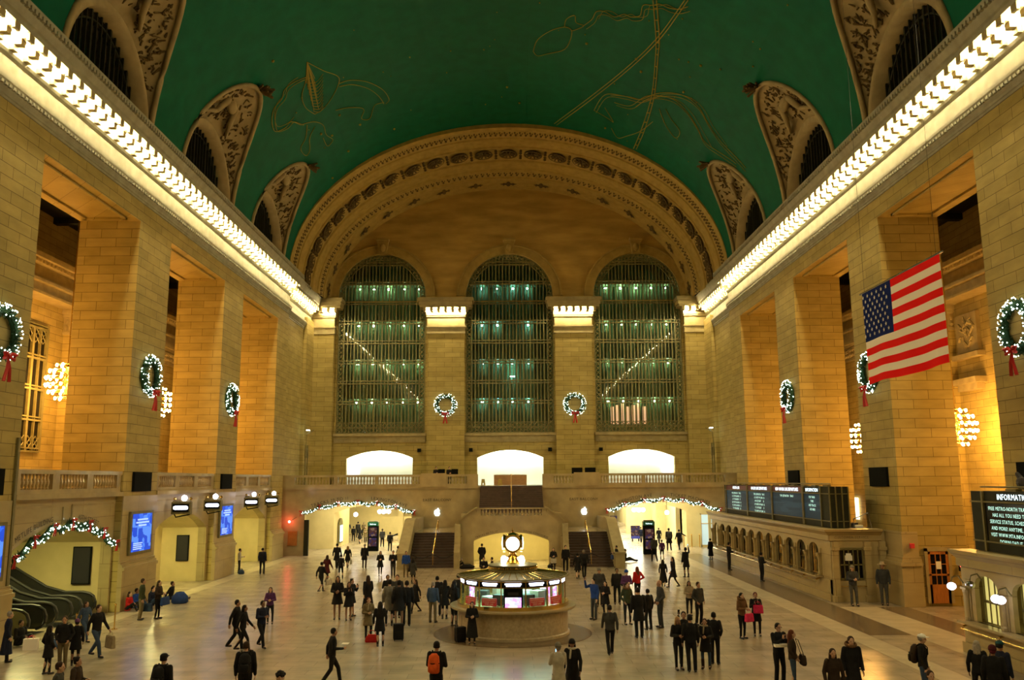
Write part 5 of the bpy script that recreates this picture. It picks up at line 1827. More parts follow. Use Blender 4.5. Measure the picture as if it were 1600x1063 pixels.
# ------------------------------------------------------------------ flag
def flag():
    e = empty('national_flag', 'large hanging flag with red and white stripes, right side', 'flag', (13.0, 31.0, 12.62))
    NU, NVV = 78, 52
    Wd, Ht = 5.75, 3.35
    v, f, mi = [], [], []
    for j in range(NVV + 1):
        for i in range(NU + 1):
            u = i / NU; q = j / NVV
            v.append((0.03 * math.sin(u * 19) * q + 0.04 * math.sin(u * 7 + 2 * q) * q, -u * Wd, -q * Ht + 0.03 * math.sin(u * 8) * q))
    for j in range(NVV):
        for i in range(NU):
            a = j * (NU + 1) + i
            f.append((a, a + 1, a + NU + 2, a + NU + 1))
            st = int(j * 13 / NVV)
            m_ = 0 if st % 2 == 0 else 1
            if i < NU * 0.4 and st < 7:
                m_ = 2
            mi.append(m_)
    n0 = len(v)
    def star(cu, cv, r_):
        b = len(v)
        for k in range(10):
            a = PI / 2 + PI * k / 5
            rr_ = r_ if k % 2 == 0 else r_ * 0.4
            y = -(cu + rr_ * math.cos(a)); z = -cv + rr_ * math.sin(a)
            v.append((-0.07, y, z))
        f.append(tuple(range(b, b + 10)))
        mi.append(1)
    cw, ch = 0.4 * Wd, 7 / 13 * Ht
    for r_ in range(9):
        n = 6 if r_ % 2 == 0 else 5
        for c in range(n):
            star(cw * (c * 2 + (1 if n == 6 else 2)) / 12, ch * (r_ + 1) / 10, 0.072)
    me = bpy.data.meshes.new('cloth')
    me.from_pydata(v, [], f)
    for nm in ('flag_red', 'flag_white', 'flag_blue'):
        me.materials.append(M[nm])
    me.polygons.foreach_set('material_index', mi)
    o = bpy.data.objects.new('cloth', me)
    col.objects.link(o); o.parent = e
    md = o.modifiers.new('thickness', 'SOLIDIFY'); md.thickness = 0.012
    MB().tube([(0, 0.2, 0.03), (0, -Wd - 0.2, 0.03)], 0.035, 6).build('pole', 'steel', e)
    for y in (-0.2, -Wd + 0.2):
        MB().tube([(0, y, 0), (0, y, 18.9)], 0.006, 4).build('cable', 'charcoal', e)
flag()

# ------------------------------------------------------------------ information booth
BX, BY = 0.02, 35.1
bo = empty('information_booth', 'round information booth with a marble drum in the middle of the hall', 'booth', (BX, BY, 0))
MB().lathe([(0.01, 0.0), (2.22, 0.0), (2.22, 0.12), (2.16, 0.16), (2.16, 1.02), (0.01, 1.02)], 0, 0, 0, 64).build('drum', 'booth_stone', bo)
MB().lathe([(0.01, 1.02), (2.44, 1.02), (2.48, 1.06), (2.48, 1.12), (0.01, 1.12)], 0, 0, 0, 64).build('counter', 'polished_marble', bo)
q = MB()
q.lathe([(2.16, 0), (2.2, 0), (2.2, 0.14), (2.16, 0.14)], 0, 0, 1.12, 48)
q.build('counter_rail', 'brass', bo)
NS = 14
RBT = 2.05
for i in range(NS):
    a = -PI / 2 + 2 * PI * i / NS
    w2 = RBT * math.tan(PI / NS)
    m4 = Matrix.Rotation(a + PI / 2, 4, 'Z')
    def Q(b_):
        return b_
    ap = RBT * math.cos(PI / NS)
    p_ = MB()
    p_.box(-w2, -w2 + 0.04, -ap - 0.03, -ap + 0.03, 1.12, 2.18, m4)
    p_.box(-w2, w2, -ap - 0.02, -ap + 0.02, 1.92, 1.95, m4)
    p_.box(-w2, w2, -ap - 0.03, -ap + 0.03, 2.14, 2.18, m4)
    fr = p_.build('window_frame', 'brass', bo)
    MB().box(-w2 + 0.04, w2, -ap, -ap + 0.01, 1.12, 1.92, m4).build('pane', 'glass', fr)
    hd = MB().box(-w2 + 0.04, w2, -ap, -ap + 0.03, 1.95, 2.14, m4).build('sign_header', 'black', bo)
    MB().poly([(-0.27, 2.0), (0.27, 2.0), (0.27, 2.06), (0.31, 2.06), (0.31, 2.11), (-0.31, 2.11), (-0.31, 2.06), (-0.27, 2.06)], [], lambda u, v, t, m4=m4: tuple(m4 @ Vector((u, -ap - 0.04 + t, v))), 0.03).build('sign_light', 'sign_light', hd)
    if i in (1, 2, NS - 1, NS - 2):
        rp = MB().box(-0.3, 0.3, -ap - 0.08, -ap - 0.05, 1.28, 1.56, m4).build('red_notice', 'sign_red', bo)
        t = MB()
        Pm = lambda u, v, tt, m4=m4: tuple(m4 @ Vector((u, -ap - 0.08 + tt, v)))
        for j, ln in enumerate(('INFORMATION', 'PLEASE FORM', 'ONE LINE')):
            text_mb(t, ln, 0.075, Pm, centre=0, v0=1.47 - j * 0.075, d=0.005)
        t.build('lettering', 'flag_white', rp)
    if i == 0:
        MB().box(-0.36, 0.36, -ap - 0.02, -ap + 0.05, 1.16, 1.94, m4).build('display_cabinet', 'black', bo)
        MB().box(-0.3, 0.3, -ap - 0.04, -ap - 0.02, 1.2, 1.6, m4).build('screen', 'booth_screen', bo)
        MB().box(-0.2, 0.2, -ap - 0.04, -ap - 0.02, 1.68, 1.78, m4).build('plate', 'charcoal', bo)
    if i in (3, 5, NS - 4):
        MB().box(-0.28, 0.28, -ap + 0.3, -ap + 0.35, 1.25, 1.8, m4).build('rear_screen', 'booth_screen', bo)
    if i in (1, 2, 4, 6, 8, 10, 12, 13):
        MB().box(-0.2, 0.25, -ap + 0.6, -ap + 1.0, 1.12, 1.5 + 0.1 * (i % 3), m4).build('cabinet', ('white_wall', 'charcoal', 'poster_tan')[i % 3], bo)
ro = MB()
ro.lathe([(2.18, 2.18), (2.22, 2.2), (2.22, 2.24), (0.95, 2.40), (0.95, 2.38), (2.1, 2.18)], 0, 0, 0, NS)
ro.build('roof', 'bronze_roof', bo) if 'bronze_roof' in M else ro.build('roof', 'bronze', bo)
r2 = MB()
for i in range(NS * 3):
    a = 2 * PI * i / (NS * 3)
    r2.tube([(2.15 * math.cos(a), 2.15 * math.sin(a), 2.26), (0.98 * math.cos(a), 0.98 * math.sin(a), 2.42)], 0.012, 4)
r2.build('roof_ribs', 'brass', bo)
r3 = MB()
r3.lathe([(0.9, 2.38), (0.97, 2.4), (0.97, 2.45), (0.93, 2.47), (0.93, 2.58), (0.98, 2.6), (0.98, 2.63), (0.4, 2.66), (0.01, 2.66)], 0, 0, 0, 48)
r3.build('upper_drum', 'bronze', bo)
r4 = MB()
for i in range(64):
    a = 2 * PI * i / 64
    r4.ell((0.95 * math.cos(a), 0.95 * math.sin(a), 2.525), 0.03, 0.03, 0.05, 6, 4)
r4.build('drum_ornament', 'brass', bo)
MB().lathe([(1.55, 1.98), (1.62, 1.98), (1.62, 2.03), (1.55, 2.03)], 0, 0, 0, 32).build('light_ring', 'booth_tube', bo)
for i in range(4):
    a = PI / 4 + PI / 2 * i
    lp = MB().ell((0.5 * math.cos(a) * 1.0, 0.5 * math.sin(a), 2.79), 0.12, 0.12, 0.14, 12, 8).build('globe', 'booth_globe', bo)
    MB().lathe([(0.07, 0), (0.04, 0.05)], 0.5 * math.cos(a), 0.5 * math.sin(a), 2.64, 8).build('socket', 'brass', lp)
ck = empty('clock', 'four faced brass clock on top of the round booth', 'clock', (BX, BY, 2.66))
MB().lathe([(0.34, 0), (0.36, 0.05), (0.22, 0.12), (0.18, 0.2), (0.24, 0.26), (0.13, 0.32), (0.12, 0.38), (0.16, 0.42), (0.12, 0.46)], 0, 0, 0, 24).build('pedestal', 'brass', ck)
MB().ell((0, 0, 0.80), 0.30, 0.30, 0.36, 20, 12).build('case', 'brass', ck)
cp_ = MB()
cp_.lathe([(0.30, 1.02), (0.32, 1.06), (0.22, 1.14), (0.1, 1.2), (0.04, 1.22), (0.05, 1.26), (0.02, 1.3), (0.01, 1.38)], 0, 0, 0, 16)
cp_.build('cap', 'brass', ck)
for i in range(4):
    m4 = Matrix.Rotation(PI / 2 * i, 4, 'Z') @ Matrix.Translation((0, -0.36, 0.78)) @ Matrix.Rotation(PI / 2, 4, 'X')
    fc = MB().lathe([(0.29, -0.06), (0.29, 0.02), (0.2, 0.06), (0.01, 0.075)], 0, 0, 0, 28, 1, 1, m4).build('face', 'clock_face', ck)
    MB().lathe([(0.30, -0.08), (0.345, -0.06), (0.345, 0.02), (0.30, 0.03)], 0, 0, 0, 28, 1, 1, m4).build('bezel', 'brass', fc)
    MB().box(-0.012, 0.012, -0.02, 0.17, 0.085, 0.09, m4).box(-0.12, 0.02, -0.012, 0.012, 0.085, 0.09, m4).build('hand', 'black', fc)
    a = PI / 4 + PI / 2 * i
    MB().tube([(0.2 * math.cos(a), 0.2 * math.sin(a), 0.42), (0.36 * math.cos(a), 0.36 * math.sin(a), 0.62), (0.37 * math.cos(a), 0.37 * math.sin(a), 0.9), (0.25 * math.cos(a), 0.25 * math.sin(a), 1.12)], 0.03, 6).build('scroll', 'brass', ck)

# ------------------------------------------------------------------ people
PEOPLE = [
    (-17.03, 30.17, 1.65, 300, 'm', 'nvy', 'long', 'blk', 'gry', 0, '', 'down', 'stand', '', 'person in a dark navy long coat at the left edge of the picture'),
    (-18.21, 33.02, 1.74, 250, 'm', 'blk', '', 'blk', 'blk', 0, '', 'fold', 'sit', '', 'person in black jacket with yellow trim sitting on the floor by the brass posts'),
    (-14.63, 28.26, 1.5, 330, 'w', 'blk', 'mid', 'blk', 'blk', 1, '', 'pocket', 'stand', '', 'person in a flared black coat seen from behind, left foreground group'),
    (-14.54, 28.99, 1.66, 190, 'm', 'blk', '', 'kha', 'brn', 0, '', 'pocket', 'stand', '', 'person in black leather jacket and khaki trousers facing the camera, left group'),
    (-14.42, 29.57, 1.48, 20, 'w', 'blk', 'mid', 'blk', 'blk', 0, 'beanie_pur', 'down', 'stand', '', 'person in dark coat with a purple knit hat, left group'),
    (-10.8, 21.3, 1.74, 280, 'm', 'gry', '', 'blk', 'brn', 0, '', 'down', 'stand', '', 'brown haired person in grey jacket cut by the bottom edge, far left'),
    (-10.91, 22.42, 1.64, 270, 'w', 'brn', '', 'blk', 'blk', 0, 'bun', 'fold', 'stand', '', 'person in dark coat with tan collar cut by the bottom edge, looking right, far left'),
    (-14.39, 30.91, 1.74, 250, 'm', 'blk', '', 'den', 'brn', 0, '', 'down', 'walk', 'shop_tan', 'person striding with a tan shopping bag near the escalators'),
    (-16.21, 33.83, 1.48, 250, 'w', 'den', '', 'den', 'brn', 1, '', 'down', 'walk', '', 'person in blue jeans walking behind the one with the tan bag'),
    (-16.23, 38.95, 1.76, 280, 'm', 'grn', '', 'kha', 'brn', 0, '', 'down', 'stand', 'tote_gry', 'person in green grey vest and khaki trousers standing by the seated group'),
    (-15.64, 39.27, 1.64, 260, 'w', 'brn', '', 'blk', 'brn', 1, '', 'fold', 'stand', 'tote_blu', 'person in dark jacket holding a large slate blue bag by the seated group'),
    (-17.96, 41.63, 1.64, 260, 'w', 'red', '', 'blk', 'brn', 1, '', 'fold', 'sit', '', 'person in a bright red jacket sitting against the left pier'),
    (-17.98, 42.44, 1.74, 260, 'm', 'blu', '', 'den', 'blk', 0, '', 'fold', 'sit', '', 'person in blue jacket sitting beside the one in red'),
    (-17.45, 43.05, 1.74, 250, 'm', 'nvy', '', 'den', 'blk', 0, '', 'fold', 'sit', '', 'person in navy sitting behind the one with green vest'),
    (-17.77, 43.93, 1.64, 250, 'w', 'teal', '', 'blk', 'blk', 1, '', 'fold', 'sit', '', 'person in dark teal sitting between the two standing people by the left pier'),
    (-17.39, 45.29, 1.74, 270, 'm', 'blk', '', 'blk', 'brn', 0, '', 'down', 'sitflat', '', 'person sitting with legs stretched out at the right end of the seated group'),
    (-8.67, 22.21, 1.74, 350, 'm', 'blk', '', 'blk', 'blk', 0, 'cap_blk', 'down', 'stand', 'pack_blk', 'person in black with a flat cap cut by the bottom edge, left of centre'),
    (-17.89, 58.14, 1.6, 290, 'm', 'wht', '', 'blk', 'blk', 0, '', 'fold', 'stand', '', 'person in white shirt leaning on the last left pier plinth'),
    (-16.24, 57.64, 1.67, 0, 'm', 'nvy', '', 'blk', 'blk', 0, '', 'down', 'stand', 'pack_blk', 'person with a dark backpack seen from behind near the farthest left arch'),
    (-10.25, 37.67, 1.51, 190, 'w', 'pur', '', 'blk', 'brn', 1, '', 'fold', 'stand', '', 'person in purple top with long hair behind the left dark walking group'),
    (-10.01, 32.22, 1.71, 270, 'm', 'blk', '', 'blk', 'blk', 0, '', 'down', 'walk', '', 'leftmost person of the dark group walking in the left hall'),
    (-9.59, 31.74, 1.59, 270, 'w', 'blk', '', 'blk', 'blk', 1, '', 'down', 'walk', '', 'person with long dark hair in the middle of the dark walking group'),
    (-9.13, 32.43, 1.65, 230, 'm', 'nvy', '', 'blk', 'blk', 0, '', 'fold', 'walk', '', 'broad person in navy jacket at the right of the dark walking group'),
    (-7.1, 23.77, 1.74, 10, 'm', 'blk', '', 'blk', 'brn', 0, '', 'down', 'stand', 'pack_blk', 'person with black backpack seen from behind at the bottom, left of centre'),
    (-5.23, 20.07, 1.74, 200, 'm', 'blk', '', 'blk', 'blk', 0, 'curly', 'down', 'stand', '', 'top of a dark curly head at the bottom edge'),
    (-5.39, 26.59, 1.61, 290, 'm', 'blk', '', 'blk', 'blk', 0, '', 'hold', 'walk', '', 'lone dark person striding with a paper in the lower centre left'),
    (-10.37, 48.21, 1.59, 330, 'w', 'blk', '', 'blk', 'blk', 0, 'bun', 'down', 'walk', 'shop_wht', 'person with a white patterned backpack left of the middle crowd'),
    (-11.0, 52.7, 1.59, 340, 'w', 'mar', 'mid', 'blk', 'brn', 1, '', 'down', 'walk', '', 'person in dark maroon with long brown hair behind the one with white backpack'),
    (-10.48, 54.34, 1.49, 0, 'w', 'blk', '', 'blk', 'blk', 0, '', 'down', 'walk', '', 'slim dark person walking away before the left passage'),
    (-11.96, 60.63, 1.71, 0, 'm', 'blk', 'mid', 'blk', 'blk', 0, '', 'down', 'walk', '', 'broad person in long dark coat walking toward the left passage'),
    (-11.29, 61.02, 1.51, 20, 'w', 'blk', 'mid', 'blk', 'blo', 1, '', 'down', 'walk', 'shop_wht', 'fair haired person with a white shoulder bag heading to the left passage'),
    (-10.12, 60.94, 1.64, 0, 'm', 'blk', 'mid', 'brn', 'gry', 0, '', 'down', 'stand', '', 'person in dark coat seen from behind before the left information pillar'),
    (-8.35, 56.37, 1.51, 190, 'w', 'blk', 'mid', 'blk', 'blk', 1, '', 'fold', 'walk', '', 'person with long hair reading while walking, before the left stairs'),
    (-7.38, 55.21, 1.63, 180, 'm', 'blk', '', 'gry', 'blk', 0, '', 'fold', 'stand', '', 'person in a black shirt facing the camera left of the left stairs'),
    (-7.81, 60.78, 1.5, 290, 'w', 'nvy', '', 'blk', 'blk', 0, '', 'point', 'stand', '', 'person in navy stretching an arm at the foot of the left stairs'),
    (-6.57, 55.16, 1.59, 190, 'm', 'blu', '', 'kha', 'brn', 0, '', 'down', 'stand', 'shop_blk', 'person in a bright blue jacket at the foot of the left stairs'),
    (-5.76, 51.74, 1.48, 340, 'w', 'gry', 'mid', 'blk', 'blk', 1, '', 'down', 'stand', '', 'person in grey coat just below the one in bright blue'),
    (-7.62, 38.75, 1.83, 190, 'w', 'blk', 'dress', 'skin', 'blk', 1, '', 'fold', 'stand', '', 'long haired person in a short black dress with bare legs, centre left'),
    (-7.08, 38.5, 1.61, 200, 'w', 'blk', 'dress', 'skin', 'brn', 1, '', 'phone', 'stand', '', 'person in short black coat looking at a lit phone, centre left'),
    (-7.15, 39.6, 1.63, 240, 'w', 'blk', 'dress', 'skin', 'blk', 0, 'bun', 'phone', 'stand', '', 'person with hair in a bun beside the one with the phone, centre left'),
    (-6.5, 40.1, 1.71, 30, 'w', 'blk', 'long', 'blk', 'brn', 2, '', 'down', 'walk', '', 'person with very long brown hair in a long black coat, centre left'),
    (-5.47, 33.79, 1.56, 200, 'w', 'kha', 'mid', 'blk', 'red', 1, '', 'fold', 'stand', '', 'person in khaki coat and patterned scarf beside the red handbag'),
    (-4.84, 32.5, 1.57, 10, 'w', 'blk', 'mid', 'blk', 'blk', 2, '', 'down', 'stand', '', 'person with long black hair beside the black suitcase, centre left'),
    (-5.11, 36.96, 1.87, 10, 'w', 'ltg', 'mid', 'blk', 'blk', 0, '', 'down', 'stand', '', 'person in a light grey coat behind the suitcase'),
    (-5.76, 41.04, 1.63, 200, 'w', 'blk', '', 'blk', 'blk', 0, '', 'fold', 'stand', '', 'dark person behind the one in light grey coat'),
    (-4.67, 36.62, 1.88, 10, 'w', 'blk', 'dress', 'skin', 'blk', 0, '', 'down', 'stand', '', 'person in dark jacket with bare legs seen from behind, left of the booth'),
    (-4.39, 36.93, 1.82, 10, 'm', 'blk', '', 'blk', 'blk', 0, '', 'down', 'stand', '', 'tall dark person beside the bare legged one, left of the booth'),
    (-5.07, 39.14, 1.83, 180, 'm', 'gry', '', 'blk', 'brn', 0, '', 'fold', 'stand', '', 'grey dressed person mostly hidden in the crowd left of the booth'),
    (-4.36, 40.4, 1.48, 120, 'w', 'blk', 'mid', 'blk', 'brn', 2, '', 'down', 'walk', '', 'person with long brown hair and short coat between the two crowds left of the booth'),
    (-3.37, 37.69, 1.68, 340, 'm', 'den', '', 'kha', 'gry', 0, '', 'down', 'stand', '', 'person in blue denim jacket and pale trousers seen from behind near the booth'),
    (-3.34, 39.6, 1.71, 10, 'm', 'blk', '', 'blk', 'blk', 0, '', 'fold', 'stand', '', 'dark haired person behind the one in denim jacket'),
    (-2.93, 38.69, 1.64, 350, 'w', 'blk', 'dress', 'blk', 'blk', 2, '', 'fold', 'stand', '', 'person in short black coat with long dark hair near the booth'),
    (-2.41, 36.68, 1.83, 320, 'w', 'blk', '', 'blk', 'blk', 1, '', 'pocket', 'stand', '', 'dark person leaning to the left side of the booth'),
    (-2.4, 39.56, 1.82, 330, 'm', 'blk', '', 'blk', 'blk', 0, '', 'pocket', 'stand', '', 'dark person behind the left edge of the booth'),
    (-1.5, 32.8, 1.5, 185, 'w', 'blk', 'long', 'blk', 'blk', 1, '', 'fold', 'stand', '', 'person in a long black dress leaning on the booth drum'),
    (-2.05, 23.57, 1.74, 345, 'm', 'blk', '', 'blk', 'blk', 0, '', 'fold', 'stand', 'pack_org', 'person wearing a bright orange backpack at the bottom centre'),
    (1.17, 23.82, 1.64, 10, 'w', 'wht', 'mid', 'blk', 'gry', 0, 'beanie_gry', 'phone', 'stand', '', 'person in white patterned coat and grey knit hat at the bottom, right of centre'),
    (1.58, 24.37, 1.64, 170, 'w', 'blk', 'long', 'blk', 'blk', 1, 'beanie_blk', 'down', 'walk', '', 'person in long black coat with white scarf at the bottom, right of centre'),
    (-2.0, 60.81, 1.63, 350, 'm', 'blk', 'mid', 'blk', 'blk', 0, '', 'pocket', 'stand', '', 'person in dark coat standing in the bright middle arch'),
    (-1.8, 58.27, 1.74, 180, 'm', 'blk', '', 'blk', 'blk', 0, '', 'fold', 'sit', '', 'dark person sitting before the bright middle arch'),
    (-1.21, 58.64, 1.64, 90, 'w', 'brn', '', 'brn', 'blk', 0, '', 'fold', 'sit', '', 'person in brown sitting right of the dark sitting one, before the middle arch'),
    (-3.7, 60.49, 1.64, 270, 'w', 'brn', '', 'blk', 'brn', 1, '', 'phone', 'sit', '', 'person sitting against the wall right of the left stairs'),
    (2.77, 57.57, 1.54, 180, 'w', 'blk', 'mid', 'blk', 'blk', 1, '', 'fold', 'stand', 'shop_wht', 'person in dark coat right of the middle arch, long hair'),
    (3.56, 57.51, 1.71, 190, 'm', 'blk', '', 'blk', 'blk', 0, '', 'down', 'stand', '', 'tall dark person beside the right stair newel'),
    (4.02, 53.44, 1.54, 0, 'w', 'blk', 'mid', 'blk', 'blk', 0, '', 'down', 'walk', '', 'dark person in skirt walking arm in arm at the foot of the right stairs'),
    (4.47, 54.11, 1.68, 0, 'm', 'blk', '', 'blk', 'gry', 0, '', 'down', 'walk', '', 'grey haired person walking at the foot of the right stairs'),
    (3.53, 38.22, 1.73, 130, 'm', 'blu2', '', 'gry', 'blk', 0, '', 'raise', 'stand', '', 'person in blue top raising a phone right of the booth'),
    (4.14, 41.98, 1.79, 180, 'm', 'gry', '', 'blk', 'gry', 0, 'beanie_gry', 'pocket', 'stand', '', 'person in grey jacket with grey knit hat right of the booth'),
    (4.14, 39.25, 1.48, 150, 'w', 'blk', 'mid', 'blk', 'blk', 1, '', 'fold', 'stand', '', 'small dark person with black hair before the one in grey knit hat'),
    (3.32, 30.58, 1.66, 0, 'm', 'gry', '', 'blk', 'blk', 0, '', 'down', 'walk', '', 'lone person in grey and black jacket walking away, right of the booth'),
    (5.08, 42.78, 1.68, 180, 'm', 'blk', '', 'blk', 'blk', 0, '', 'down', 'stand', '', 'broad person in black with cap of dark hair, right crowd, back row'),
    (5.37, 41.5, 1.74, 190, 'w', 'pur', '', 'blk', 'blk', 0, 'beanie_blu', 'fold', 'stand', '', 'person in colourful jacket and blue knit hat, right crowd, back row'),
    (4.76, 36.84, 1.69, 200, 'w', 'grn', '', 'blk', 'brn', 0, 'hood', 'pocket', 'stand', '', 'person in green coat with furry hood, right crowd'),
    (6.26, 44.06, 1.63, 20, 'w', 'red', '', 'blk', 'red', 2, '', 'hip', 'stand', '', 'red haired person in a bright red top, right crowd'),
    (4.78, 33.78, 1.85, 10, 'm', 'blk', 'mid', 'blk', 'blk', 0, '', 'down', 'stand', '', 'person in bulky long black coat in the middle of the right crowd'),
    (5.43, 35.58, 1.58, 30, 'm', 'blk', '', 'blk', 'blk', 0, '', 'down', 'stand', '', 'dark person at the right side of the bulky black coat'),
    (5.99, 36.01, 1.88, 100, 'm', 'gry', '', 'gry', 'bald', 0, '', 'pocket', 'stand', '', 'large bald person in grey shirt facing left, right crowd'),
    (7.22, 60.17, 1.48, 100, 'm', 'blk', '', 'kha', 'blk', 0, '', 'fold', 'stand', 'shop_blu', 'person in black with khaki trousers at the right edge of the right stairs'),
    (8.48, 49.39, 1.48, 350, 'w', 'blk', 'long', 'blk', 'blk', 1, '', 'down', 'walk', '', 'left one of two dark long haired people walking before the right passage'),
    (9.0, 49.08, 1.66, 110, 'w', 'blk', 'mid', 'blk', 'blk', 1, '', 'down', 'walk', '', 'right one of two dark long haired people walking before the right passage'),
    (10.73, 54.06, 1.79, 20, 'w', 'blk', 'mid', 'blk', 'blk', 0, 'bun', 'high', 'stand', '', 'person in dark coat raising a phone high before the right passage'),
    (7.8, 39.08, 1.48, 180, 'w', 'tan', '', 'blk', 'blk', 1, '', 'fold', 'stand', '', 'person with beige top under dark jacket, beside the tall one in grey'),
    (7.67, 36.56, 1.73, 210, 'm', 'gry', '', 'blk', 'brn', 0, '', 'pocket', 'stand', '', 'tall person in dark grey jacket looking right, right of the right crowd'),
    (5.19, 28.22, 1.62, 190, 'w', 'blk', '', 'blk', 'blo', 1, '', 'fold', 'stand', '', 'blonde person in black, left of the front right group'),
    (5.52, 28.87, 1.68, 170, 'm', 'blk', '', 'blk', 'blk', 0, '', 'raise', 'stand', '', 'person lifting a phone in the front right group'),
    (5.53, 27.93, 1.72, 0, 'm', 'blk', '', 'blk', 'blk', 0, '', 'down', 'stand', '', 'person in black seen from behind in the front right group'),
    (6.09, 28.37, 1.53, 160, 'w', 'blk', 'mid', 'den', 'brn', 0, '', 'fold', 'stand', '', 'person with beige scarf and brown boots in the front right group'),
    (6.53, 29.02, 1.63, 330, 'm', 'blk', '', 'blk', 'blk', 0, '', 'pocket', 'stand', '', 'tall dark person at the right of the front right group'),
    (8.62, 33.49, 1.67, 210, 'w', 'tan2', '', 'blk', 'blk', 0, 'hood', 'fold', 'stand', 'shop_pink', 'person in brown jacket with furry hood and a pink bag'),
    (9.3, 34.0, 1.62, 170, 'w', 'blk', 'mid', 'blk', 'mar', 0, '', 'phone', 'stand', 'shop_pink', 'person in black coat holding a pink bag at the chest'),
    (14.96, 65.84, 1.54, 30, 'w', 'blk', 'long', 'blk', 'blk', 0, '', 'down', 'stand', '', 'person in long dark coat at the far end of the ticket windows'),
    (14.35, 57.99, 1.8, 280, 'm', 'blk', '', 'blk', 'blk', 0, '', 'fold', 'stand', '', 'person in black at the middle of the ticket windows'),
    (14.69, 51.79, 1.64, 290, 'm', 'blk', '', 'blk', 'blk', 0, '', 'fold', 'stand', '', 'person in black at the near end of the ticket windows'),
    (13.83, 81.69, 1.48, 0, 'm', 'blk', 'mid', 'blk', 'blk', 0, '', 'down', 'walk', '', 'broad dark person walking away deep in the right passage'),
    (13.3, 73.66, 1.89, 0, 'm', 'blk', 'mid', 'blk', 'blk', 0, '', 'down', 'walk', 'pack_gry', 'person with a pale striped pack walking into the right passage'),
    (14.27, 74.24, 1.74, 10, 'm', 'blk', '', 'blk', 'blk', 0, '', 'point', 'walk', '', 'person in dark jacket with one arm out in the right passage'),
    (10.46, 64.13, 1.86, 10, 'm', 'gry', '', 'blk', 'brn', 0, '', 'down', 'walk', 'shop_tan', 'person in grey with yellow bag and pack before the right information pillar'),
    (11.28, 65.59, 1.48, 0, 'w', 'pur', '', 'blk', 'blk', 0, '', 'down', 'walk', '', 'person in purple jacket before the right passage'),
    (11.88, 75.82, 1.73, 0, 'm', 'nvy', '', 'den', 'blk', 0, '', 'down', 'walk', '', 'person in navy and jeans behind the right information pillar'),
    (14.64, 103.36, 1.63, 180, 'm', 'blk', '', 'blk', 'blk', 0, '', 'down', 'stand', '', 'tiny dark person standing deep in the right passage'),
    (15.16, 103.3, 1.7, 180, 'm', 'tan', 'mid', 'blk', 'gry', 0, '', 'down', 'stand', '', 'tiny person in pale coat deep in the right passage'),
    (12.44, 83.49, 1.48, 0, 'm', 'nvy', '', 'nvy', 'blk', 0, '', 'down', 'walk', '', 'person in navy left of the right information pillar'),
    (8.29, 64.29, 1.74, 280, 'm', 'blk', '', 'blk', 'blk', 0, '', 'down', 'sitflat', '', 'person sitting with legs out at the right of the right stairs'),
    (16.03, 41.59, 1.86, 180, 'm', 'pol', '', 'gry2', 'gry', 0, 'cap_gry', 'fold', 'stand', '', 'officer in grey uniform looking down before the customer service window'),
    (17.53, 41.73, 1.95, 160, 'm', 'pol', '', 'gry2', 'blk', 0, 'brim', 'down', 'stand', '', 'officer in wide brimmed hat beside the cash machine'),
    (7.72, 26.12, 1.74, 200, 'm', 'blk', '', 'blk', 'blk', 0, '', 'phone', 'stand', '', 'person with glasses lifting a phone, lower right'),
    (7.93, 25.52, 1.64, 250, 'w', 'brn', '', 'den', 'red', 2, '', 'pocket', 'stand', '', 'person with long reddish hair and shoulder bag, lower right'),
    (8.08, 22.76, 1.64, 180, 'w', 'brn', '', 'blk', 'brn', 1, '', 'down', 'stand', '', 'person with long hair in brown vest cut by the bottom edge, lower right'),
    (8.99, 23.87, 1.74, 180, 'm', 'blk', 'mid', 'blk', 'brn', 0, 'hood', 'down', 'stand', '', 'person in black parka with furry hood, lower right'),
    (11.01, 24.17, 1.74, 240, 'm', 'blk', '', 'den', 'gry', 0, 'cap_wht', 'down', 'stand', 'pack_brn', 'person in black jacket with white cap and brown backpack, lower right'),
    (9.3, 20.18, 1.64, 180, 'w', 'blk', '', 'blk', 'brn', 0, '', 'down', 'stand', '', 'top of a brown head at the bottom edge, below the white cap'),
    (12.23, 23.66, 1.64, 330, 'w', 'blk', '', 'blk', 'ltg', 1, '', 'down', 'stand', '', 'grey haired person in black near the right edge'),
    (12.01, 22.49, 1.74, 330, 'm', 'blk', '', 'blk', 'mar', 0, 'beanie_mar', 'down', 'stand', '', 'person with dark red hat near the right edge'),
    (12.52, 23.08, 1.74, 300, 'm', 'nvy', '', 'blk', 'blk', 0, 'cap_teal', 'down', 'stand', '', 'person with a teal cap near the right edge'),
    (-17.74, 96.2, 1.51, 0, 'm', 'nvy', '', 'nvy', 'blk', 0, '', 'down', 'walk', '', 'dark blue person farthest left in the left passage'),
    (-15.71, 87.98, 1.5, 0, 'm', 'blk', '', 'blk', 'blk', 0, '', 'down', 'walk', '', 'dark person walking behind the lit machine in the left passage'),
    (-16.11, 92.86, 1.72, 0, 'm', 'gry', '', 'blk', 'blk', 0, '', 'down', 'walk', '', 'grey person third from the left in the left passage'),
    (-14.45, 84.35, 1.56, 0, 'w', 'blk', 'mid', 'blk', 'blk', 1, '', 'down', 'walk', '', 'long haired dark person in the left passage, nearest of its row'),
    (-16.03, 96.01, 1.51, 180, 'm', 'kha', '', 'blk', 'gry', 0, '', 'fold', 'stand', '', 'pale dressed person at the back of the left passage row'),
    (-14.17, 86.04, 1.53, 180, 'm', 'kha', 'mid', 'blk', 'gry', 0, '', 'fold', 'stand', '', 'person in khaki coat beside the left information pillar'),
    (-11.68, 80.1, 1.65, 0, 'm', 'gry', '', 'blk', 'brn', 0, '', 'down', 'walk', '', 'person in grey jacket right of the left information pillar'),
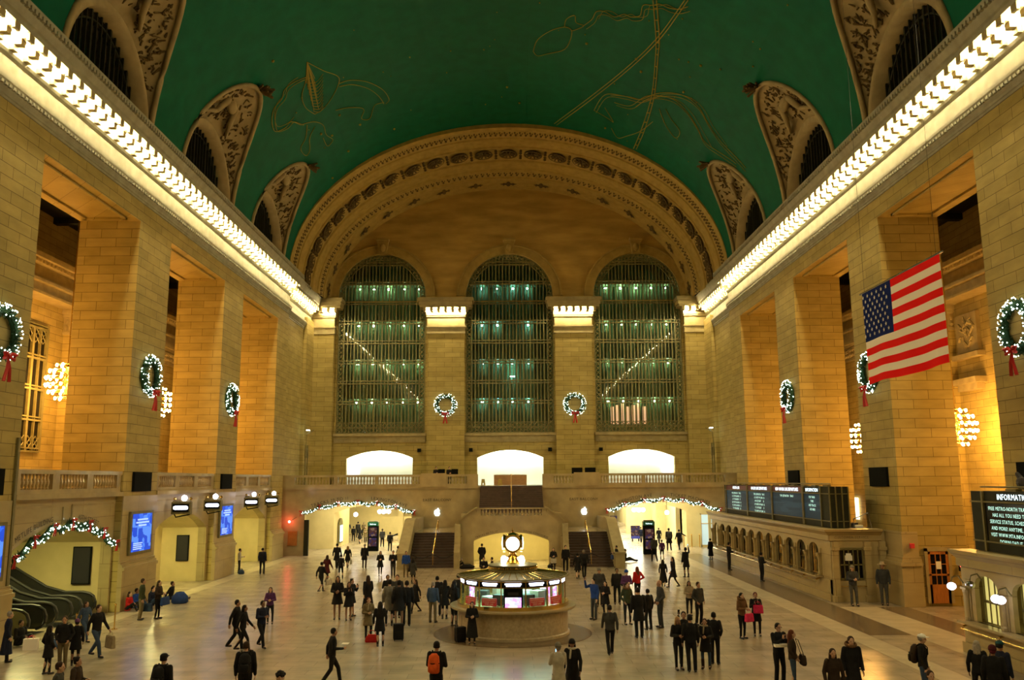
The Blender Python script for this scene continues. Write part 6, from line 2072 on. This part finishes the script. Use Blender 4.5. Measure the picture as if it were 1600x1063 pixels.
    (-10.28, 74.99, 1.65, 0, 'm', 'blk', '', 'blk', 'blk', 0, '', 'down', 'walk', '', 'slim dark person walking at the right of the left passage'),
    (-11.85, 95.57, 1.74, 90, 'm', 'wht', '', 'blk', 'blk', 0, '', 'fold', 'sitflat', '', 'person in white sitting on the floor at the right of the left passage'),
]
CLO = {'blk': (0.010, 0.010, 0.011), 'nvy': (0.010, 0.014, 0.035), 'gry': (0.045, 0.045, 0.042), 'ltg': (0.16, 0.15, 0.12), 'gry2': (0.07, 0.075, 0.075), 'brn': (0.035, 0.022, 0.014),
       'tan': (0.30, 0.24, 0.15), 'tan2': (0.15, 0.08, 0.035), 'red': (0.42, 0.015, 0.012), 'blu': (0.015, 0.06, 0.30), 'blu2': (0.015, 0.04, 0.16), 'grn': (0.04, 0.05, 0.025), 'den': (0.04, 0.07, 0.13),
       'kha': (0.16, 0.125, 0.065), 'wht': (0.45, 0.42, 0.34), 'pur': (0.09, 0.03, 0.11), 'mar': (0.06, 0.008, 0.01), 'teal': (0.01, 0.06, 0.07), 'pol': (0.035, 0.04, 0.045), 'blo': (0.30, 0.19, 0.07), 'org': (0.65, 0.10, 0.015), 'pink': (0.65, 0.03, 0.12)}
for k_, v_ in CLO.items():
    grain(mat('cloth_' + k_, v_, 0.85, spec=0.2), 9, 0.25)
HAIRC = {'blk': (0.008, 0.006, 0.005), 'brn': (0.035, 0.018, 0.009), 'gry': (0.22, 0.2, 0.17), 'ltg': (0.35, 0.31, 0.25), 'red': (0.11, 0.03, 0.012), 'blo': (0.33, 0.2, 0.08), 'mar': (0.10, 0.01, 0.02), 'bald': (0.2, 0.18, 0.16)}
for k_, v_ in HAIRC.items():
    grain(mat('hair_' + k_, v_, 0.7, spec=0.2), 20, 0.35)
for i_, v_ in enumerate(((0.42, 0.24, 0.15), (0.50, 0.31, 0.21), (0.22, 0.115, 0.065), (0.36, 0.20, 0.12))):
    mat('skin_%d' % i_, v_, 0.55)
mat('eye', (0.02, 0.015, 0.01), 0.2)
mat('lips', (0.22, 0.06, 0.05), 0.5)
mat('shoe', (0.012, 0.010, 0.009), 0.35)
mat('phone_glow', (0.1, 0.2, 0.3), 0.3, emit=1.6, ecol=(0.4, 0.75, 1.0))

def remesh(o, vox):
    m_ = o.modifiers.new('surface', 'REMESH')
    m_.mode = 'VOXEL'
    m_.voxel_size = vox
    m_.use_smooth_shade = True
    s_ = o.modifiers.new('soften', 'SMOOTH')
    s_.factor = 0.5
    s_.iterations = 2
    return o
def rings_e(mb_, sec, n=14):
    """closed loft of ellipses (x, y, z, rx, ry)"""
    mb_.loft([[(x + rx * math.cos(2 * PI * j / n), y + ry * math.sin(2 * PI * j / n), z) for j in range(n)] for x, y, z, rx, ry in sec])

def person(idx, x, y, h, face, sex, top, coat, legs, hair, hl, hat, arms, stance, bag, label):
    """one figure; local frame: feet at the origin, facing +Y, about 1.75 high before scaling"""
    rr = random.Random(idx * 13 + 5)
    s = h / 1.75
    fem = sex == 'w'
    e = empty('person', label, 'person', (x, y, 0.0), R(face), 'people in the hall' if False else None)
    e.scale = (s, s, s)
    near = y < 36
    vb = 0.012 if near else (0.017 if y < 62 else 0.024)
    vc = 0.018 if near else (0.024 if y < 62 else 0.032)
    sit = stance.startswith('sit')
    dz = -0.80 if sit else 0.0
    shw = 0.165 if fem else 0.19
    hip = 0.095
    lean = 0.03 if stance == 'walk' else rr.uniform(-0.01, 0.03)
    if sit:
        lean = 0.06
    # joints
    wk = rr.choice((-1, 1))
    leg = []
    for sg in (-1, 1):
        if stance == 'walk':
            f_ = sg * wk
            kn = (sg * 0.095, 0.10 + 0.13 * f_, 0.50)
            an = (sg * 0.085, 0.30 * f_, 0.10 if f_ > 0 else 0.15)
        elif stance == 'sit':
            kn = (sg * 0.17, 0.40, 0.40)
            an = (sg * 0.10, 0.55, 0.09)
        elif stance == 'sitflat':
            kn = (sg * 0.11, 0.42, 0.18 + (0.12 if sg < 0 else 0))
            an = (sg * 0.10, 0.86, 0.09)
        else:
            wd = rr.uniform(0.08, 0.13)
            kn = (sg * (wd + 0.005), 0.02, 0.50)
            an = (sg * wd, rr.uniform(-0.06, 0.05), 0.09)
        leg.append(((sg * hip, 0, 0.90 + dz + (0.03 if sit else 0)), kn, an))
    SZ = 1.43 + dz
    sh = [(sg * shw, lean, SZ) for sg in (-1, 1)]
    def arm(sg, kind):
        j = rr.uniform(-0.02, 0.02)
        T = {'down': ((0.25, -0.03 + lean, 1.15), (0.25, 0.06 + lean + j, 0.89)),
             'fold': ((0.25, 0.03 + lean, 1.14), (0.07, 0.27, 1.15 + j)),
             'phone': ((0.22, 0.10, 1.17), (0.07, 0.32, 1.33)),
             'pocket': ((0.28, -0.06, 1.16), (0.19, 0.10, 0.97)),
             'hold': ((0.23, 0.02, 1.14), (0.16, 0.33, 1.12)),
             'hip': ((0.36, -0.05, 1.18), (0.17, 0.08, 1.04)),
             'raise': ((0.24, 0.26, 1.36), (0.17, 0.38, 1.66)),
             'high': ((0.32, 0.16, 1.44), (0.34, 0.26, 1.72)),
             'point': ((0.42, 0.05, 1.30), (0.62, 0.12, 1.20))}[kind]
        el = (sg * T[0][0], T[0][1], T[0][2] + dz)
        ha = (sg * T[1][0], T[1][1], T[1][2] + dz)
        if stance == 'walk' and kind == 'down':
            el = (el[0], el[1] - 0.10 * sg * wk, el[2])
            ha = (ha[0], ha[1] - 0.22 * sg * wk, ha[2] + 0.03)
        if sit and kind == 'down':
            el = (sg * 0.26, -0.12, 1.12 + dz); ha = (sg * 0.24, -0.22, 0.86 + dz)
        return el, ha
    kinds = [arms, arms]
    if arms in ('raise', 'high', 'point', 'hold', 'hip'):
        kinds = ['down', arms]
    if arms == 'point' and face > 180:
        kinds = [arms, 'down']
    A_ = [arm(-1, kinds[0]), arm(1, kinds[1])]
    # --- body: one continuous skin surface
    b = MB()
    tw = 0.125 if fem else 0.145
    rings_e(b, [(0, 0, 0.84 + dz, 0.11, 0.07), (0, 0, 0.92 + dz, 0.155 if fem else 0.15, 0.10), (0, 0, 1.08 + dz, tw - 0.01, 0.085), (0, lean * 0.6, 1.26 + dz, tw + 0.02, 0.10), (0, lean, 1.40 + dz, shw - 0.01, 0.085), (0, lean, 1.47 + dz, 0.07, 0.06)])
    hx, hy, hz = 0.0, lean + 0.03, 1.62 + dz
    tilt = 0.0
    if arms in ('phone', 'fold') and rr.random() < 0.6:
        tilt = 0.03
    b.cap((0, lean, 1.42 + dz), 0.055, (0, lean + 0.015, 1.55 + dz), 0.052)
    b.ell((hx, hy - 0.01, hz + 0.02), 0.076, 0.095, 0.105, 14, 10)
    b.ell((hx, hy + 0.03, hz - 0.055), 0.052, 0.058, 0.062, 12, 8)                  # jaw
    b.cap((hx, hy + 0.085, hz + 0.012), 0.011, (hx, hy + 0.102, hz - 0.022), 0.015, 6)   # nose
    for sg in (-1, 1):
        b.ell((hx + sg * 0.078, hy - 0.005, hz - 0.005), 0.012, 0.022, 0.03, 8, 6)  # ears
    wr = []
    for i, sg in enumerate((-1, 1)):
        el, ha = A_[i]
        b.cap(sh[i], 0.046, el, 0.036)
        b.cap(el, 0.038, ha, 0.026)
        d = (Vector(ha) - Vector(el)).normalized()
        if d.z > 0.4:
            dd = Vector((-sg * 0.1, 0.2, 1)).normalized()
        elif kinds[i] in ('fold', 'phone', 'hold'):
            dd = Vector((-sg * 0.55, 0.75, 0.1 if kinds[i] != 'phone' else 0.6)).normalized()
        else:
            dd = (d + Vector((0, 0.15, -0.1))).normalized()
        side_ = dd.cross(Vector((sg, 0, 0)))
        side_ = side_.normalized() if side_.length > 0.2 else Vector((0, 1, 0))
        nrm = dd.cross(side_).normalized()
        W0 = Vector(ha) + dd * 0.02
        P1 = W0 + dd * 0.075
        b.cap(W0 + side_ * 0.012, 0.020, P1 + side_ * 0.024, 0.017, 6)              # palm
        b.cap(W0 - side_ * 0.012, 0.020, P1 - side_ * 0.024, 0.017, 6)
        curl_ = nrm * (0.35 if nrm.x * sg < 0 else -0.35)
        fr = 0.0105 if near else 0.013
        for q, ln in ((-0.036, 0.062), (-0.012, 0.075), (0.012, 0.080), (0.036, 0.072)):
            k0 = P1 + side_ * q
            k1 = k0 + (dd + curl_ * 0.5).normalized() * ln * 0.55
            k2 = k1 + (dd + curl_ * 2.0).normalized() * ln * 0.5
            b.cap(k0, fr, k1, fr * 0.95, 5).cap(k1, fr * 0.95, k2, fr * 0.8, 5)
        t0 = W0 + dd * 0.02 + side_ * 0.03
        t1 = t0 + (dd * 0.6 + side_ * 0.9 + curl_ * 0.6).normalized() * 0.04
        t2 = t1 + (dd + side_ * 0.25 + curl_ * 0.8).normalized() * 0.035
        b.cap(t0, fr * 1.2, t1, fr * 1.1, 5).cap(t1, fr * 1.1, t2, fr * 0.9, 5)
        wr.append((W0 + dd * 0.08, dd))
    for hp, kn, an in leg:
        b.cap(hp, 0.082, kn, 0.052)
        mid = Vector(kn).lerp(Vector(an), 0.3) + Vector((0, -0.012, 0))
        b.cap(kn, 0.05, mid, 0.053)
        b.cap(mid, 0.053, an, 0.034)
        b.cap(an, 0.034, (an[0], an[1] + 0.11, an[2] - 0.04), 0.03)
    bd = remesh(b.build('body', 'skin_%d' % rr.choice((0, 1, 1, 2, 3)), e), vb)
    if near and face > 90 and face < 320:
        for sg in (-1, 1):
            MB().ell((hx + sg * 0.03, hy + 0.080, hz + 0.014), 0.011, 0.007, 0.007, 8, 5).build('eye', 'eye', e)
        MB().ell((hx, hy + 0.086, hz - 0.052), 0.022, 0.007, 0.007, 8, 5).build('mouth', 'lips', e)
    # --- trousers / stockings
    if legs != 'skin':
        m_ = MB()
        for hp, kn, an in leg:
            m_.cap(hp, 0.098, kn, 0.070 if not fem else 0.062)
            m_.cap(kn, 0.070 if not fem else 0.06, (an[0], an[1], an[2] - 0.02 if not sit else an[2]), 0.062 if not fem else 0.045)
        rings_e(m_, [(0, 0, 0.82 + dz + (0.02 if sit else 0), 0.13, 0.09), (0, 0, 0.92 + dz, 0.168, 0.115), (0, 0, 1.04 + dz, 0.15, 0.10)])
        remesh(m_.build('trousers', 'cloth_' + legs, e), vc)
    # --- coat or jacket with sleeves
    m_ = MB()
    cw_ = 0.02
    hem = {'': 0.88, 'mid': 0.60, 'long': 0.28, 'dress': 0.62}[coat]
    fl = {'': 0.0, 'mid': 0.03, 'long': 0.06, 'dress': 0.05}[coat]
    if stance == 'walk' and coat:
        fl += 0.03
    if sit:
        hem = 0.84
    sec = []
    if hem < 0.8:
        sec.append((0, 0.0, hem + dz, 0.20 + fl, 0.15 + fl))
        sec.append((0, 0, (hem + 0.9) / 2 + dz, 0.19 + fl * 0.6, 0.14 + fl * 0.5))
    else:
        sec.append((0, 0, hem + dz, 0.175, 0.13))
    sec += [(0, 0, 0.95 + dz, 0.178, 0.13), (0, lean * 0.4, 1.08 + dz, tw + 0.015 + cw_, 0.115), (0, lean * 0.7, 1.26 + dz, tw + 0.04 + cw_, 0.135), (0, lean, 1.38 + dz, shw + 0.015, 0.115), (0, lean, 1.455 + dz, shw * 0.72, 0.085), (0, lean, 1.50 + dz, 0.072, 0.07)]
    rings_e(m_, sec)
    for i in (0, 1):
        el, ha = A_[i]
        cu = Vector(el).lerp(Vector(ha), 0.97)
        m_.cap(sh[i], 0.072, el, 0.056)
        m_.cap(el, 0.058, cu, 0.046)
    remesh(m_.build('coat' if coat in ('mid', 'long') else ('dress' if coat == 'dress' else 'jacket'), 'cloth_' + top, e), vc)
    if label.find('scarf') >= 0:
        m_ = MB()
        pr_ = [(0.085 * math.cos(t), lean + 0.02 + 0.075 * math.sin(t), 1.50 + dz) for t in np.linspace(0, 2 * PI, 15)]
        m_.tube(pr_, 0.035, 7)
        m_.cap((0.03, 0.12 + lean, 1.46 + dz), 0.03, (0.05, 0.15 + lean, 1.25 + dz), 0.03, 6)
        m_.build('scarf', 'cloth_wht' if 'white' in label else 'cloth_tan', e, True)
    # --- shoes
    for hp, kn, an in leg:
        m_ = MB()
        if sit:
            m_.cap((an[0], an[1] + 0.02, 0.06), 0.05, (an[0] * 1.3, an[1] + 0.09, 0.13), 0.045)
        else:
            z = max(0.045, an[2] - 0.05)
            m_.cap((an[0], an[1] - 0.03, z), 0.043, (an[0] * 1.08, an[1] + 0.14, z - 0.004), 0.040)
            m_.cap((an[0], an[1] - 0.01, z), 0.043, (an[0], an[1], z + 0.05), 0.043)
            if 'boots' in label:
                m_.cap((an[0], an[1], z), 0.052, (an[0] * 1.02, an[1], z + 0.28), 0.06)
        m_.build('shoe', 'cloth_brn' if 'boots' in label else 'shoe', e, True)
    # --- hair and headgear
    m_ = MB()
    hc = hair if hair in HAIRC else 'blk'
    if hair != 'bald' and not hat.startswith('beanie'):
        m_.ell((hx, hy - 0.028, hz + 0.040), 0.090, 0.098, 0.102, 14, 9)
        for i in range(10):
            a = PI * (0.0 + i / 9)
            m_.ell((hx + 0.072 * math.cos(a), hy - 0.02 - 0.07 * math.sin(a), hz - 0.01), 0.025, 0.03, 0.05 if hl or fem else 0.035, 7, 5)
    if hl:
        Lh = 0.20 if hl == 1 else 0.36
        m_.cap((hx, hy - 0.085, hz - 0.0), 0.06, (hx, hy - 0.12, hz - Lh), 0.045)
        for sg in (-1, 1):
            m_.cap((hx + sg * 0.07, hy - 0.03, hz - 0.0), 0.035, (hx + sg * 0.09, hy - 0.02, hz - Lh * 0.9), 0.028)
            m_.cap((hx + sg * 0.04, hy - 0.09, hz - 0.02), 0.045, (hx + sg * 0.06, hy - 0.11, hz - Lh), 0.035)
    if hat == 'bun':
        m_.ell((hx, hy - 0.10, hz + 0.09), 0.045, 0.045, 0.045)
    if hat == 'curly':
        for i in range(26):
            a = rr.uniform(0, 2 * PI); t = rr.uniform(0, 1.5)
            m_.ell((hx + 0.10 * math.sin(t) * math.cos(a), hy - 0.02 + 0.10 * math.sin(t) * math.sin(a), hz + 0.04 + 0.10 * math.cos(t)), 0.032, 0.032, 0.032, 6, 4)
    if m_.v:
        remesh(m_.build('hair', 'hair_' + hc, e), vb)
    if hat.startswith('beanie'):
        m_ = MB()
        m_.ell((hx, hy - 0.015, hz + 0.055), 0.096, 0.106, 0.098, 14, 8)
        m_.lathe([(0.088, -0.02), (0.103, -0.02), (0.103, 0.03), (0.09, 0.03)], hx, hy - 0.015, hz + 0.035, 16, 0.95, 1.05)
        c_ = {'pur': 'cloth_pur', 'gry': 'cloth_ltg', 'blk': 'cloth_blk', 'blu': 'cloth_blu', 'mar': 'cloth_mar'}[hat[7:]]
        m_.build('knit_hat', c_, e, True)
        m_ = MB()
        m_.ell((hx, hy - 0.05, hz - 0.01), 0.082, 0.07, 0.07)
        m_.build('hair', 'hair_' + hc, e, True)
    if hat.startswith('cap'):
        c_ = {'blk': 'cloth_blk', 'gry': 'cloth_ltg', 'wht': 'white_wall', 'teal': 'cloth_teal'}[hat[4:]]
        m_ = MB()
        m_.ell((hx, hy - 0.01, hz + 0.065), 0.097, 0.112, 0.075, 14, 8)
        m_.ell((hx, hy + 0.12, hz + 0.05), 0.07, 0.07, 0.012, 12, 5)
        m_.build('cap', c_, e, True)
    if hat == 'brim':
        m_ = MB()
        m_.lathe([(0.01, 0), (0.185, 0.0), (0.19, 0.012), (0.1, 0.02), (0.095, 0.1), (0.07, 0.13), (0.01, 0.12)], hx, hy - 0.01, hz + 0.06, 20)
        m_.build('brimmed_hat', 'cloth_tan', e, True)
    if hat == 'hood':
        m_ = MB()
        for i in range(22):
            a = 2 * PI * i / 22
            m_.ell((0.125 * math.cos(a), lean - 0.02 + 0.11 * math.sin(a), 1.50 + dz + 0.04 * (1 - math.sin(a))), 0.045, 0.045, 0.045, 6, 4)
        m_.ell((0, lean - 0.11, 1.48 + dz), 0.11, 0.07, 0.09)
        m_.build('fur_hood', 'cloth_tan2', e, True)
    if 'glasses' in label:
        m_ = MB()
        for sg in (-1, 1):
            m_.tube([(hx + sg * 0.032 + 0.022 * math.cos(t), hy + 0.094, hz + 0.014 + 0.018 * math.sin(t)) for t in np.linspace(0, 2 * PI, 11)], 0.004, 4)
            m_.tube([(hx + sg * 0.055, hy + 0.09, hz + 0.016), (hx + sg * 0.082, hy, hz + 0.02)], 0.004, 4)
        m_.build('glasses', 'black', e)
    # --- things held or carried: objects of their own
    RZ = Matrix.Translation((x, y, 0)) @ Matrix.Rotation(R(face), 4, 'Z') @ Matrix.Scale(s, 4)
    def at(p):
        return RZ @ Vector(p)
    short = label.split(' person ')[0] if False else label
    if arms in ('phone', 'raise', 'high') and face != 999:
        i = 1
        hp_ = wr[i][0] + Vector((-0.03 if arms == 'phone' else 0, 0.02, 0.03))
        m_ = MB()
        m4 = Matrix.Translation(at(hp_)) @ Matrix.Rotation(R(face), 4, 'Z')
        m_.box(-0.037, 0.037, -0.005, 0.005, -0.07, 0.07, m4)
        o_ = m_.build('mobile_phone', 'black_gloss')
        m2 = MB().box(-0.032, 0.032, -0.008, -0.005, -0.06, 0.06, m4).build('screen', 'phone_glow', o_)
        tag(o_, 'phone held by the ' + ' '.join(label.replace('person', 'one', 1).split()[:11]), 'phone')
    if bag.startswith('shop') or bag.startswith('tote'):
        c_ = {'tan': 'cloth_tan', 'wht': 'cloth_wht', 'blk': 'cloth_blk', 'blu': 'cloth_blu2', 'pink': 'cloth_pink', 'gry': 'cloth_den', }[bag[5:]]
        i = 0 if (idx % 2) else 1
        if bag == 'shop_pink' and idx % 2 == 0:
            i = 0
        hp_ = wr[i][0]
        wdt, hgt = (0.36, 0.30) if bag.startswith('shop') else (0.55, 0.34)
        if bag == 'shop_tan' and near:
            wdt, hgt = 0.48, 0.42
        if bag == 'shop_blk':
            wdt, hgt = 0.3, 0.24
        ce = at((hp_.x, hp_.y + 0.03, hp_.z - 0.12))
        m4 = Matrix.Translation(ce) @ Matrix.Rotation(R(face) + (PI / 2 if bag != 'shop_pink' and arms != 'fold' else 0) * 0.8, 4, 'Z')
        nm = 'tote_bag' if bag.startswith('tote') else 'shopping_bag'
        be = empty(nm, {'tan': 'tan', 'wht': 'white', 'blk': 'black', 'blu': 'dark blue', 'pink': 'bright pink', 'gry': 'grey blue'}[bag[5:]] + ' bag carried by the ' + ' '.join(label.replace('person', 'one', 1).split()[:9]), 'bag')
        z1 = -0.02; z0 = -0.02 - hgt
        m_ = MB()
        m_.loft([[(-wdt / 2 * q, -0.055 * q2, z), (wdt / 2 * q, -0.055 * q2, z), (wdt / 2 * q, 0.055 * q2, z), (-wdt / 2 * q, 0.055 * q2, z)] for z, q, q2 in ((z0, 0.92, 1.0), (z0 + 0.03, 1.0, 1.3), (z1 - 0.05, 0.97, 0.9), (z1, 0.93, 0.6))])
        for k in range(len(m_.v)):
            m_.v[k] = tuple(m4 @ Vector(m_.v[k]))
        m_.build('bag_body', c_, be)
        m_ = MB()
        for yy in (-0.03, 0.03):
            m_.tube([tuple(m4 @ Vector((0.10 * math.cos(t), yy * (1 - 0.5 * math.sin(t)), z1 + 0.13 * math.sin(t)))) for t in np.linspace(0, PI, 9)], 0.006, 5)
        m_.build('handle', c_, be)
        if bag == 'shop_pink':
            m_ = MB()
            for k in range(5):
                m_.box(-0.09 + 0.03 * k, -0.075 + 0.03 * k, -0.075, -0.07, z0 + 0.1, z0 + 0.14 + 0.03 * (k % 2), m4)
            m_.build('print', 'flag_white', be)
    if bag.startswith('pack'):
        c_ = {'blk': 'cloth_blk', 'org': 'cloth_org', 'brn': 'cloth_brn', 'gry': 'cloth_gry'}[bag[5:]]
        be = empty('backpack', {'blk': 'black', 'org': 'bright orange', 'brn': 'brown', 'gry': 'dark grey'}[bag[5:]] + ' backpack worn by the ' + ' '.join(label.replace('person', 'one', 1).split()[:9]), 'backpack')
        yb = lean - 0.11
        m_ = MB()
        rings_e(m_, [(0, yb - 0.09, 0.98, 0.12, 0.06), (0, yb - 0.10, 1.02, 0.16, 0.10), (0, yb - 0.10, 1.22, 0.165, 0.11), (0, yb - 0.08, 1.40, 0.14, 0.085), (0, yb - 0.06, 1.47, 0.07, 0.04)], 12)
        for k in range(len(m_.v)):
            m_.v[k] = tuple(RZ @ Vector(m_.v[k]))
        m_.build('pack_body', c_, be, True)
        m_ = MB()
        rings_e(m_, [(0, yb - 0.20, 1.02, 0.09, 0.03), (0, yb - 0.21, 1.06, 0.12, 0.04), (0, yb - 0.21, 1.18, 0.12, 0.04), (0, yb - 0.2, 1.22, 0.1, 0.02)], 10)
        for k in range(len(m_.v)):
            m_.v[k] = tuple(RZ @ Vector(m_.v[k]))
        m_.build('front_pocket', c_, be, True)
        m_ = MB()
        m_.tube([tuple(RZ @ Vector(p)) for p in ((-0.165, yb - 0.12, 1.24), (0, yb - 0.225, 1.24), (0.165, yb - 0.12, 1.24))], 0.012 * s, 5)
        for sg in (-1, 1):
            m_.tube([tuple(RZ @ Vector(p)) for p in ((sg * 0.1, yb - 0.02, 1.42), (sg * 0.11, lean, 1.515), (sg * 0.12, lean + 0.13, 1.38), (sg * 0.14, lean + 0.13, 1.2), (sg * 0.17, lean, 1.06), (sg * 0.12, yb - 0.03, 1.03))], 0.014 * s, 5)
        m_.build('strap', 'black', be)
    return e, wr, RZ
for idx, t in enumerate(PEOPLE):
    person(idx, *t)

# loose luggage and small things on the floor
def suitcase(x, y, rz, label, c_='cloth_blk', h=0.56):
    e = empty('suitcase', label, 'suitcase', (x, y, 0), rz)
    MB().loft([[(-0.19 * q, -0.12 * q, z), (0.19 * q, -0.12 * q, z), (0.19 * q, 0.12 * q, z), (-0.19 * q, 0.12 * q, z)] for z, q in ((0.05, 0.94), (0.09, 1), (h - 0.04, 1), (h, 0.94))]).build('shell', c_, e)
    MB().tube([(-0.1, 0.09, h), (-0.1, 0.09, h + 0.42), (0.1, 0.09, h + 0.42), (0.1, 0.09, h)], 0.011, 6).build('handle', 'steel', e)
    for sx in (-0.15, 0.15):
        for sy in (-0.09, 0.09):
            MB().lathe([(0.03, -0.012), (0.03, 0.012)], 0, 0, 0, 10, 1, 1, Matrix.Translation((sx, sy, 0.03)) @ Matrix.Rotation(PI / 2, 4, 'Y')).build('wheel', 'rubber', e)
    MB().box(-0.14, 0.14, -0.145, -0.12, 0.12, 0.34).build('front_pocket', c_, e)
suitcase(-4.30, 33.6, 0.2, 'black upright suitcase in the crowd left of the booth', h=0.62)
suitcase(-1.95, 33.15, 0.5, 'black suitcase beside the person in long black dress at the booth')
e = empty('handbag', 'bright red handbag standing on the floor beside the khaki coat', 'handbag', (-5.25, 33.35, 0))
MB().loft([[(-0.24 * q, -0.09 * q, z), (0.24 * q, -0.09 * q, z), (0.24 * q, 0.09 * q, z), (-0.24 * q, 0.09 * q, z)] for z, q in ((0, 0.9), (0.05, 1.05), (0.2, 0.9), (0.28, 0.55))]).build('bag_body', 'cloth_red', e)
MB().tube([(0.14 * math.cos(t), 0, 0.26 + 0.17 * math.sin(t)) for t in np.linspace(0, PI, 10)], 0.012, 6).build('handle', 'cloth_red', e)
e = empty('paper_bag', 'white paper carrier bag on the floor by the brass posts', 'bag', (-17.35, 32.3, 0), 0.2)
MB().loft([[(-0.24, -0.1, z), (0.24, -0.1, z), (0.24, 0.1, z), (-0.24, 0.1, z)] for z in (0, 0.4)]).build('bag_body', 'flag_white', e)
for yy in (-0.09, 0.09):
    MB().tube([(0.09 * math.cos(t), yy, 0.4 + 0.1 * math.sin(t)) for t in np.linspace(0, PI, 8)], 0.008, 5).build('handle', 'sign_red', e)
def soft_bag(x, y, sx, sy, h, c_, label):
    e = empty('duffel_bag', label, 'bag', (x, y, 0), 0.3)
    m_ = MB()
    m_.loft([[(sx * q * math.cos(a), sy * q * math.sin(a), z) for a in np.linspace(0, 2 * PI, 15)[:-1]] for z, q in ((0.0, 0.8), (0.06, 1), (h * 0.6, 0.95), (h, 0.45))])
    m_.build('bag_body', c_, e, True)
    MB().tube([(sx * 0.5 * math.cos(t), 0, h * 0.8 + 0.12 * math.sin(t)) for t in np.linspace(0, PI, 8)], 0.012, 5).build('strap', 'black', e)
soft_bag(-16.7, 32.6, 0.30, 0.2, 0.32, 'cloth_den', 'dark blue bag lying right of the white paper bag')
soft_bag(-16.5, 44.2, 0.40, 0.32, 0.55, 'cloth_blu2', 'big navy bag among the seated people at the left pier')
soft_bag(-3.0, 60.3, 0.55, 0.25, 0.28, 'cloth_blk', 'low black bag on the floor left of the middle arch')
soft_bag(2.7, 60.6, 0.22, 0.18, 0.22, 'cloth_blk', 'small black bag at the right foot of the middle arch')
soft_bag(-17.6, 57.7, 0.20, 0.16, 0.30, 'cloth_den', 'small bag on the floor beside the person in white shirt')
e = empty('shoulder_bag', 'brown shoulder bag at the hip of the reddish haired person, lower right', 'handbag', (8.16, 25.35, 0.85))
MB().loft([[(-0.05 * q, -0.16 * q, z), (0.05 * q, -0.16 * q, z), (0.05 * q, 0.16 * q, z), (-0.05 * q, 0.16 * q, z)] for z, q in ((-0.14, 0.85), (-0.08, 1.1), (0.08, 1), (0.14, 0.8))]).build('bag_body', 'cloth_brn', e)
MB().tube([(0, -0.14, 0.12), (-0.12, -0.05, 0.55), (-0.16, 0.05, 0.57), (0, 0.14, 0.12)], 0.012, 5).build('strap', 'cloth_brn', e)
e = empty('pastry_box', 'white flat box held by the person with glasses, lower right', 'box', (7.72, 25.86, 1.12))
MB().box(-0.2, 0.2, -0.12, 0.12, 0, 0.06).build('box_body', 'flag_white', e)
MB().box(-0.205, 0.205, -0.125, 0.125, 0.05, 0.07).build('lid', 'flag_white', e)
o = MB().box(-5.12, -4.92, 26.6, 26.85, 1.135, 1.145).build('paper_sheet', 'flag_white')
tag(o, 'white sheet of paper held by the lone striding person', 'paper')
# two people behind the balcony rail
for i, (x, lb) in enumerate(((-6.2, 'left one of two dark people leaning behind the balcony rail'), (-5.1, 'right one of two dark people leaning behind the balcony rail'))):
    e_, _, _ = person(200 + i, x, 72.6, 1.6, 200, 'm', 'blk', '', 'blk', 'blk', 0, '', 'fold', 'stand', '', lb)
    e_.location.z = 5.5
    o = MB().box(x + 0.2, x + 0.75, 72.5, 72.55, 6.3, 6.9).build('display_monitor', 'black')
    tag(o, '%s black monitor back behind the balcony rail, left side' % ('left' if i == 0 else 'right'), 'monitor')
for i, x in enumerate((5.6, 6.7)):
    o = MB().box(x - 0.45, x + 0.45, 72.5, 72.55, 6.3, 6.95).build('display_monitor', 'black')
    tag(o, '%s black monitor back behind the balcony rail, right side' % ('left' if i == 0 else 'right'), 'monitor')
